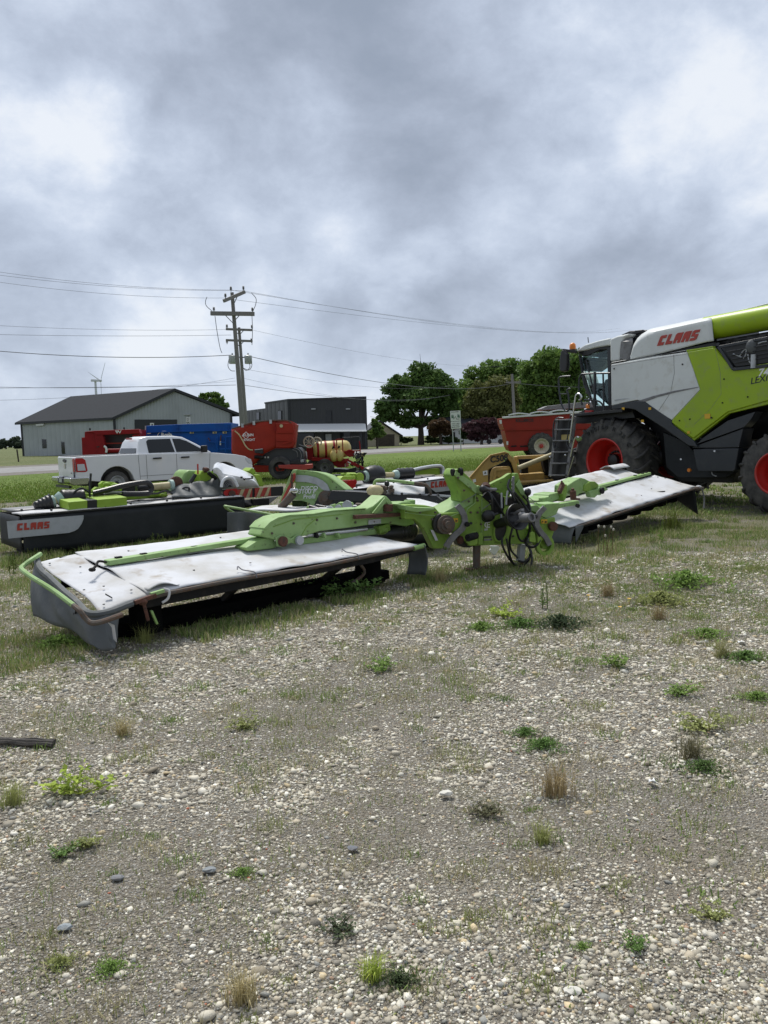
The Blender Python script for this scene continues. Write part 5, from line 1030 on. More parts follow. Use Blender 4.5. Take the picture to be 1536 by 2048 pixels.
    plate('roof_underside',K([(250,420),(300,408),(380,388),(470,374),(470,402),(400,405),(330,440),(285,448)],cb),-n*1.9,DK,T,bevel=.02)
    plate('sun_visor',K([(285,440),(360,436),(400,460),(430,455),(470,452),(470,395),(330,415)],cb-.35),-n*.9,DK,T)
    plate('cab_glass',K([(278,452),(468,400),(478,780),(372,785),(325,640)],cb-.02),-n*.02,MT['cab glass'],T,bevel=0)
    plate('cab_glass',K([(278,452),(468,400),(478,780),(372,785),(325,640)],cb-1.7),-n*.02,MT['cab glass'],T,bevel=0)
    pg=K([(272,450),(300,640),(360,788)],cb-.02); MB().add([p for p in pg]+[p-n*1.7 for p in pg],[(0,1,4,3),(1,2,5,4)]).build('windscreen',MT['cab glass'],T,sm=0)
    for o_ in(cb,cb-1.72):
        for p,q,w in((( 268,440),(300,640),.05),((300,640),(372,792),.05),((470,390),(478,785),.09),((372,790),(480,785),.06),((310,470),(385,775),.035)): MB().beam(K.p(*p,o_),K.p(*q,o_),w,w).build('cab_pillar',ANT,T,bevel=.01)
    MB().beam(K.p(290,560,cb+.02),K.p(345,735,cb+.02),.04,.04).build('door_handle_bar',DK,T)
    plate('cab_floor',K([(330,790),(480,782),(480,860),(250,862),(245,835)],cb+.1),-n*1.9,DK,T)
    plate('operator_seat',K([(412,775),(418,660),(436,600),(460,600),(462,780)],cb-.6),-n*.5,DK,T,bevel=.04)
    m=MB(); m.beam(K.p(372,790,cb-.8),K.p(352,690,cb-.8),.08,.08); m.lathe(K.p(352,688,cb-.8),K.p(352,688,cb-.8)-K.p(372,790,cb-.8),[(0,.16),(.02,.18),(.04,.16)],16,closed=True); m.build('steering_column',DK,T)
    m=MB(); 
    for i in range(3): m.beam(K.p(330,480+i*25,cb-1.5),K.p(450,520-i*12,cb-1.5),.015,.015)
    m.build('wiper_arms',DK,T)
    # mirror, beacon
    m=MB(); m.beam(K.p(150,405,cb+.3),K.p(250,418,cb+.1),.09,.07); m.beam(K.p(160,400,cb+.3),K.p(180,430,cb+.3),.07,.06); m.build('mirror_arm',DK,T,bevel=.015)
    plate('mirror',K([(138,415),(150,400),(180,430),(182,480),(175,545),(150,552),(130,545),(130,470)],cb+.35),-n*.12,DK,T,bevel=.03)
    c=K.p(220,400,cb+.1); MB().lathe(c,(0,0,1),[(0,.075),(.05,.08),(.11,.075),(.15,.045),(.165,0)],16).build('beacon',MT['amber plastic'],T); MB().cyl(c-Vector((0,0,.06)),c,.085,14).build('beacon_base',DK,T)
    c=K.p(322,780,.0); MB().lathe(c,(0,0,1),[(-.06,.05),(.02,.05),(.06,.0)],12).build('amber_lamp',MT['amber plastic'],T)
    plate('red_lamp',K([(300,812),(348,810),(350,835),(302,838)],.0),-n*.08,MT['red plastic'],T,bevel=.008)
    MB().tube([K.p(327,355,cb-.8),K.p(323,318,cb-.8)],.012,5).build('aerial',DK,T)
    # platform and rails
    MB().beam(K.p(245,845,-.2),K.p(600,812,-.2),.5,.07).build('platform',DK,T,bevel=.01)
    def rail(pts,o,r=.022,mt=ANT,nm='hand_rail'): MB().smooth([K.p(x,y,o) for x,y in pts],r,7,4).build(nm,mt,T)
    rail([(262,690),(262,620),(275,572),(300,566),(370,562),(472,560)],-.02); rail([(370,552),(370,680),(368,800)],-.02,.035); rail([(425,560),(428,680),(430,800)],-.02)
    rail([(300,740),(330,740),(400,752),(430,790),(432,815)],-.02); rail([(205,580),(150,584),(126,600),(130,690),(145,770),(170,812),(190,812),(197,790),(190,700),(180,680),(195,665),(205,668)],.1); rail([(130,700),(180,700)],.1,.015)
    rail([(262,690),(275,740),(285,775)],-.02); rail([(300,640),(335,700),(330,760),(322,775)],.02,.015)
    # ladder
    for p,q in(((118,870),(70,1252)),((235,850),(183,1262))): MB().beam(K.p(*p,.25),K.p(*q,.25),.05,.09).build('ladder_rail',MT['grey metal'],T,bevel=.006)
    for y in(875,940,1015,1092,1168,1248):
        t=(y-870)/382.; x0=118-48*t; x1=235-52*t; m=MB(); m.beam(K.p(x0,y,.25),K.p(x1,y-2,.25),.16,.03); m.build('ladder_step',MT['grey metal'],T,bevel=.005)
    plate('ladder_back',K([(128,875),(232,860),(185,1240),(82,1245)],.12),-n*.02,DK,T)
    plate('ladder_sticker',K([(145,975),(203,972),(198,1008),(143,1010)],.14),n*.003,MT['tank yellow'],T,bevel=0)
    rail([(200,1030),(215,900),(236,740),(245,705),(262,698),(278,712),(276,735),(262,742)],.32,.02,MT['chrome'],'grab_rail')
    rail([(205,1125),(225,1030),(235,1000),(250,988),(262,995)],.32,.018,MT['chrome'],'grab_rail'); rail([(188,1250),(228,1120)],.32,.014,MT['chrome'],'grab_rail')
    rail([(120,1060),(95,1060),(88,960),(95,890),(118,862),(160,862)],.3,.018); rail([(205,1070),(180,1040),(190,960),(205,850),(225,850)],.3,.016)
    c=K.p(262,1002,.2); MB().ell(c,.08,.06,.06,8).build('ladder_pivot',MT['faded green paint'],T)
    for x,y in((172,1112),(70,1252),(68,1125)): MB().ell(K.p(x,y,.3),.03,.03,.03,8).build('ladder_bolt',MT['chrome'],T)
    plate('axle_box',K([(230,850),(420,830),(620,810),(640,860),(430,880),(300,900),(235,900)],-.25),-n*2.4,DK,T)
    # unloading tube
    p0=K.p(1120,262,-.35); p1=K.p(2300,30,-.35); p1.z=p0.z+.12
    MB().lathe(p0,p1-p0,[(0,.245),((p1-p0).length,.245),((p1-p0).length,.0)],40).build('unloading_tube',LIM,T,sm=60)
    pr=K.p(1165,205,-.5); MB().beam(pr+UPV*.03,p1+UPV*.36-n*.15,.12,.07).build('tube_rail',MT['light grey metal'],T,bevel=.01)
    m=MB()
    for i in range(26): 
        q=p0.lerp(p1,i/26)-UPV*(.30+.05*random.random()); m.beam(q,q+a*.25+UPV*random.uniform(-.08,.05),.03,.05)
    m.build('hose_bundle',DK,T)
    # engine bay grille
    gr=[(1205,385),(1536,322),(2050,228),(2080,400),(1536,510),(1302,535)]; inn=[(1240,392),(1536,338),(2030,250),(2055,385),(1536,488),(1318,515)]
    plate('grille_recess',K(inn,.004),n*.002,DK,T,bevel=0)
    for i in range(6):
        p,q=gr[i],gr[(i+1)%6]; MB().beam(K.p(*p,.02),K.p(*q,.02),.04,.06).build('grille_frame',ANT,T,bevel=.01)
    for f_ in(.2,.42,.62,.82):
        l=K.p(1240+75*f_,392+122*f_,.04); r_=K.p(2030+20*f_,250+135*f_,.04); MB().tube([l,r_],.008,5).build('grille_bar',ANT,T)
    for x in(1532,1750,1960): MB().beam(K.p(x,340-(x-1532)*.2,.045),K.p(x+15,488-(x-1532)*.2,.045),.03,.015).build('grille_post',ANT,T)
    c=K.p(1438,470,.03); MB().cyl(c-UPV*.16,c+UPV*.1,.05,14).build('engine_filter',MT['light grey metal'],T)
    for h in([(1345,445),(1370,410),(1390,400),(1385,440),(1370,460)],[(1400,430),(1410,480),(1430,500)],[(1300,430),(1340,445),(1360,455)],[(1470,360),(1500,350),(1536,345)]): MB().smooth([K.p(x,y,.02) for x,y in h],.013,6).build('engine_pipe',MT['light grey metal'],T)
    MB().ell(K.p(1440,380,.0),.16,.05,.14,12).build('engine_cover',MT['curtain grey'],T)
    # model lettering
    X=(K.p(1536,610,.0)-K.p(1420,635,.0)); o=K.p(1417,636,.0); txt('LEXION',o,X,UPV,(K.p(1417,636)-K.p(1417,592)).length,MT['decal black'],T,bold=.015,shear=.12,sx=1.0)
    o=K.p(1462,592,.0); txt('7400',o,X,UPV,(K.p(1462,592)-K.p(1462,534)).length,MT['letter white'],T,bold=.02,shear=.25,sx=1.0)
    # wheels
    wheel(T,cp.sz(0,1.0,0),n,1.0,.85,.50,20,dish=.48,txt_=('900/60 R 38 C',.735,.10,-.62),bolt=18)
    wheel(T,cp.sz(4.03,.80,-.05),n,.80,.60,.40,18,dish=.30,bolt=10,lug_r=.028)
    wheel(T,cp.sz(0,1.0,-2.6),n,1.0,.85,.50,20,dish=.2); wheel(T,cp.sz(4.03,.80,-2.7),n,.80,.6,.40,18,dish=.2)
    MB().cyl(cp.sz(0,1.0,-.6),cp.sz(0,1.0,-2.8),.22,14).build('axle',DK,T); MB().cyl(cp.sz(4.03,.8,-.5),cp.sz(4.03,.8,-2.8),.14,14).build('axle',DK,T)
    # header coupling ahead of the front axle
    plate('feeder_house',[cp.sz(-.3,.9,-.9),cp.sz(-.3,1.7,-.9),cp.sz(-2.6,1.0,-.9),cp.sz(-2.6,.35,-.9)],-n*1.5,DK,T,bevel=.03)
combine()
# ---------- pickup ----------
def pickup():
    th=R_(38); P=Plane(-9.72,24.4,math.cos(th),math.sin(th)); n=P.n; WP=MT['white paint']
    T=thing('pickup_truck',P.sz(3,0,-1),'white crew cab pickup truck with black door handles parked behind the grey mower','pickup truck')
    c=Crop(P,0,700,3.)
    def arch(cx,r,z0=.42,n_=12): return [(cx+r*math.cos(t),.42+r*math.sin(t)) for t in np.linspace(0,math.pi,n_)]
    S=lambda pts,o=0.:[P.sz(s,z,o) for s,z in pts]
    lo=[(6.2,.50),(6.28,.75),(6.22,.98),(6.0,1.12),(5.6,1.20),(4.75,1.29),(4.5,1.30),(2.02,1.34),(.03,1.32),(0,1.28),(.02,.62),(.25,.55)]
    body=lo+[(1.30-.56*math.cos(t),.40+.56*math.sin(t)) for t in np.linspace(.15,math.pi-.15,12)]+[(2.0,.42),(4.4,.42)]+[(5.15-.55*math.cos(t),.40+.55*math.sin(t)) for t in np.linspace(.1,math.pi-.1,12)]
    plate('body',S(body),-n*1.98,WP,T,bevel=.05)
    # greenhouse: tapered cabin from side outline
    g=[(2.02,1.30),(2.12,1.72),(2.22,1.86),(2.5,1.92),(3.4,1.92),(3.75,1.87),(4.2,1.62),(4.72,1.30)]
    def taper(z): return .04+.30*max(0,(z-1.30))/.62
    m=MB(); A=[P.sz(s,z,-taper(z)) for s,z in g]; B=[P.sz(s,z,-1.98+taper(z)) for s,z in g]; k=len(g)
    m.add(A+B,[tuple(range(k)),tuple(range(2*k-1,k-1,-1))]+[(i,k+i,k+(i+1)%k,(i+1)%k) for i in range(k)]); m.build('cabin',WP,T,bevel=.05)
    def win(pts,o=.012): 
        A=[P.sz(s,z,-taper(z)+o) for s,z in pts]; return plate('side_window',A,-n*.02,MT['window glass'],T,bevel=0)
    win([(2.42,1.36),(2.42,1.74),(2.5,1.81),(3.28,1.82),(3.34,1.36)]); win([(3.40,1.36),(3.36,1.82),(3.62,1.81),(3.85,1.73),(4.40,1.40),(4.42,1.36)])
    # rear window and tailgate on the back
    bk=-P.a; R=lambda w,z,o=0:P.sz(-o+ (0 if z<1.3 else 0),z,-w)
    r=[P.sz(2.04+.16*(z-1.33)/.4-.03,z,-w) for w,z in((.22,1.36),(.30,1.78),(1.68,1.78),(1.76,1.36))]; plate('rear_window',r,bk*.015,MT['window glass'],T,bevel=0)
    tg=[P.sz(-.015,z,-w) for w,z in((.20,.66),(.20,1.30),(1.78,1.30),(1.78,.66))]; t=plate('tailgate',tg,bk*.03,WP,T,bevel=.02)
    tt=[P.sz(-.05,z,-w) for w,z in((1.10,1.20),(.88,1.20),(.92,1.27),(1.06,1.27))]; plate('tailgate_handle',[P.sz(-.05,z,-w) for w,z in((.82,1.14),(.82,1.22),(.96,1.25),(1.16,1.22),(1.16,1.17),(.98,1.12))],bk*.02,MT['black plastic'],t,bevel=.005)
    plate('badge',[P.sz(-.05,z,-w) for w,z in((.90,1.08),(.99,1.10),(1.08,1.08),(1.06,.97),(.99,.92),(.92,.97))],bk*.015,MT['chrome'],t,bevel=.003)
    plate('badge',[P.sz(-.05,z,-w) for w,z in((.26,.78),(.26,.81),(.38,.81),(.38,.78))],bk*.01,MT['grey metal'],t,bevel=0)
    plate('cargo_lid',[P.sz(s,1.325,-w) for s,w in((.05,.1),(1.98,.1),(1.98,1.88),(.05,1.88))],(0,0,.015),MT['black plastic'],T,bevel=0)
    # tail lamp wraps the corner
    lamp=plate('tail_lamp',[P.sz(s,z,.012) for s,z in((.01,.83),(.0,1.27),(.22,1.27),(.31,1.20),(.36,.86),(.30,.82))],-n*.04,MT['red plastic'],T,bevel=.012)
    plate('lamp_lens',[P.sz(s,z,.018) for s,z in((.05,.87),(.04,1.08),(.26,1.08),(.30,.87))],n*.006,MT['headlamp glass'],lamp,bevel=.004)
    plate('tail_lamp',[P.sz(-.03,z,-w) for w,z in((0,.83),(0,1.27),(.17,1.26),(.17,.84))],bk*.02,MT['red plastic'],T,bevel=.01)
    # bumper
    b=MB(); b.prism([P.sz(s,z,.03) for s,z in((-.22,.50),(-.22,.66),(.38,.66),(.40,.58),(.34,.42),(-.1,.42))],-n*.65); b.prism([P.sz(s,z,-1.35) for s,z in((-.22,.50),(-.22,.66),(.1,.66),(.1,.42),(-.1,.42))],-n*.65); b.build('rear_bumper',MT['chrome'],T,bevel=.03)
    plate('bumper_step',[P.sz(s,z,-.62) for s,z in((-.20,.46),(-.20,.62),(.1,.62),(.1,.44))],-n*.76,MT['black plastic'],T,bevel=.01)
    plate('number_plate',[P.sz(-.215,z,-w) for w,z in((.84,.50),(.84,.62),(1.14,.62),(1.14,.50))],bk*.01,MT['headlamp glass'],T,bevel=0)
    m=MB(); m.beam(P.sz(-.15,.36,-.2),P.sz(-.15,.36,-1.7),.08,.08); m.build('tow_bar',MT['black plastic'],T)
    # doors: seam strips, handles
    for s in(2.06,2.30,3.36,4.55): MB().beam(P.sz(s,.50,.003),P.sz(s+(.06 if s>4 else -.03 if s<2.2 else 0),1.30,.003),.006,.012).build('door_seam',MT['grey metal'],T,sm=0)
    MB().beam(P.sz(2.06,.60,.004),P.sz(5.0,.62,.004),.006,.012).build('sill_crease',MT['grey metal'],T,sm=0)
    for s in(2.52,3.52): 
        MB().beam(P.sz(s,1.17,.03),P.sz(s+.30,1.175,.03),.05,.05).build('door_handle',MT['black plastic'],T,bevel=.012)
    MB().box(P.sz(4.32,1.44,.16),.10,.10,.12,P.a).build('wing_mirror',MT['black plastic'],T,bevel=.04); MB().beam(P.sz(4.3,1.38,.1),P.sz(4.32,1.36,-.05),.05,.05).build('mirror_stalk',MT['black plastic'],T)
    plate('headlamp',[P.sz(s,z,.012) for s,z in((5.98,1.02),(6.02,1.08),(6.22,1.0),(6.27,.84),(6.12,.84))],-n*.05,MT['headlamp glass'],T,bevel=.01)
    plate('front_bumper',[P.sz(s,z,.01) for s,z in((6.0,.45),(6.32,.45),(6.34,.68),(6.2,.72))],-n*1.96,MT['chrome'],T,bevel=.03)
    plate('hood_vent',[P.sz(s,z,-.3) for s,z in((5.0,1.27),(5.3,1.235),(5.3,1.245),(5.0,1.28))],-n*.2,MT['grey metal'],T,bevel=0)
    plate('brake_lamp',[P.sz(2.12,z,-w) for w,z in((.72,1.82),(.72,1.88),(1.25,1.88),(1.25,1.82))],bk*.03,MT['red plastic'],T,bevel=.004)
    for s in(1.30,5.15):
        for o in(-.03,-1.72): 
            w=wheel(T,P.sz(s,.40,o),n,.41,.24,.24,0,rim='light grey metal',dish=.08,bolt=6)
        MB().cyl(P.sz(s,.42,-.30),P.sz(s,.42,-.34),.55,20).build('wheel_well',MT['black plastic'],T)
    plate('underside',S([(.3,.36),(6.0,.36),(6.0,.52),(.3,.52)],-.35),-n*1.3,MT['black plastic'],T)
pickup()
# ---------- grey and lime butterfly mower behind ----------
def second_mower():
    P=Plane(-5.4,11.4,.776,.63); v=-P.n; n=P.n; CD,LI,CV=MT['curtain dark'],MT['lime paint'],MT['deck cloth']
    T=thing('butterfly_mower',P.sz(4.5,0,-.5),'newer lime green butterfly mower with dark side curtains and red lettering behind the old one','mower')
    S=lambda s,z,w=0: P.sz(s,z,-w)
    for s0,s1,za,zb in((0,3.72,.68,.70),(5.95,8.92,.66,.755)):
        Zt=lambda s:za+(zb-za)*(s-s0)/(s1-s0)
        MB().grid(lambda u,w_:S(s0+(s1-s0)*u+0,Zt(s0+(s1-s0)*u)-.03-(Zt(s0)-.12)*w_,-.02+.03*math.sin(u*9)*w_),40,6).build('front_curtain',CD,T,solid=.01)
        for k,s in((0,s0),(1,s1)):
            MB().grid(lambda u,w_:S(s+(.02 if k else -.02),Zt(s)-.03-.5*w_,1.25*u),12,5).build('end_curtain',CD,T,solid=.01)
        MB().grid(lambda u,w_:S(s0+(s1-s0)*u,Zt(s0+(s1-s0)*u)-.03-.5*w_,1.27),20,3).build('rear_curtain',CD,T,solid=.01)
        MB().grid(lambda u,w_:S(s0+(s1-s0)*u,Zt(s0+(s1-s0)*u)+.006*math.sin(u*30+w_*5),.55*w_),40,6).build('deck_cover',CV,T,solid=.02)
        MB().grid(lambda u,w_:S(s0+(s1-s0)*u,Zt(s0+(s1-s0)*u)+.02,.55+.70*w_),30,3).build('deck_plate',MT['grey metal'],T,solid=.02)
        MB().beam(S(s0,Zt(s0)-.01,-.02),S(s1,Zt(s1)-.01,-.02),.05,.035).build('edge_rail',MT['black plastic'],T,bevel=.008)
        m=MB()
        for i in range(12): 
            s=s0+.15+(s1-s0-.3)*i/11; m.ell(S(s,Zt(s)+.03,.10 if i%2 else .56),.022,.022,.02,8)
        m.build('deck_knobs',MT['black plastic'],T)
        MB().prism([S(s0+.1,.05,.45),S(s0+.1,.16,.45),S(s1-.1,.16,.45),S(s1-.1,.05,.45)],v*.4).build('cutter_bar',MT['dark metal'],T)
    # side decals
    K=Crop(P,0,960,1536/220.)
    d=plate('logo_panel',K([(93,578),(1168,490),(1165,545),(1140,610),(1090,680),(1040,712),(960,738),(118,818)],.045),n*.003,MT['decal white'],T,bevel=0)
    X=K.p(870,660)-K.p(225,708); logo('CLAAS',K.p(225,708,.052),X,UPV,.105,MT['decal red'],d,shear=.12,off=.003)
    K3=Crop(P,740,930,7.68)
    d=plate('logo_panel',K3([(845,262),(1280,205),(1282,385),(1010,418),(930,360),(880,300)],.045),n*.003,MT['decal white'],T,bevel=0)
    X=K3.p(1220,325)-K3.p(925,355); logo('CLAAS',K3.p(925,355,.052),X,UPV,.135,MT['decal red'],d,shear=.12,off=.003)
    C1=Crop(P,0,880,3.)
    # lime boxes on left wing
    plate('lime_cover',C1([(410,372),(525,362),(525,418),(415,424)],-.05),v*.5+Vector((0,0,.03)),LI,T,bevel=.012); plate('black_cover',C1([(525,362),(583,358),(583,410),(525,414)],-.055),v*.45,MT['black plastic'],T); plate('lime_cover',C1([(583,358),(762,342),(765,396),(583,410)],-.05),v*.5+Vector((0,0,.03)),LI,T,bevel=.012)
    plate('lime_cross_frame',C1([(400,352),(520,330),(780,318),(1000,318),(1005,350),(760,360),(420,372)],-.9),v*.5,LI,T,bevel=.015)
    for x0,x1,y,w in((560,640,300,.9),(640,720,285,1.0),(690,760,300,1.1),(480,560,335,.8),(900,1000,325,.8),(800,860,320,.7),(600,690,265,1.3)): plate('lime_bracket',C1([(x0,y),(x0+20,y-18),(x1,y-12),(x1+10,y+12),(x0+5,y+18)],-w),v*.12,LI,T,bevel=.01)
    def shaft(pts,off,nm='drive_shaft'):
        (x0,y0),(x1,y1)=pts; p,q=C1.p(x0,y0,-off),C1.p(x1,y1,-off); return p,q-p
    p,d=shaft(((205,395),(305,372)),.6); L_=d.length; MB().lathe(p,d,[(L_*i/9,.05+.075*i/9+.012*(i%2)) for i in range(10)],18).build('shaft_bellows',MT['black plastic'],T)
    MB().lathe(p,d,[(L_,.09),(L_*1.2,.10),(L_*1.22,.07)],18).build('shaft_collar',MT['teal plastic'],T); MB().lathe(p,d,[(L_*1.2,.06),(L_*1.62,.06)],16).build('shaft_tube',MT['tan plastic'],T)
    p,d=shaft(((340,370),(375,352)),.6); L_=d.length; MB().lathe(p,d,[(0,.07),(L_*.3,.11),(L_,.13)],18).build('shaft_collar',MT['teal plastic'],T)
    p,d=shaft(((372,352),(500,340)),.6); L_=d.length; MB().lathe(p,d,[(L_*i/9,.14-.03*i/9+.012*(i%2)) for i in range(10)],18).build('shaft_bellows',MT['black plastic'],T)
    p,d=shaft(((815,292),(910,280)),.7); L_=d.length; MB().lathe(p,d,[(0,.08),(L_*.12,.09),(L_*.14,.06),(L_,.06)],16).build('shaft_bellows',MT['black plastic'],T)
    p,d=shaft(((905,282),(1015,272)),.7); L_=d.length; MB().lathe(p,d,[(0,.06),(L_,.062)],16).build('shaft_tube',MT['tan plastic'],T); MB().lathe(p,d,[(L_,.07),(L_*1.03,.10),(L_*1.2,.10)],16).build('shaft_collar',MT['teal plastic'],T)
    c=C1.p(1060,258,-.7); MB().lathe(c,n,[(-.06,.12),(.0,.12),(.03,.08),(.03,0)],18).build('red_joint',MT['rust'],T)
    # hose guide loop and hydraulic lines
    m=MB(); lp=[(560,320),(640,300),(735,275),(850,256),(890,258),(910,285),(900,312),(870,322),(735,325)]; m.smooth([C1.p(x,y,-.45) for x,y in lp],.045,8,5); m.build('hose_guide',MT['black plastic'],T)
    plate('black_guide_plate',C1([(735,280),(812,272),(812,318),(735,322)],-.6),v*.05,MT['black plastic'],T)
    for i,h in enumerate(([(540,360),(538,300),(542,250),(545,200)],[(425,345),(450,310),(490,290),(530,310)],[(545,340),(600,330),(700,325),(800,330),(950,320)],[(1090,300),(1110,285),(1135,290),(1130,310)],[(620,330),(660,315),(760,312)],[(950,318),(1000,305),(1035,325)])):
        MB().smooth([C1.p(x,y,-.5) for x,y in h],.018,6,4).build('hydraulic_hose',MT['black plastic'] if i!=4 else MT['light grey metal'],T)
    for (x,y) in((690,270),(700,300),(640,265),(980,330),(940,315)): MB().ell(C1.p(x,y,-.7),.07,.04,.035,8).build('lime_fitting',LI,T)
    # centre section
    K6=Crop(P,340,900,1536/260.)
    def bag(u,w_):
        x=20+590*u; top=np.interp(x,[20,140,250,400,540,575,612],[470,425,400,385,348,345,450]); y=555+(top-555)*w_-20*w_*abs(math.sin(u*9)); return K6.p(x,min(y,555),-.35-.35*w_-.06*math.sin(u*14+w_*3))
    MB().grid(bag,40,8).build('folded_curtain',MT['curtain grey'],T,solid=.02)
    plate('lime_hood',K6([(120,420),(150,330),(185,255),(230,235),(330,240),(370,260),(330,330),(270,390),(200,410)],-1.0),v*.5,MT['faded green paint'],T,bevel=.06)
    plate('lime_box',K6([(350,290),(385,240),(455,262),(498,345),(440,375),(365,395)],-.75),v*.35,LI,T,bevel=.02); plate('lime_box',K6([(925,250),(975,205),(1015,245),(1000,285),(985,300)],-1.1),v*.3,LI,T,bevel=.02)
    plate('lime_panel',K6([(505,250),(560,275),(600,330),(605,380),(580,350),(540,300),(512,285)],-.9),v*.2,LI,T,bevel=.01); plate('lime_panel',K6([(1000,290),(1065,290),(1090,330),(1112,430),(1050,432),(1035,370)],-1.0),v*.3,LI,T,bevel=.02)
    MB().beam(K6.p(327,165,-.7),K6.p(330,285,-.7),.022,.022).build('red_rod',MT['red plastic'],T); m=MB(); m.cyl(K6.p(395,235,-.75),K6.p(430,235,-.75),.05,10); m.ell(K6.p(440,232,-.75),.04,.04,.04,8); m.build('red_fitting',MT['rust'],T)
    m=MB(); m.cyl(K6.p(240,385,-.6),K6.p(300,290,-.6),.035,10); m.cyl(K6.p(455,270,-.7),K6.p(545,335,-.7),.035,10); m.build('hydraulic_ram',MT['black plastic'],T); MB().cyl(K6.p(490,300,-.72),K6.p(520,325,-.72),.02,8).build('ram_rod',MT['steel bright'],T)
    # white hood with arched cut-out, swelling towards the viewer
    xs=[510,530,560,620,700,800,900,960,1000,1030,1050]; tp=[200,165,152,160,190,222,262,292,330,390,435]; bt=[260,265,300,345,375,400,432,434,436,437,438]
    def hood(u,w_):
        x=510+540*u; t=np.interp(x,xs,tp); b=np.interp(x,[510,560,600,620,1050],[262,290,360,440,438]); 
        return K6.p(x,b+(t-b)*w_,-.45+.18*math.sin(math.pi*min(1,w_*.75+.1))*(1-abs(u-.5))-.55*max(0,w_-.6)/.4)
    MB().grid(hood,36,14).build('white_hood',MT['white paint'],T,solid=.02)
    ar=[(622,440),(628,400),(650,370),(680,358),(710,370),(735,400),(745,440)]; plate('arch_opening',K6(ar,-.25),n*.004,MT['black plastic'],T,bevel=0)
    MB().smooth([K6.p(x,y,-.23) for x,y in((608,440),(615,390),(640,345),(690,322),(740,335),(775,380),(800,432))],.03,8,4).build('arch_lip',MT['white paint'],T)
    m=MB()
    for k in range(4): m.smooth([K6.p(680+ (x-680)*(1-.18*k)+8*k,440+(y-440)*(1-.2*k),-.235) for x,y in ar],.008,5,3)
    m.build('spring_coils',MT['grey metal'],T)
    m=MB(); m.beam(K6.p(875,342,-.2),K6.p(980,335,-.2),.01,.02); 
    for x,y in((845,322),(970,316),(878,342)): m.ell(K6.p(x,y,-.22),.025,.02,.025,6)
    m.build('hood_catches',MT['black plastic'],T)
    # lighting bars with warning stripes
    def bar(K,pts,off,nm='light_bar'): return plate(nm,K(pts,off),v*.06,MT['black plastic'],T,bevel=.006)
    b=bar(K6,[(630,470),(1340,428),(1340,540),(980,560),(830,570),(680,580),(640,550)],-.3)
    for x0 in(780,1000):
        w_=190 if x0==780 else 190; y0=462 if x0==780 else 445
        plate('warning_board',K6([(x0,y0+6),(x0+w_,y0-8),(x0+w_,y0+96),(x0,y0+112)],-.29),n*.006,MT['decal red'],b,bevel=0)
        for q in(0,95): plate('stripe',K6([(x0+20+q,y0+110-q*.1),(x0+60+q,y0+104-q*.1),(x0+105+q if q==0 else x0+188,y0-2-q*.05),(x0+62+q,y0+2-q*.05)],-.28),n*.003,MT['letter white'] if 0 else MT['tan plastic'],b,bevel=0)
    c=K6.p(662,508,-.28); MB().cyl(c,c+n*.03,.05,16).build('red_reflector',MT['red plastic'],b); c=K6.p(730,520,-.28); MB().box(c,.11,.02,.095,P.a).build('tail_lamp',MT['red plastic'],b,bevel=.01)
    c=K6.p(733,520,-.24); MB().lathe(c,n,[(0,.07),(.02,.065),(.02,.05)],16).build('lamp_ring',MT['rust'],b)
    plate('mud_flap',K6([(860,595),(980,580),(1290,545),(1200,620),(1150,655),(1000,650),(880,650)],-.1),v*.04,MT['grey metal'],T); 
    m=MB(); m.beam(K6.p(960,620,-.08),K6.p(1155,610,-.08),.1,.12); m.ell(K6.p(900,650,-.1),.12,.06,.05,8); m.build('dark_latch',MT['dark metal'],T)
    K3b=Crop(P,590,860,1536/190.)
    b=plate('light_bar',K3b([(740,815),(985,805),(985,925),(850,950)],.02),v*.06,MT['decal red'],T,bevel=.005); plate('stripe',K3b([(690,825),(745,818),(850,950),(800,950)],.02),v*.05,MT['tan plastic'],b,bevel=0)
    for x,y,r in((905,880,.09),(960,840,.05)): c=K3b.p(x,y,.02); MB().cyl(c,c+n*.02,r,14).build('tail_lamp',MT['red plastic'],b)
    plate('black_arm',K3b([(560,730),(800,720),(800,760),(640,780),(600,765)],-.6),v*.2,MT['black plastic'],T); plate('lime_arm',K3b([(700,815),(780,745),(985,740),(985,790),(850,800)],-.4),v*.3,LI,T,bevel=.02)
    for x0,y0,x1,y1 in((780,700,830,725),(880,700,960,725),(940,700,985,760),(840,715,920,745)): plate('lime_bracket',K3b([(x0,y1),(x0+8,y0),(x1,y0+6),(x1+6,y1)],-.5),v*.1,LI,T,bevel=.01)
    plate('lime_gearbox',K3b([(1005,710),(1020,695),(1105,695),(1120,720),(1118,815),(1010,818)],-.45),v*.4,LI,T,bevel=.03); MB().smooth([K3b.p(x,y,-.35) for x,y in((985,690),(1040,672),(1100,690),(1130,740),(1125,810))],.022,6).build('hydraulic_hose',MT['black plastic'],T)
    p,q=K3b.p(1125,750,-.7),K3b.p(1150,748,-.7); MB().lathe(p,P.a,[(0,.10),(.05,.14)],16).build('shaft_collar',MT['teal plastic'],T)
    MB().lathe(K3b.p(1145,745,-.7),P.a,[(i*.05,.17+.045*math.sin(i*.35)+.012*(i%2)) for i in range(9)],20).build('shaft_bellows',MT['black plastic'],T)
    p,q=K3.p(95,155,-.75),K3.p(380,152,-.75); MB().cyl(p,q,.06,16).build('shaft_tube',MT['tan plastic'],T); MB().lathe(K3.p(355,150,-.75),P.a,[(0,.07),(.04,.10),(.18,.11),(.2,.08)],16).build('shaft_collar',MT['teal plastic'],T)
    MB().lathe(K3.p(415,140,-.75),P.a,[(i*.06,.12+.015*(i%2)) for i in range(8)],18).build('shaft_bellows',MT['black plastic'],T)
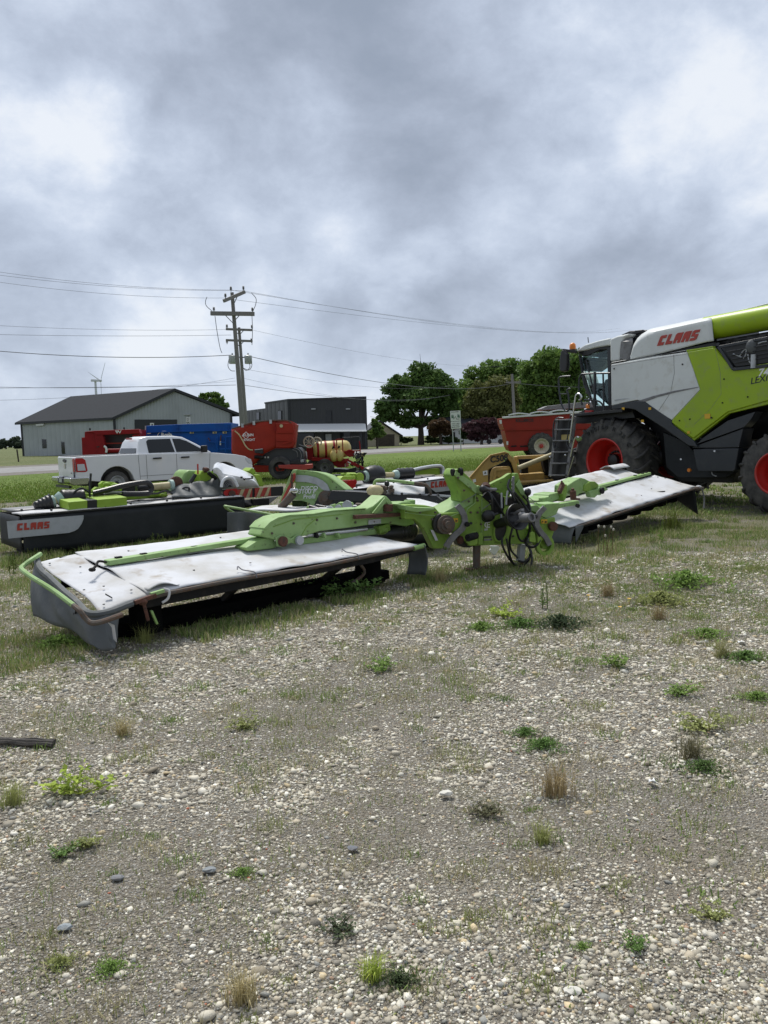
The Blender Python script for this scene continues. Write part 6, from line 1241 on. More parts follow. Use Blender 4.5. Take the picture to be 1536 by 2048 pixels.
    plate('lime_gearbox',K3([(480,100),(550,90),(555,45),(610,40),(640,75),(670,80),(670,155),(560,170)],-.8),v*.2,LI,T,bevel=.02)
    m=MB(); gp=[(630,82),(760,50),(900,25),(980,15),(1070,12),(1110,30),(1125,70),(1115,140)]; m.smooth([K3.p(x,y,-1.1) for x,y in gp],.035,8,5); m.build('white_guard_tube',MT['white paint'],T)
    m=MB(); m.smooth([K3.p(x,y,-1.12) for x,y in((650,95),(800,60),(980,30),(1060,32),(1090,60),(1095,140))],.03,8,4); m.build('grey_guard_tube',MT['grey metal'],T)
    plate('lime_guard_cover',K3([(670,100),(900,62),(1060,50),(1080,75),(1070,150),(900,140),(680,155)],-1.16),v*.02,LI,T,bevel=0)
second_mower()
# ---------- front mounted mower with round hood ----------
def front_mower():
    P=Plane(-2.28,11.3,.99,-.13); v=-P.n; n=P.n; FG=MT['faded green paint']
    T=thing('front_mower',P.sz(1.6,0,-.5),'pale green front disc mower with curved hood and coil spring between the two wide mowers','mower')
    S=lambda s,z,w=0: P.sz(s,z,-w); A=Crop(P,430,960,1536/270.); B=Crop(P,560,930,7.68); D=Crop(P,740,930,7.68)
    MB().grid(lambda u,w:S(.2+2.9*u,.66-.02*w+.01*math.sin(u*20),.05+.95*w),40,8).build('deck_cover',MT['deck cloth'],T,solid=.02)
    MB().grid(lambda u,w:A.p(140+520*u,370-25*math.sin(u*3)+40*u+(640-360)*w,-.06*math.sin(u*16)*w+.03*math.sin(u*7)),40,8).build('end_curtain',MT['curtain grey'],T,solid=.012)
    MB().grid(lambda u,w:S(.75+2.3*u,.64-.45*w,.02+.02*math.sin(u*14)),30,5).build('front_curtain',MT['curtain dark'],T,solid=.012)
    MB().prism([S(.2,.05,.35),S(.2,.15,.35),S(3.0,.15,.35),S(3.0,.05,.35)],v*.4).build('cutter_bar',MT['dark metal'],T)
    MB().smooth([A.p(x,y,o) for x,y,o in((220,378,-.5),(125,318,-.2),(125,302,0),(145,302,.05),(560,378,.1),(700,405,.1),(780,415,.1))],.02,8,4).build('guard_tube',FG,T)
    K=lambda p,o=0:B(p,o)
    plate('hood_side',K([(245,78),(400,90),(560,112),(690,155),(800,230),(900,310),(1000,392),(780,398),(690,400),(620,440),(580,500),(545,570),(515,612),(470,608),(420,575),(330,545),(250,540),(190,540),(215,470),(235,300)],-.75),v*.03,FG,T,bevel=.01)
    def ht(u,w):
        xs=[245,400,560,690,800,900,1000]; ys=[78,90,112,155,230,310,392]; x=245+755*u; return B.p(x,np.interp(x,xs,ys)+2,-.75)+v*(.75*w)-Vector((0,0,.05*w))
    MB().grid(ht,24,4).build('hood_top',FG,T,solid=.02)
    plate('hood_panel',K([(245,150),(420,160),(560,190),(660,240),(730,300),(770,395),(700,398),(640,370),(560,300),(430,265),(240,255)],-.73),n*.004,MT['light grey metal'],T,bevel=0)
    plate('hood_front_frame',K([(170,120),(195,75),(250,72),(240,130),(120,380),(20,600),(-5,620),(-10,560)],-.65),v*.12,FG,T,bevel=.01); plate('red_brace',K([(200,130),(235,125),(232,210),(200,270),(120,430),(40,560),(15,580),(20,540),(110,360),(175,230)],-.60),v*.03,MT['rust'] if 0 else MT['decal red'],T,bevel=.004)
    # spring and chain
    p,q=B.p(15,655,-.55),B.p(205,445,-.5); d=q-p; L_=d.length; dn=d.normalized(); x,y=frame(dn); m=MB(); pts=[p+d*(i/220)+x*(math.cos(i*.62)*.05)+y*(math.sin(i*.62)*.05) for i in range(221)]; m.tube(pts,.012,5); m.cyl(p,q,.03,8); m.build('coil_spring',MT['rusty tube'],T)
    m=MB()
    for i in range(16): c=B.p(180+5*math.sin(i),150+19*i,-.55); m.ell(c,.022 if i%2 else .012,.016,.03,6)
    m.build('chain',MT['rust'],T); m=MB(); m.ell(B.p(215,395,-.5),.07,.03,.05,8); m.build('spring_shackle',MT['chrome'],T)
    X=Vector(P.a); 
    for s,xx,yy,h in(('DISCO',318,388,.065),('3100 F',275,440,.075),('Profil',355,515,.065)): txt(s,B.p(xx,yy,-.735),P.a,UPV+P.a*0,h,MT['letter white'],T,bold=.018,shear=.15,sx=1.0)
    c=B.p(500,582,-.72); MB().cyl(c,c+n*.02,.04,12).build('hood_bolt',FG,T)
    op=ring((695,505),75,98,22); plate('roller_opening',K(op,-.76),v*.02,MT['black plastic'],T,bevel=0); c=B.p(700,510,-.72); MB().lathe(c,n,[(-.05,.12),(0,.12),(.02,.06),(.05,.05),(.05,0)],20).build('roller_end',MT['tan plastic'] if 0 else MT['rusty tube'],T)
    m=MB()
    for i in range(7): m.beam(B.p(205+i*32,545,-.85),B.p(212+i*32,655,-.85),.06,.03)
    m.build('crop_tines',MT['hedge green'],T)
    # black belt frame and grey slab
    plate('belt_frame',[B.p(790,390,-.6),B.p(1250,412,-.6),B.p(1560,440,-.55),D.p(1050,470,-.5),D.p(1400,640,-.3),D.p(1340,655,-.3),D.p(1180,610,-.4),D.p(560,545,-.5),B.p(1536,575,-.55),B.p(1200,560,-.6),B.p(770,540,-.62),B.p(735,520,-.62)],v*.25,MT['black plastic'],T,bevel=.01)
    plate('slab_cover',[D.p(555,505,-.35),D.p(760,515,-.35),D.p(1270,650,-.15),D.p(1120,745,-.02),D.p(700,640,-.1)],v*.04-Vector((0,0,.03)),MT['light grey metal'],T,bevel=.008)
    plate('slab_side',[D.p(560,512,-.34),D.p(700,640,-.09),D.p(1120,745,-.01),D.p(1120,790,-.01),D.p(690,690,-.08),D.p(540,560,-.32)],v*.02,MT['grey metal'],T,bevel=.004)
    MB().beam(D.p(1040,470,-.5),D.p(1410,492,-.45),.03,.03).build('deck_edge',MT['light grey metal'],T); plate('deck_side',[D.p(1060,480,-.52),D.p(1400,500,-.47),D.p(1400,600,-.47),D.p(1200,570,-.5)],v*.02,MT['curtain dark'],T)
    m=MB()
    for x,y in((340,440),(490,443),(765,455),(905,463),(1045,466),(190,425)): m.ell(D.p(x,y,-.48),.022,.022,.024,8)
    m.build('deck_knobs',MT['black plastic'],T)
    MB().smooth([D.p(x,y,-.46) for x,y in((1030,470),(1090,520),(1150,560))],.012,6).build('support_wire',MT['grey metal'],T)
    def wc(u,w):
        x=90+750*u; t=np.interp(x,[90,340,600,830],[272,285,315,345]); return D.p(x,450+(t-450)*w+4*math.sin(u*16),-.55-.2*w-.04*math.sin(u*9+w*4))
    MB().grid(wc,24,8).build('raised_cover',MT['deck cloth'],T,solid=.012)
    MB().smooth([D.p(x,y,-.62) for x,y in((66,340),(66,290),(85,250),(130,232),(300,238),(500,258),(680,278))],.024,8,4).build('guard_rail',FG,T); MB().smooth([D.p(x,y,-.62) for x,y in((680,278),(780,290),(850,305),(900,350),(925,410),(928,460))],.024,8,4).build('guard_rail_end',MT['rusty tube'],T)
    m=MB(); r=random.Random(4)
    for i in range(26): m.ell(D.p(r.uniform(140,355),r.uniform(325,425),-.5),r.uniform(.02,.05),.03,r.uniform(.015,.035),6)
    m.build('grass_clump',MT['rusty tube'],T); MB().ell(D.p(78,395,-.45),.13,.10,.09,12).build('tan_float_ball',MT['tan plastic'],T); MB().ell(D.p(260,290,-.55),.04,.03,.05,8).build('knob',MT['black plastic'],T)
    # linkage under the belt frame
    for pts,mt in(([(640,690),(760,625),(830,600),(850,640),(800,700),(700,720)],FG),([(850,620),(900,575),(1100,580),(1120,620),(1040,675),(960,670),(880,650)],FG),([(1150,590),(1380,600),(1390,640),(1200,650)],MT['rusty tube']),([(400,640),(440,625),(450,700),(490,720),(470,740),(430,730),(405,680)],FG)): plate('linkage_plate',K(pts,-.25),v*.12,mt,T,bevel=.012)
    for x,y,r_ in((770,690,.06),(1035,615,.07),(900,660,.05)): c=B.p(x,y,-.2); MB().cyl(c,c+n*.04,r_,14).build('linkage_pin',MT['light grey metal'],T)
    m=MB(); m.cyl(B.p(455,640,-.3),B.p(650,700,-.2),.03,10); m.cyl(B.p(460,660,-.3),B.p(640,720,-.2),.02,8); m.cyl(B.p(560,620,-.4),B.p(700,650,-.3),.02,8); m.build('linkage_rods',MT['black plastic'],T)
front_mower()
# ---------- yellow implement ----------
def yellow_header():
    P=Plane(3.3,20.2,1,-.05); v=-P.n; n=P.n; K=Crop(P,920,880,4.8); O,D=MT['ochre paint'],MT['dark metal']
    T=thing('crop_header',P.sz(1,0,-.6),'mustard yellow harvesting head with black number, left of the harvester ladder','harvester head')
    plate('side_frame',K([(95,362),(150,300),(230,210),(300,148),(430,118),(470,132),(470,150),(430,160),(422,205),(300,265),(270,290),(272,430),(330,520),(200,560),(100,420)],0),v*.06,O,T,bevel=.012)
    plate('side_frame_edge',K([(90,360),(225,205),(292,142),(430,112),(472,128),(470,136),(430,122),(298,152),(232,214),(98,368)],.04),v*.14,O,T,bevel=.006)
    plate('side_infill',K([(272,280),(430,205),(470,150),(530,220),(560,300),(560,560),(272,560)],-.1),v*.05,D,T)
    plate('front_arch',K([(432,150),(470,135),(500,160),(530,205),(565,270),(575,330),(560,560),(528,560),(520,300),(495,220),(460,180)],.02),v*.3,O,T,bevel=.015)
    plate('raised_panel',K([(288,330),(310,275),(340,258),(470,250),(485,262),(500,330),(500,560),(285,560)],-.02),v*.08,O,T,bevel=.03)
    plate('raised_panel_rim',K([(310,400),(330,300),(352,278),(470,270),(478,290),(352,298),(345,330),(330,420)],.0),n*.02,O,T,bevel=.008)
    MB().smooth([K.p(x,y,.02) for x,y in((330,400),(350,340),(380,360),(420,400),(440,345),(465,330))],.02,6).build('emblem_relief',O,T)
    txt('C508',K.p(290,218,.02),K.p(380,200)-K.p(290,214),UPV,.16,MT['decal black'],T,bold=.03,sx=.95)
    w=plate('warning_sticker',K([(218,300),(262,290),(265,335),(224,340)],.01),n*.004,MT['letter white'],T,bevel=0); plate('warning_mark',K([(230,325),(242,302),(254,322)],.016),n*.002,MT['decal black'],w,bevel=0); plate('warning_sticker',K([(120,380),(150,372),(155,400),(130,410)],.01),n*.004,MT['letter white'],T,bevel=0)
    plate('upper_beam',K([(520,165),(550,155),(880,140),(880,170),(560,185)],-.3),v*.3,O,T,bevel=.01); plate('end_block',K([(520,162),(556,160),(560,215),(540,250),(530,215)],-.2),v*.2,O,T,bevel=.01)
    plate('rear_wall',K([(560,180),(880,165),(880,380),(600,400),(570,400)],-1.2),v*.05,O,T); plate('inner_dark',K([(560,185),(700,180),(690,200),(575,240)],-1.1),v*.05,D,T)
    plate('dark_box',K([(590,270),(655,260),(655,335),(585,340)],-.7),v*.3,D,T,bevel=.01); plate('gear_housing',K([(790,180),(870,170),(880,330),(830,345),(800,250)],-.6),v*.4,D,T,bevel=.03)
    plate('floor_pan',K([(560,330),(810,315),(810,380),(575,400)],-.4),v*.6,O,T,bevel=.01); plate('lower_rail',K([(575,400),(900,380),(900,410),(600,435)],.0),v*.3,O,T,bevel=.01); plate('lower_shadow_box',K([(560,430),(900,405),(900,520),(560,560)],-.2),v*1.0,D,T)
    m=MB(); m.cyl(K.p(560,270,.1),K.p(880,142,-.3),.065,16); m.build('slanted_tube',MT['tan plastic'],T)
    plate('base_frame',[P.sz(s,z,.0) for s,z in((-.9,.05),(1.8,.05),(1.8,.45),(-.9,.35))],v*1.2,D,T,bevel=.01)
yellow_header()
def grain_cart():
    P=Plane(9,50,1,-.04); v=-P.n; n=P.n; K=Crop(P,720,680,3.339); R=MT['cart red']
    T=thing('grain_cart',P.sz(2.5,0,-1.2),'dark red grain cart with cream wheel rims parked on the lawn behind the ladder','grain cart')
    plate('upper_bin',K([(942,522),(1100,502),(1500,480),(1800,465),(1800,580),(965,600),(950,560)],0),v*2.6,R,T,bevel=.04)
    plate('lower_bin',K([(965,602),(1800,582),(1800,700),(1600,735),(1130,740),(1005,742),(990,712)],-.05),v*2.4,R,T,bevel=.04)
    plate('bin_shelf',K([(950,598),(1800,578),(1800,586),(950,606)],.04),v*.1,R,T)
    plate('sump',K([(985,715),(1130,708),(1130,738),(1005,745)],.02),v*1.0,MT['maroon paint'],T)
    for x0,x1 in((1010,1045),(1070,1120)): plate('slot',K([(x0,706),(x1,703),(x1,712),(x0,715)],.05),v*.1,MT['dark metal'],T,bevel=0)
    MB().beam(K.p(950,519,.05),K.p(1800,458,.05),.10,.12).build('tarp_roll',MT['white siding'],T,bevel=.03)
    for x in(1055,1200,1330): 
        q=K.p(x,508-(x-950)*.075,.03); MB().smooth([q-P.a*.6,q+UPV*.10,q+P.a*.8],.05,6).build('tarp_hoop',MT['white siding'],T)
    plate('dark_tarp',K([(1205,460),(1250,440),(1480,415),(1560,415),(1560,450),(1210,470)],-.4),v*1.6,MT['grey metal'],T,bevel=.03)
    txt('KILLBROS',K.p(1040,548,.02),P.a,UPV,.20,MT['decal black'],T,bold=.02,sx=.95)
    plate('white_marker',K([(930,535),(945,533),(948,558),(935,560)],.06),v*.05,MT['white siding'],T,bevel=0); plate('white_marker',K([(1050,500)]and[(978,678),(990,676),(990,700),(980,700)],.06),v*.05,MT['white siding'],T,bevel=0)
    c=K.p(1213,712,.3); c.z=.83; wheel(T,c,n,.86,.6,.46,16,rim='cream rim',dish=.12,bolt=10)
    c2=Vector(c)+v*2.6; wheel(T,c2,n,.86,.6,.46,0,rim='cream rim',dish=.12)
    MB().beam(Vector(c)+v*.4,Vector(c)+v*2.6,.25,.25).build('axle',MT['dark metal'],T)
    m=MB(); m.beam(P.sz(5.2,.9,-1.3),P.sz(9.5,.7,-1.3),.25,.3); m.build('drawbar',R,T)
grain_cart()
def vertical_mixer():
    P=Plane(-5,32,1,.03); v=-P.n; n=P.n; K=Crop(P,460,820,4.8); R=MT['mixer red']
    T=thing('feed_mixer',P.sz(-1,0,-1.2),'tall rounded red feed mixer with white diamond logo by the utility pole','feed mixer')
    # tub: outline tapering to the base, curved in plan
    def tub(u,w):
        x=20+ (635-20)*u; top=np.interp(x,[20,120,230,390,580,635],[185,150,122,106,104,132]); bot=np.interp(x,[20,130,230,330,450,520,600,635],[410,520,530,420,360,365,365,300]); sh=math.sin(math.pi*u)**.6
        return K.p(x,bot+(top-bot)*w,-.55+.55*sh)
    MB().grid(tub,36,8).build('tub',R,T,solid=.05)
    plate('tub_core',K([(30,190),(130,152),(235,125),(390,112),(580,110),(628,140),(600,365),(330,420),(230,520),(120,500)],-.7),v*1.8,MT['maroon paint'],T)
    MB().smooth([K.p(x,y,.0-.0) for x,y in((20,182),(120,150),(230,120),(390,103),(480,101),(555,104),(590,128))],.035,6,4).build('rim_rail',MT['steel bright'] if 0 else MT['rust'],T)
    for x,y in((120,148),(230,125),(390,112)): MB().box(K.p(x,y,.03),.05,.03,.08,P.a).build('rim_clip',MT['light grey metal'],T)
    plate('side_door',K([(440,125),(600,128),(618,200),(605,350),(560,362),(440,362)],.04),v*.05,R,T,bevel=.02)
    for y in(217,295): MB().beam(K.p(445,y,.06),K.p(602,y-2,.06),.05,.05).build('door_rib',R,T,bevel=.01)
    MB().beam(K.p(500,325,.08),K.p(590,300,.08),.06,.06).build('door_lever',R,T); MB().beam(K.p(433,165,.06),K.p(433,198,.06),.06,.06).build('door_hinge',MT['maroon paint'],T)
    c=K.p(493,153,.06); MB().cyl(c,c+n*.03,.07,12).build('round_cap',MT['tan plastic'],T)
    MB().smooth([K.p(x,y,.06) for x,y in((45,200),(85,235),(120,290),(150,345),(185,378),(220,385))],.028,6,4).build('curved_rail',MT['tan plastic'],T)
    lg=MB(); c=(153,245); 
    for i,(p,q) in enumerate((((153,210),(188,245)),((188,245),(153,280)),((153,280),(118,245)),((118,245),(153,210)))): lg.beam(K.p(*p,.07),K.p(*q,.07),.010,.018)
    b=lg.build('diamond_emblem',MT['letter white'],T,sm=0); txt('KUHN',K.p(124,254,.08),P.a,UPV,.12,MT['letter white'],T,bold=.015,sx=.92); txt('KNIGHT',K.p(132,298,.06),P.a,UPV,.10,MT['letter white'],T,bold=.01,sx=.9)
    plate('base_box',K([(230,440),(330,420),(430,370),(610,370),(660,360),(700,400),(715,480),(700,520),(300,540),(232,500)],-.3),v*1.6,MT['anthracite'],T,bevel=.03)
    plate('conveyor_chute',K([(235,380),(312,372),(318,400),(315,420),(235,410)],.25),v*.5,MT['black plastic'],T,bevel=.01); MB().beam(K.p(238,382,.3),K.p(315,373,.3),.12,.03).build('chute_lip',MT['light grey metal'],T)
    m=MB(); m.cyl(K.p(235,450,.15),K.p(330,455,.15),.07,12); m.beam(K.p(240,525,.1),K.p(320,515,.1),.08,.06); m.build('gear_shaft',MT['dark metal'],T)
    for x in(337,367): plate('white_tag',K([(x-8,447),(x+8,447),(x+8,462),(x-8,462)],-.26),n*.01,MT['letter white'],T,bevel=0)
    m=MB()
    for h in([(620,370),(660,380),(685,430),(680,470)],[(600,380),(640,400),(650,450)],[(660,330),(700,345),(735,350)]): m.smooth([K.p(x,y,-.25) for x,y in h],.02,6)
    m.build('hydraulic_lines',MT['grey metal'],T)
    plate('fender',K([(565,520),(590,485),(650,472),(715,475),(735,520),(700,530)],-.1),v*.8,MT['black plastic'],T,bevel=.04); plate('grey_box',K([(675,478),(705,475),(708,500),(680,503)],-.05),v*.1,MT['light grey metal'],T)
    plate('drawbar',K([(460,530),(560,525),(700,525),(790,520),(790,560),(700,580),(470,560)],.0),v*.5,MT['cart red'] if 0 else MT['decal red'],T,bevel=.02); plate('under_frame',K([(215,530),(400,535),(560,560),(540,590),(260,600),(215,580)],-.2),v*1.2,R,T,bevel=.02)
    c=K.p(480,600,-.1); c.z=.5; w=wheel(T,c,n,.5,.35,.26,0,rim='black plastic',dish=.1); wheel(T,Vector(c)+v*1.9,n,.5,.35,.26,0,rim='black plastic',dish=.1)
vertical_mixer()
def sprayer():
    P=Plane(-2,34,1,-.12); v=-P.n; n=P.n; K=Crop(P,590,860,8.084); M=MT['maroon paint']
    T=thing('sprayer',P.sz(.2,0,-.9),'dark red crop sprayer carrying a long cream yellow tank with maroon straps','crop sprayer')
    p0,p1=K.p(315,325,-.5),K.p(840,300,-.9); d=p1-p0; L_=d.length; r=(K.p(600,180)-K.p(600,468)).length/2*.98
    MB().lathe(p0-d*.04,d,[(0,r*.35),(L_*.02,r*.75),(L_*.07,r*.95),(L_*.13,r),(L_*.95,r),(L_*1.05,r*.93),(L_*1.12,r*.7),(L_*1.16,r*.35),(L_*1.17,0)],32).build('tank',MT['tank yellow'],T,sm=60)
    for f in(.06,.30,.56): MB().lathe(p0+d*f,d,[(0,r*1.0),(0,r*1.02),(.10,r*1.02),(.10,r*1.0)],32).build('tank_strap',M,T)
    for x,y in((632,418),(722,412)):
        c=K.p(x,y,.0); m=MB(); m.ell(c,.19,.17,.26,16); m.cyl(c+UPV*.2,c+UPV*.32,.06,10); m.build('small_tank',MT['tank yellow'],T); MB().beam(c+UPV*.3-P.a*.05,c+UPV*.42,.08,.08).build('tank_filler',MT['dark metal'],T)
    plate('frame',K([(185,250),(290,240),(285,300),(300,440),(480,460),(800,470),(830,460),(830,600),(700,610),(600,560),(560,530),(400,500),(230,495),(180,470)],-.4),v*.7,M,T,bevel=.02)
    MB().beam(K.p(270,470,-.1),K.p(830,490,-.1),.1,.15).build('frame_rail',M,T,bevel=.01)
    for pts in([(672,165),(675,260),(680,480)],[(765,150),(770,250),(775,350)],[(660,165),(700,150),(790,155)],[(1040,180),(1050,260),(1055,355)],[(790,350),(900,340),(1055,335)],[(820,360),(870,325),(930,335),(960,370)]): MB().smooth([K.p(x,y,.1) for x,y in pts],.028,6,3).build('rail',M,T)
    MB().smooth([K.p(x,y,.1) for x,y in((765,120),(900,115),(1040,110),(1045,180))],.01,5).build('spray_line',MT['grey metal'],T)
    for cx in(225,355):
        c=K.p(cx,195,-.3); m=MB(); x,y=frame(n); rr=.24 if cx==225 else .20
        m.tube([c+x*rr*math.cos(t)+y*rr*math.sin(t) for t in np.linspace(0,2*math.pi,24)],.035,6,cap=False)
        for k in range(4): t=k*math.pi/4; m.beam(c-(x*math.cos(t)+y*math.sin(t))*rr,c+(x*math.cos(t)+y*math.sin(t))*rr,.02,.03)
        m.build('hose_reel',MT['cream rim'],T)
    plate('boom_arm',K([(800,480),(840,465),(1110,600),(1165,640),(1150,665),(1080,640),(820,520)],.1),v*.12,M,T,bevel=.01); plate('boom_sticker',K([(855,505),(905,530),(900,545),(850,520)],.12),n*.004,MT['letter white'],T,bevel=0)
    plate('boom_arm',K([(780,350),(960,345),(940,430),(880,440),(820,400)],.0),v*.15,M,T,bevel=.01)
    m=MB(); r_=random.Random(3)
    for i in range(26):
        a=(r_.uniform(930,1120),r_.uniform(370,620)); b=(a[0]+r_.uniform(-70,60),a[1]+r_.uniform(-60,70)); m.beam(K.p(*a,r_.uniform(-.5,.2)),K.p(*b,r_.uniform(-.5,.2)),.04,.05)
    m.build('boom_linkage',MT['dark metal'],T)
    m=MB()
    for i in range(5): m.smooth([K.p(940+i*30,380,.1),K.p(980+i*25,450+i*10,.2),K.p(1020+i*20,560-i*15,.1)],.022,6)
    m.build('boom_hoses',MT['black plastic'],T)
    plate('foam_tank',K([(1020,370),(1105,362),(1110,430),(1040,435)],-.1),v*.3,MT['tan plastic'],T,bevel=.04); plate('boom_tip',K([(1110,365),(1168,368),(1130,405),(1120,440),(1105,400)],-.05),v*.1,MT['dark metal'],T)
    for cx in(180,): MB().beam(K.p(178,350,.1),K.p(185,470,.1),.06,.06).build('white_post',MT['letter white'],T)
    for x,y in((615,605),(820,560)): plate('white_tag',K([(x-25,y-25),(x+22,y-25),(x+22,y+25),(x-25,y+25)] if x<700 else [(805,545),(825,545),(820,610),(808,610)],-.3),n*.02,MT['cream rim'],T,bevel=0)
    for cx,o in((480,.0),(315,-.2)):
        c=K.p(cx,600,o); c.z=.42; wheel(T,K.p(cx,605,o),n,.40,.28,.20,0,rim='grey metal',dish=.08,bolt=6)
    plate('under_frame',K([(300,560),(560,620),(830,640),(990,600),(990,680),(300,700)],-.6),v*.9,MT['black plastic'],T)
    m=MB(); m.beam(P.sz(1,.05,-.8),P.sz(1,.6,-.8),.1,.1); m.beam(P.sz(-1.2,.05,-.8),P.sz(-1.2,.6,-.8),.1,.1); m.build('parking_jack',MT['dark metal'],T)
sprayer()
def blue_mixer():
    P=Plane(-10,38,1,.03); v=-P.n; n=P.n; K=Crop(P,260,830,1536/260.); B=MT['blue paint']
    T=thing('feed_mixer',P.sz(-1,0,-1.2),'long blue rectangular feed mixer wagon behind the white pickup cab','feed mixer')
    plate('hopper',K([(175,210),(183,205),(1200,182),(1290,300),(1290,480),(1200,760),(300,760),(200,600)],0),v*2.3,B,T,bevel=.03)
    plate('hopper_extension',K([(183,128),(560,110),(1195,92),(1200,182),(183,206)],.04),v*2.3,B,T,bevel=.02); MB().beam(K.p(184,128,.06),K.p(184,206,.06),.05,.05).build('light_corner',MT['light grey metal'],T)
    MB().beam(K.p(183,204,.06),K.p(1200,182,.06),.06,.06).build('top_rail',B,T,bevel=.01)
    for x in(560,1160): MB().beam(K.p(x,115,.06),K.p(x,190,.06),.05,.04).build('rib',B,T)
    c=K.p(405,262,.03); m=MB(); m.tube([c+P.a*(.34*math.cos(t))+UPV*(.30*math.sin(t)) for t in np.linspace(0,2*math.pi,30)],.018,5,cap=False); e=m.build('round_emblem',MT['letter white'],T); txt('Roto',K.p(368,258,.03),P.a,UPV,.20,MT['letter white'],T,bold=.04,sx=.95)
    plate('white_tag',K([(198,214),(245,212),(247,222),(210,224)],.03),n*.01,MT['letter white'],T,bevel=0)
    for x in(730,1000,1118):
        s=plate('yellow_sticker',K([(x-24,196),(x+24,194),(x+24,218),(x-24,220)],.03),n*.01,MT['tan plastic'],T,bevel=0); plate('sticker_mark',K([(x-4,200),(x+10,199),(x+10,215),(x-4,216)],.05),n*.005,MT['decal black'],s,bevel=0)
    for pts in([(1020,440),(1020,290),(1028,268),(1032,440)],[(1130,440),(1130,280),(1140,262),(1250,262),(1265,300)],[(930,290),(935,318),(1010,325),(1020,325)],[(1060,405),(1200,405),(1300,405)],[(1070,325),(1130,325)]): MB().smooth([K.p(x,y,.2) for x,y in pts],.035,6,3).build('pipe_rail',B,T)
    m=MB(); r=random.Random(8)
    for i in range(14): c=K.p(r.uniform(1215,1320),r.uniform(310,430),.1); m.ell(c,.08,.06,.07,6)
    m.build('valve_cluster',MT['dark trim'],T); m=MB(); m.beam(K.p(1075,240,.1),K.p(1065,350,.1),.05,.05); m.beam(K.p(925,270,.1),K.p(945,310,.1),.05,.05); m.build('levers',MT['rust'],T); MB().beam(K.p(1070,310,.14),K.p(1068,355,.14),.03,.06).build('white_lever',MT['letter white'],T)
    for s in(-1.0,2.4): c=P.sz(s,.5,-.1); wheel(T,c,n,.5,.3,.26,0,rim='blue paint',dish=.1); wheel(T,Vector(c)+v*1.9,n,.5,.3,.26,0,rim='blue paint',dish=.1)
blue_mixer()
def red_baler():
    P=Plane(-14,35,1,.05); v=-P.n; n=P.n; K=Crop(P,100,820,6.982); R=MT['crimson paint']
    T=thing('round_baler',P.sz(-.5,0,-1),'crimson red box shaped implement with open dark front behind the pickup bed','farm implement')
    plate('left_panel',K([(482,305),(620,298),(740,350),(785,605),(775,640),(780,900),(480,900),(455,640),(447,390),(482,385)],0),v*.25,R,T,bevel=.02); plate('left_bevel',K([(620,300),(740,350),(785,605),(770,640),(690,640),(640,500)],.05),v*.1,R,T,bevel=.015)
    plate('top_panel',K([(482,302),(620,288),(1235,266),(1260,330),(640,352),(620,320)],.08),v*.4,R,T,bevel=.02); plate('right_panel',K([(1150,345),(1255,335),(1262,380),(1262,900),(1160,900)],.02),v*.3,R,T,bevel=.02)
    plate('inner_dark',K([(640,345),(1250,330),(1250,900),(640,900)],-.6),v*.05,MT['black plastic'],T)
    plate('rear_body',K([(500,310),(1250,275),(1250,900),(500,900)],-.9),v*1.2,R,T)
    MB().beam(K.p(755,468,-.2),K.p(1180,458,-.2),.04,.05).build('cross_bar',MT['cart red'],T); MB().cyl(K.p(790,572,-.2),K.p(1180,562,-.2),.10,16).build('roller',R,T); MB().cyl(K.p(790,612,-.2),K.p(1180,605,-.2),.06,16).build('roller',MT['black plastic'],T)
    MB().smooth([K.p(x,y,.1) for x,y in((755,505),(778,520),(790,555),(785,595))],.05,6).build('white_arc',MT['letter white'],T)
    for x in(558,1035): MB().ell(K.p(x,268 if x<800 else 258,-.1),.04,.04,.07,8).build('top_fitting',MT['dark metal'],T)
    txt('W',K.p(915,328,.10),P.a,UPV,.14,MT['letter white'],T,bold=.02,sx=1.3); m=MB(); m.smooth([K.p(x,y,.10) for x,y in((918,305),(938,292),(958,305))],.015,5); m.build('emblem_arc',MT['letter white'],T)
    plate('slot',K([(650,508),(690,505),(690,520),(655,522)],.06),n*.01,MT['black plastic'],T,bevel=0); plate('side_box',K([(440,385),(485,380),(460,640),(452,640)],-.1),v*.6,MT['maroon paint'],T)
    for s in(.7,2.4): c=P.sz(s,.45,.05); wheel(T,c,n,.45,.3,.22,0,rim='crimson paint',dish=.08)
red_baler()
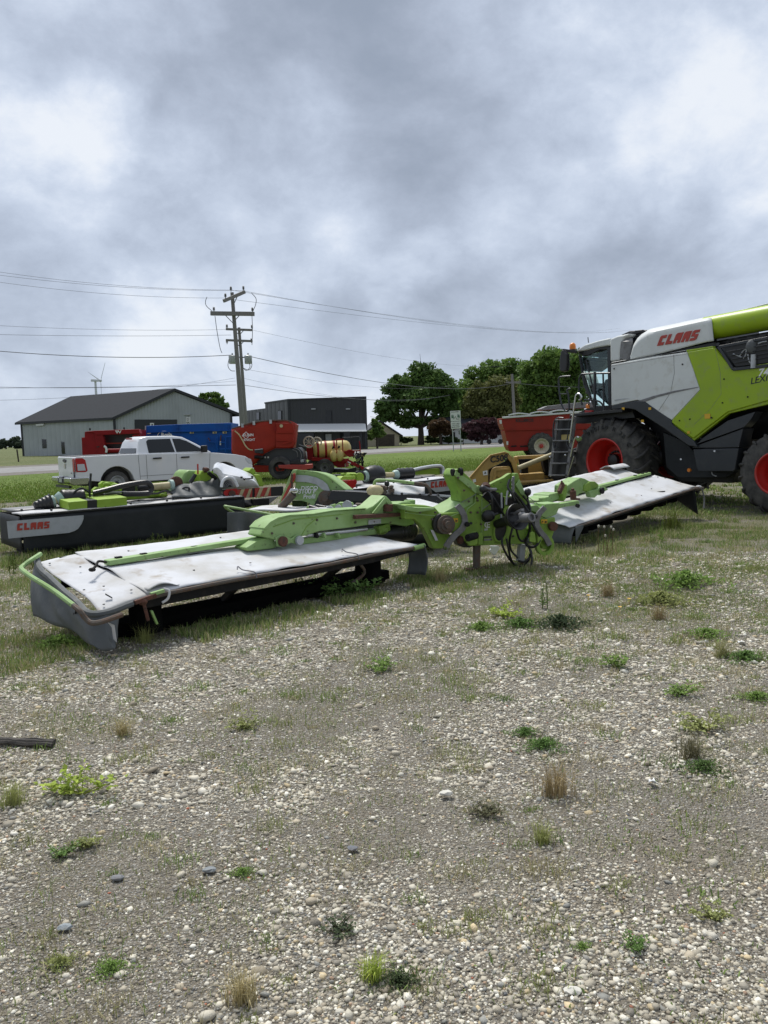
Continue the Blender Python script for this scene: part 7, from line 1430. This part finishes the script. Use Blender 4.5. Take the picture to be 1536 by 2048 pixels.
# ---------- weeds and litter ----------
HALO=[]
def weed(kind,px,py,size,leaf,label,cat='weed',name=None,seed=0,h=None,Y=None,group=None):
    r=np.random.default_rng(seed+500); b=Gz(px,py,0.) if Y is None else Dy(px,py,Y); b.z=float(yard_z(b.x,b.y)); S=size; m=MB(); cols=[]
    def quadleaf(p,d,L,w,curl=.3):
        d=d.normalized(); s=d.cross(UPV); s=s.normalized() if s.length>1e-3 else Vector((1,0,0)); s=(s+UPV*r.normal()*.3).normalized()
        q=p+d*L*.5+UPV*L*.12; e=p+d*L-UPV*L*curl*.4; k=len(m.v); m.add([p,q-s*w/2,e,q+s*w/2],[(0,1,2),(0,2,3)]); c=np.array(leaf)*r.uniform(.65,1.35); cols.extend([c]*4)
    def blade(p,L,w,lean,ph):
        d=Vector((math.cos(ph),math.sin(ph),0)); s=Vector((-d.y,d.x,0))*w/2; a=p+d*L*lean*.3+UPV*L*.55; e=p+d*L*lean+UPV*L*math.sqrt(max(.05,1-lean*lean))
        m.add([p-s,p+s,a+s*.8,a-s*.8,e],[(0,1,2,3),(3,2,4)]); c=np.array(leaf)*r.uniform(.6,1.4)+np.array([.04,.03,.0])*r.random(); cols.extend([c]*5)
    def stalk(p,q,w=.003):
        n0=len(m.v); m.tube([p,(p+q)/2+Vector((r.normal()*.01,r.normal()*.01,0)),q],[w,w*.8,w*.5],4,cap=False); cols.extend([np.array(leaf)*.8+np.array([.03,.0,.0])]*(len(m.v)-n0))
    rv=lambda z=.4:Vector((r.normal(),r.normal(),abs(r.normal())*z+.1)).normalized()
    if kind=='leafy':
        for i in range(11):
            a=r.random()*6.28; R=S*r.uniform(.25,1); tip=b+Vector((math.cos(a)*R,math.sin(a)*R*.7,S*r.uniform(.15,.55))); stalk(b,tip)
            for k in range(16): t=r.uniform(.35,1.05); p=b.lerp(tip,t)+Vector((r.normal(),r.normal(),r.normal()*.5))*S*.09; quadleaf(p,rv(.3),S*r.uniform(.12,.24),S*r.uniform(.07,.14))
    elif kind=='mat':
        for i in range(620): a=r.random()*6.28; R=S*min(1.0,abs(r.normal(0,.5)))*(.85+.25*math.sin(3*a+seed)+.15*math.sin(7*a)); p=b+Vector((math.cos(a)*R,math.sin(a)*R*.75,r.random()*S*.30*max(.1,1-R/S*.8))); quadleaf(p,rv(.6),S*r.uniform(.09,.15),S*r.uniform(.04,.07))
        HALO.append((b.x,b.y,S))
    elif kind=='tuft':
        for i in range(int(190)): a=r.random()*6.28; p=b+Vector((r.normal(),r.normal()*.7,0))*S*.16; blade(p,S*r.uniform(.35,1.),max(.0022,S*.012),r.uniform(.1,.85),a)
    elif kind=='tall':
        for q in range(3 if S<.6 else 5):
            bb=b+Vector((r.normal(),r.normal(),0))*S*.16; top=bb+Vector((r.normal()*.07*S,r.normal()*.07*S,S*r.uniform(.55,1))); stalk(bb,top,.005); nl=int(26)
            for k in range(nl): t=k/nl; p=bb.lerp(top,.1+.9*t); L=S*(.16*(1-t)+.045); quadleaf(p,rv(.9),L,L*.28)
    elif kind=='stalks':
        for q in range(5):
            bb=b+Vector((r.normal(),r.normal(),0))*S*.12; top=bb+Vector((r.normal()*.08*S,r.normal()*.05*S,S*r.uniform(.6,1))); stalk(bb,top,.005)
            n0=len(m.v); m.ell(top,.018,.018,.022,6); cols.extend([np.array([.5,.48,.42])]*(len(m.v)-n0))
        for i in range(30): blade(b+Vector((r.normal(),r.normal(),0))*S*.12,S*.3,.006,r.random(),r.random()*6.28)
    o=m.build(name or 'weed',MT['tuft'],None,label,cat,group,base=b,sm=0); me=o.data; a=me.attributes.new('col','FLOAT_COLOR','POINT'); C=np.ones((len(me.vertices),4),np.float32)
    C[:len(cols),:3]=np.clip(np.array(cols)[:len(me.vertices)],.005,.6); a.data.foreach_set('color',C.ravel()); return o
GRN=(.22,.33,.085);DGR=(.15,.25,.07);LIME=(.38,.48,.09);OLV=(.32,.35,.13);DRY=(.42,.36,.2);BRN=(.32,.25,.14)
W_=[('leafy',165,1592,.20,LIME,'bright lime green leafy seedling left of centre near the dark plank'),('mat',222,1936,.085,GRN,'dense round green clump in the bottom left corner'),('tuft',30,1612,.15,OLV,'green and straw grass tuft at the left edge below the plank'),
('tuft',487,2000,.14,DRY,'dry straw coloured grass tuft at the bottom left of centre'),('mat',1085,1492,.16,DGR,'dark green mat of small leaves right of centre'),('mat',1050,1465,.12,DGR,'smaller feathery green patch touching the dark green mat'),('tuft',1110,1585,.22,BRN,'upright dry grass tuft just below the dark green mat'),
('leafy',1232,1335,.17,GRN,'rounded green weed in the middle of the right gravel'),('leafy',1365,1388,.15,GRN,'upright green weed right of the rounded one'),('leafy',1418,1462,.18,OLV,'yellowish green weed with long leaves at the right'),('tuft',1382,1515,.20,(.17,.16,.10),'greyish dry tuft below the yellowish weed'),
('mat',1405,1538,.15,(.12,.19,.06),'pale green sprawling patch below the greyish tuft'),('mat',1512,1398,.15,GRN,'flat green patch cut by the right edge of the frame'),('mat',1412,1272,.24,GRN,'low bright green mat towards the right edge'),('mat',1490,1318,.22,DGR,'low green mat behind a pale dry tuft at the right edge'),
('tuft',1445,1312,.20,(.30,.30,.14),'pale yellowish tuft beside the right hand mats'),('mat',962,1260,.22,GRN,'flat green weed patch nearest the mower stand'),('leafy',1000,1232,.22,LIME,'light green weed between two flat patches'),('mat',1040,1252,.26,DGR,'dark green weed patch right of the light green one'),
('mat',1120,1252,.34,(.07,.10,.05),'wide grey green patch right of the dark one'),('tall',1082,1215,.26,DGR,'single tall dark weed rising behind the green patches'),('mat',1370,1172,.5,GRN,'large spreading green weed bed at the right'),('mat',1320,1205,.4,OLV,'spreading olive green bed in front of the large one'),
('tuft',1318,1238,.20,BRN,'brown dry tuft in front of the olive bed'),('tuft',1215,1192,.22,BRN,'flattened brown tuft right of the mower stands'),('leafy',765,1345,.17,GRN,'green weed with dry stems in the open gravel'),('leafy',490,1456,.13,OLV,'small grassy weed left of centre in open gravel'),
('tuft',745,1955,.11,LIME,'yellow green tuft at the bottom centre'),('mat',800,1965,.10,(.08,.11,.05),'dark green rosette touching the bottom centre tuft'),('leafy',680,1862,.085,(.10,.13,.07),'dusty green thistle like weed above the bottom centre tuft'),('mat',485,1745,.07,GRN,'small green clump left of bottom centre'),
('leafy',120,1712,.08,DGR,'small dark weed below the lime green seedling'),('leafy',175,1695,.09,OLV,'olive weed with upturned leaves next to the small dark weed'),('leafy',975,1625,.11,(.17,.17,.10),'flattened dry dock leaf right of centre'),('tuft',1085,1680,.11,OLV,'small olive tuft below the dry dock leaf'),
('leafy',1420,1835,.08,OLV,'curled dry leaf weed in the bottom right soil'),('mat',1165,1895,.05,GRN,'tiny green sprout at the bottom right'),('leafy',1275,1900,.07,DGR,'small spiky weed at the bottom right'),('mat',120,1925,.08,OLV,'olive clump left of the round green clump'),
('tuft',245,1470,.14,DRY,'dry thin tuft right of the plank'),('tuft',1345,1062,.55,(.13,.17,.04),'grassy bush in front of the harvester below the raised deck'),('stalks',1215,1112,.42,(.20,.15,.08),'dry seed stalks standing at the near corner of the right deck'),('tall',1315,1085,.35,GRN,'light green seedling in the shade below the right deck'),
('leafy',640,1195,.35,DGR,'dark leafy weed under the left deck near the drum'),('leafy',720,1190,.35,DGR,'green creeping weed at the foot of the black drum'),('tuft',290,1285,.22,OLV,'grass tuft in the shade of the near deck corner'),('mat',120,1290,.30,GRN,'green patch below the torn end curtain'),('tuft',880,1165,.28,DRY,'dry meadow tuft between the left deck and the stand')]
for i,(k,x,y,s,c,l) in enumerate(W_): weed(k,x,y,s,c,l,seed=i,cat='grass tuft' if k=='tuft' else 'weed',name={'tuft':'grass_tuft','mat':'weed_clump','leafy':'leafy_weed','tall':'tall_weed','stalks':'seed_stalks'}[k])
for i,(x,Y,s,l) in enumerate(((312,10.4,.62,'tallest weed in front of the dark curtain'),(362,10.5,.58,'bushy tall weed right of the tallest one by the dark curtain'),(342,10.6,.42,'thin weed between the two tallest by the dark curtain'),(395,10.7,.30,'short weed right of the bushy one by the dark curtain'),(425,10.8,.34,'weed nearest the old grey end curtain'),(298,10.2,.26,'low weed left of the tallest one by the dark curtain'),(255,10.1,.24,'low weed under the middle of the dark curtain'),(232,10.0,.22,'leftmost low weed under the dark curtain'),(55,10.6,.3,'weed at the foot of the curtain with the red lettering'),(12,10.3,.34,'weed at the left edge beside the dark curtain'))):
    d=ray(x,1100); b=Vector((d.x/d.y*Y,Y,0)); 
    from_=None; o=weed('tall',x,900,s,(.10,.15,.035),l,seed=90+i,name='tall_weed',Y=Y,group='tall weeds along the dark curtain')
def halo():
    P=[];H=[]
    for x,y,S in HALO:
        n=260; a=rng.random(n)*6.283; R=S*(.4+np.abs(rng.normal(0,.75,n))); P.append(np.stack([x+np.cos(a)*R,y+np.sin(a)*R*.85],1)); H.append(S*rng.uniform(.06,.2,n))
    P=np.concatenate(P);h=np.concatenate(H); c=np.array([(.2,.2,.08),(.15,.2,.06),(.3,.27,.15)])[rng.choice(3,len(P))]*rng.uniform(.7,1.2,(len(P),1))
    blades('fringe_grass',P,h,np.full(len(P),.004),c,'wispy short grass fringing the weed clumps on the gravel',.9)
halo()
def dandelions():
    for px,py,l in ((1177,1193,'yellow dandelion flower nearest the mower stands'),(1240,1217,'small yellow dandelion flower right of the first'),(1258,1200,'pale yellow flower at the edge of the green weed bed')):
        b=Gz(px,py+8); m=MB(); c=b+Vector((0,0,.05)); 
        for k in range(14): a=k*.449; d=Vector((math.cos(a),math.sin(a),.35))*.022; s=Vector((-math.sin(a),math.cos(a),0))*.006; m.add([c,c+d*.6-s,c+d,c+d*.6+s],[(0,1,2,3)])
        m.tube([b,c],.0025,4); m.build('dandelion_flower',MT['decal yellow'],None,l,'flower',base=b,sm=0)
dandelions()
def plank():
    a=Gz(-70,1480,.02); b=Gz(108,1488,.02); m=MB(); d=b-a; r=random.Random(2); N=14
    for j in range(4):
        P=[a+d*(i/N)+Vector((0,r.uniform(-.006,.006)+.012*(j-1.5),.008*(j%2)+r.uniform(0,.006))) for i in range(N+1)]; m.tube(P,[.012+r.uniform(-.002,.002) for _ in P],6)
    m.build('wood_plank',MT['old wood'],None,'weathered dark strip of split wood lying at the left edge','wood',base=(a+b)/2)
    for px,py,s,l in((1305,1562,.05,'torn white paper scrap on the right gravel'),(1482,1284,.07,'thin white scrap near the right edge'),(1413,1283,.03,'tiny pale scrap beside the low mat at the right')):
        c=Gz(px,py,.015); MB().grid(lambda u,v:c+Vector(((u-.5)*s*(1-.5*v),(v-.5)*s*.8,.012*math.sin(u*4+v*3))),5,4).build('paper_scrap',MT['letter white'],None,l,'litter',base=c,solid=.001)
    for px,py,s,c_,l in((892,1585,.028,(.62,.60,.54),'pale cream stone in the open gravel right of centre'),(418,1738,.024,(.24,.26,.27),'flat blue grey stone left of bottom centre'),(235,1754,.022,(.20,.205,.215),'dark slate stone left of the flat blue grey one'),(705,1695,.020,(.16,.17,.19),'dark blue grey stone at lower centre'),(1145,1980,.024,(.6,.58,.52),'large cream stone at the bottom edge'),(130,1853,.022,(.26,.29,.31),'pale slate stone above the olive clump')):
        c=Gz(px,py,.01); bm=bmesh.new(); bmesh.ops.create_icosphere(bm,subdivisions=2,radius=1); r=random.Random(px); m=MB(); m.add([c+Vector((v.co.x*s*1.2,v.co.y*s*.8,v.co.z*s*.36-s*.1))*1+Vector((r.uniform(-1,1),r.uniform(-1,1),r.uniform(-1,1)))*s*.13 for v in bm.verts],[tuple(v.index for v in f.verts) for f in bm.faces]); bm.free()
        o=m.build('stone',MT['pebble'],None,l,'stone',base=c,sm=25); a=o.data.attributes.new('col','FLOAT_COLOR','POINT'); C=np.ones((len(o.data.vertices),4),np.float32); C[:,:3]=c_; a.data.foreach_set('color',C.ravel())
plank()
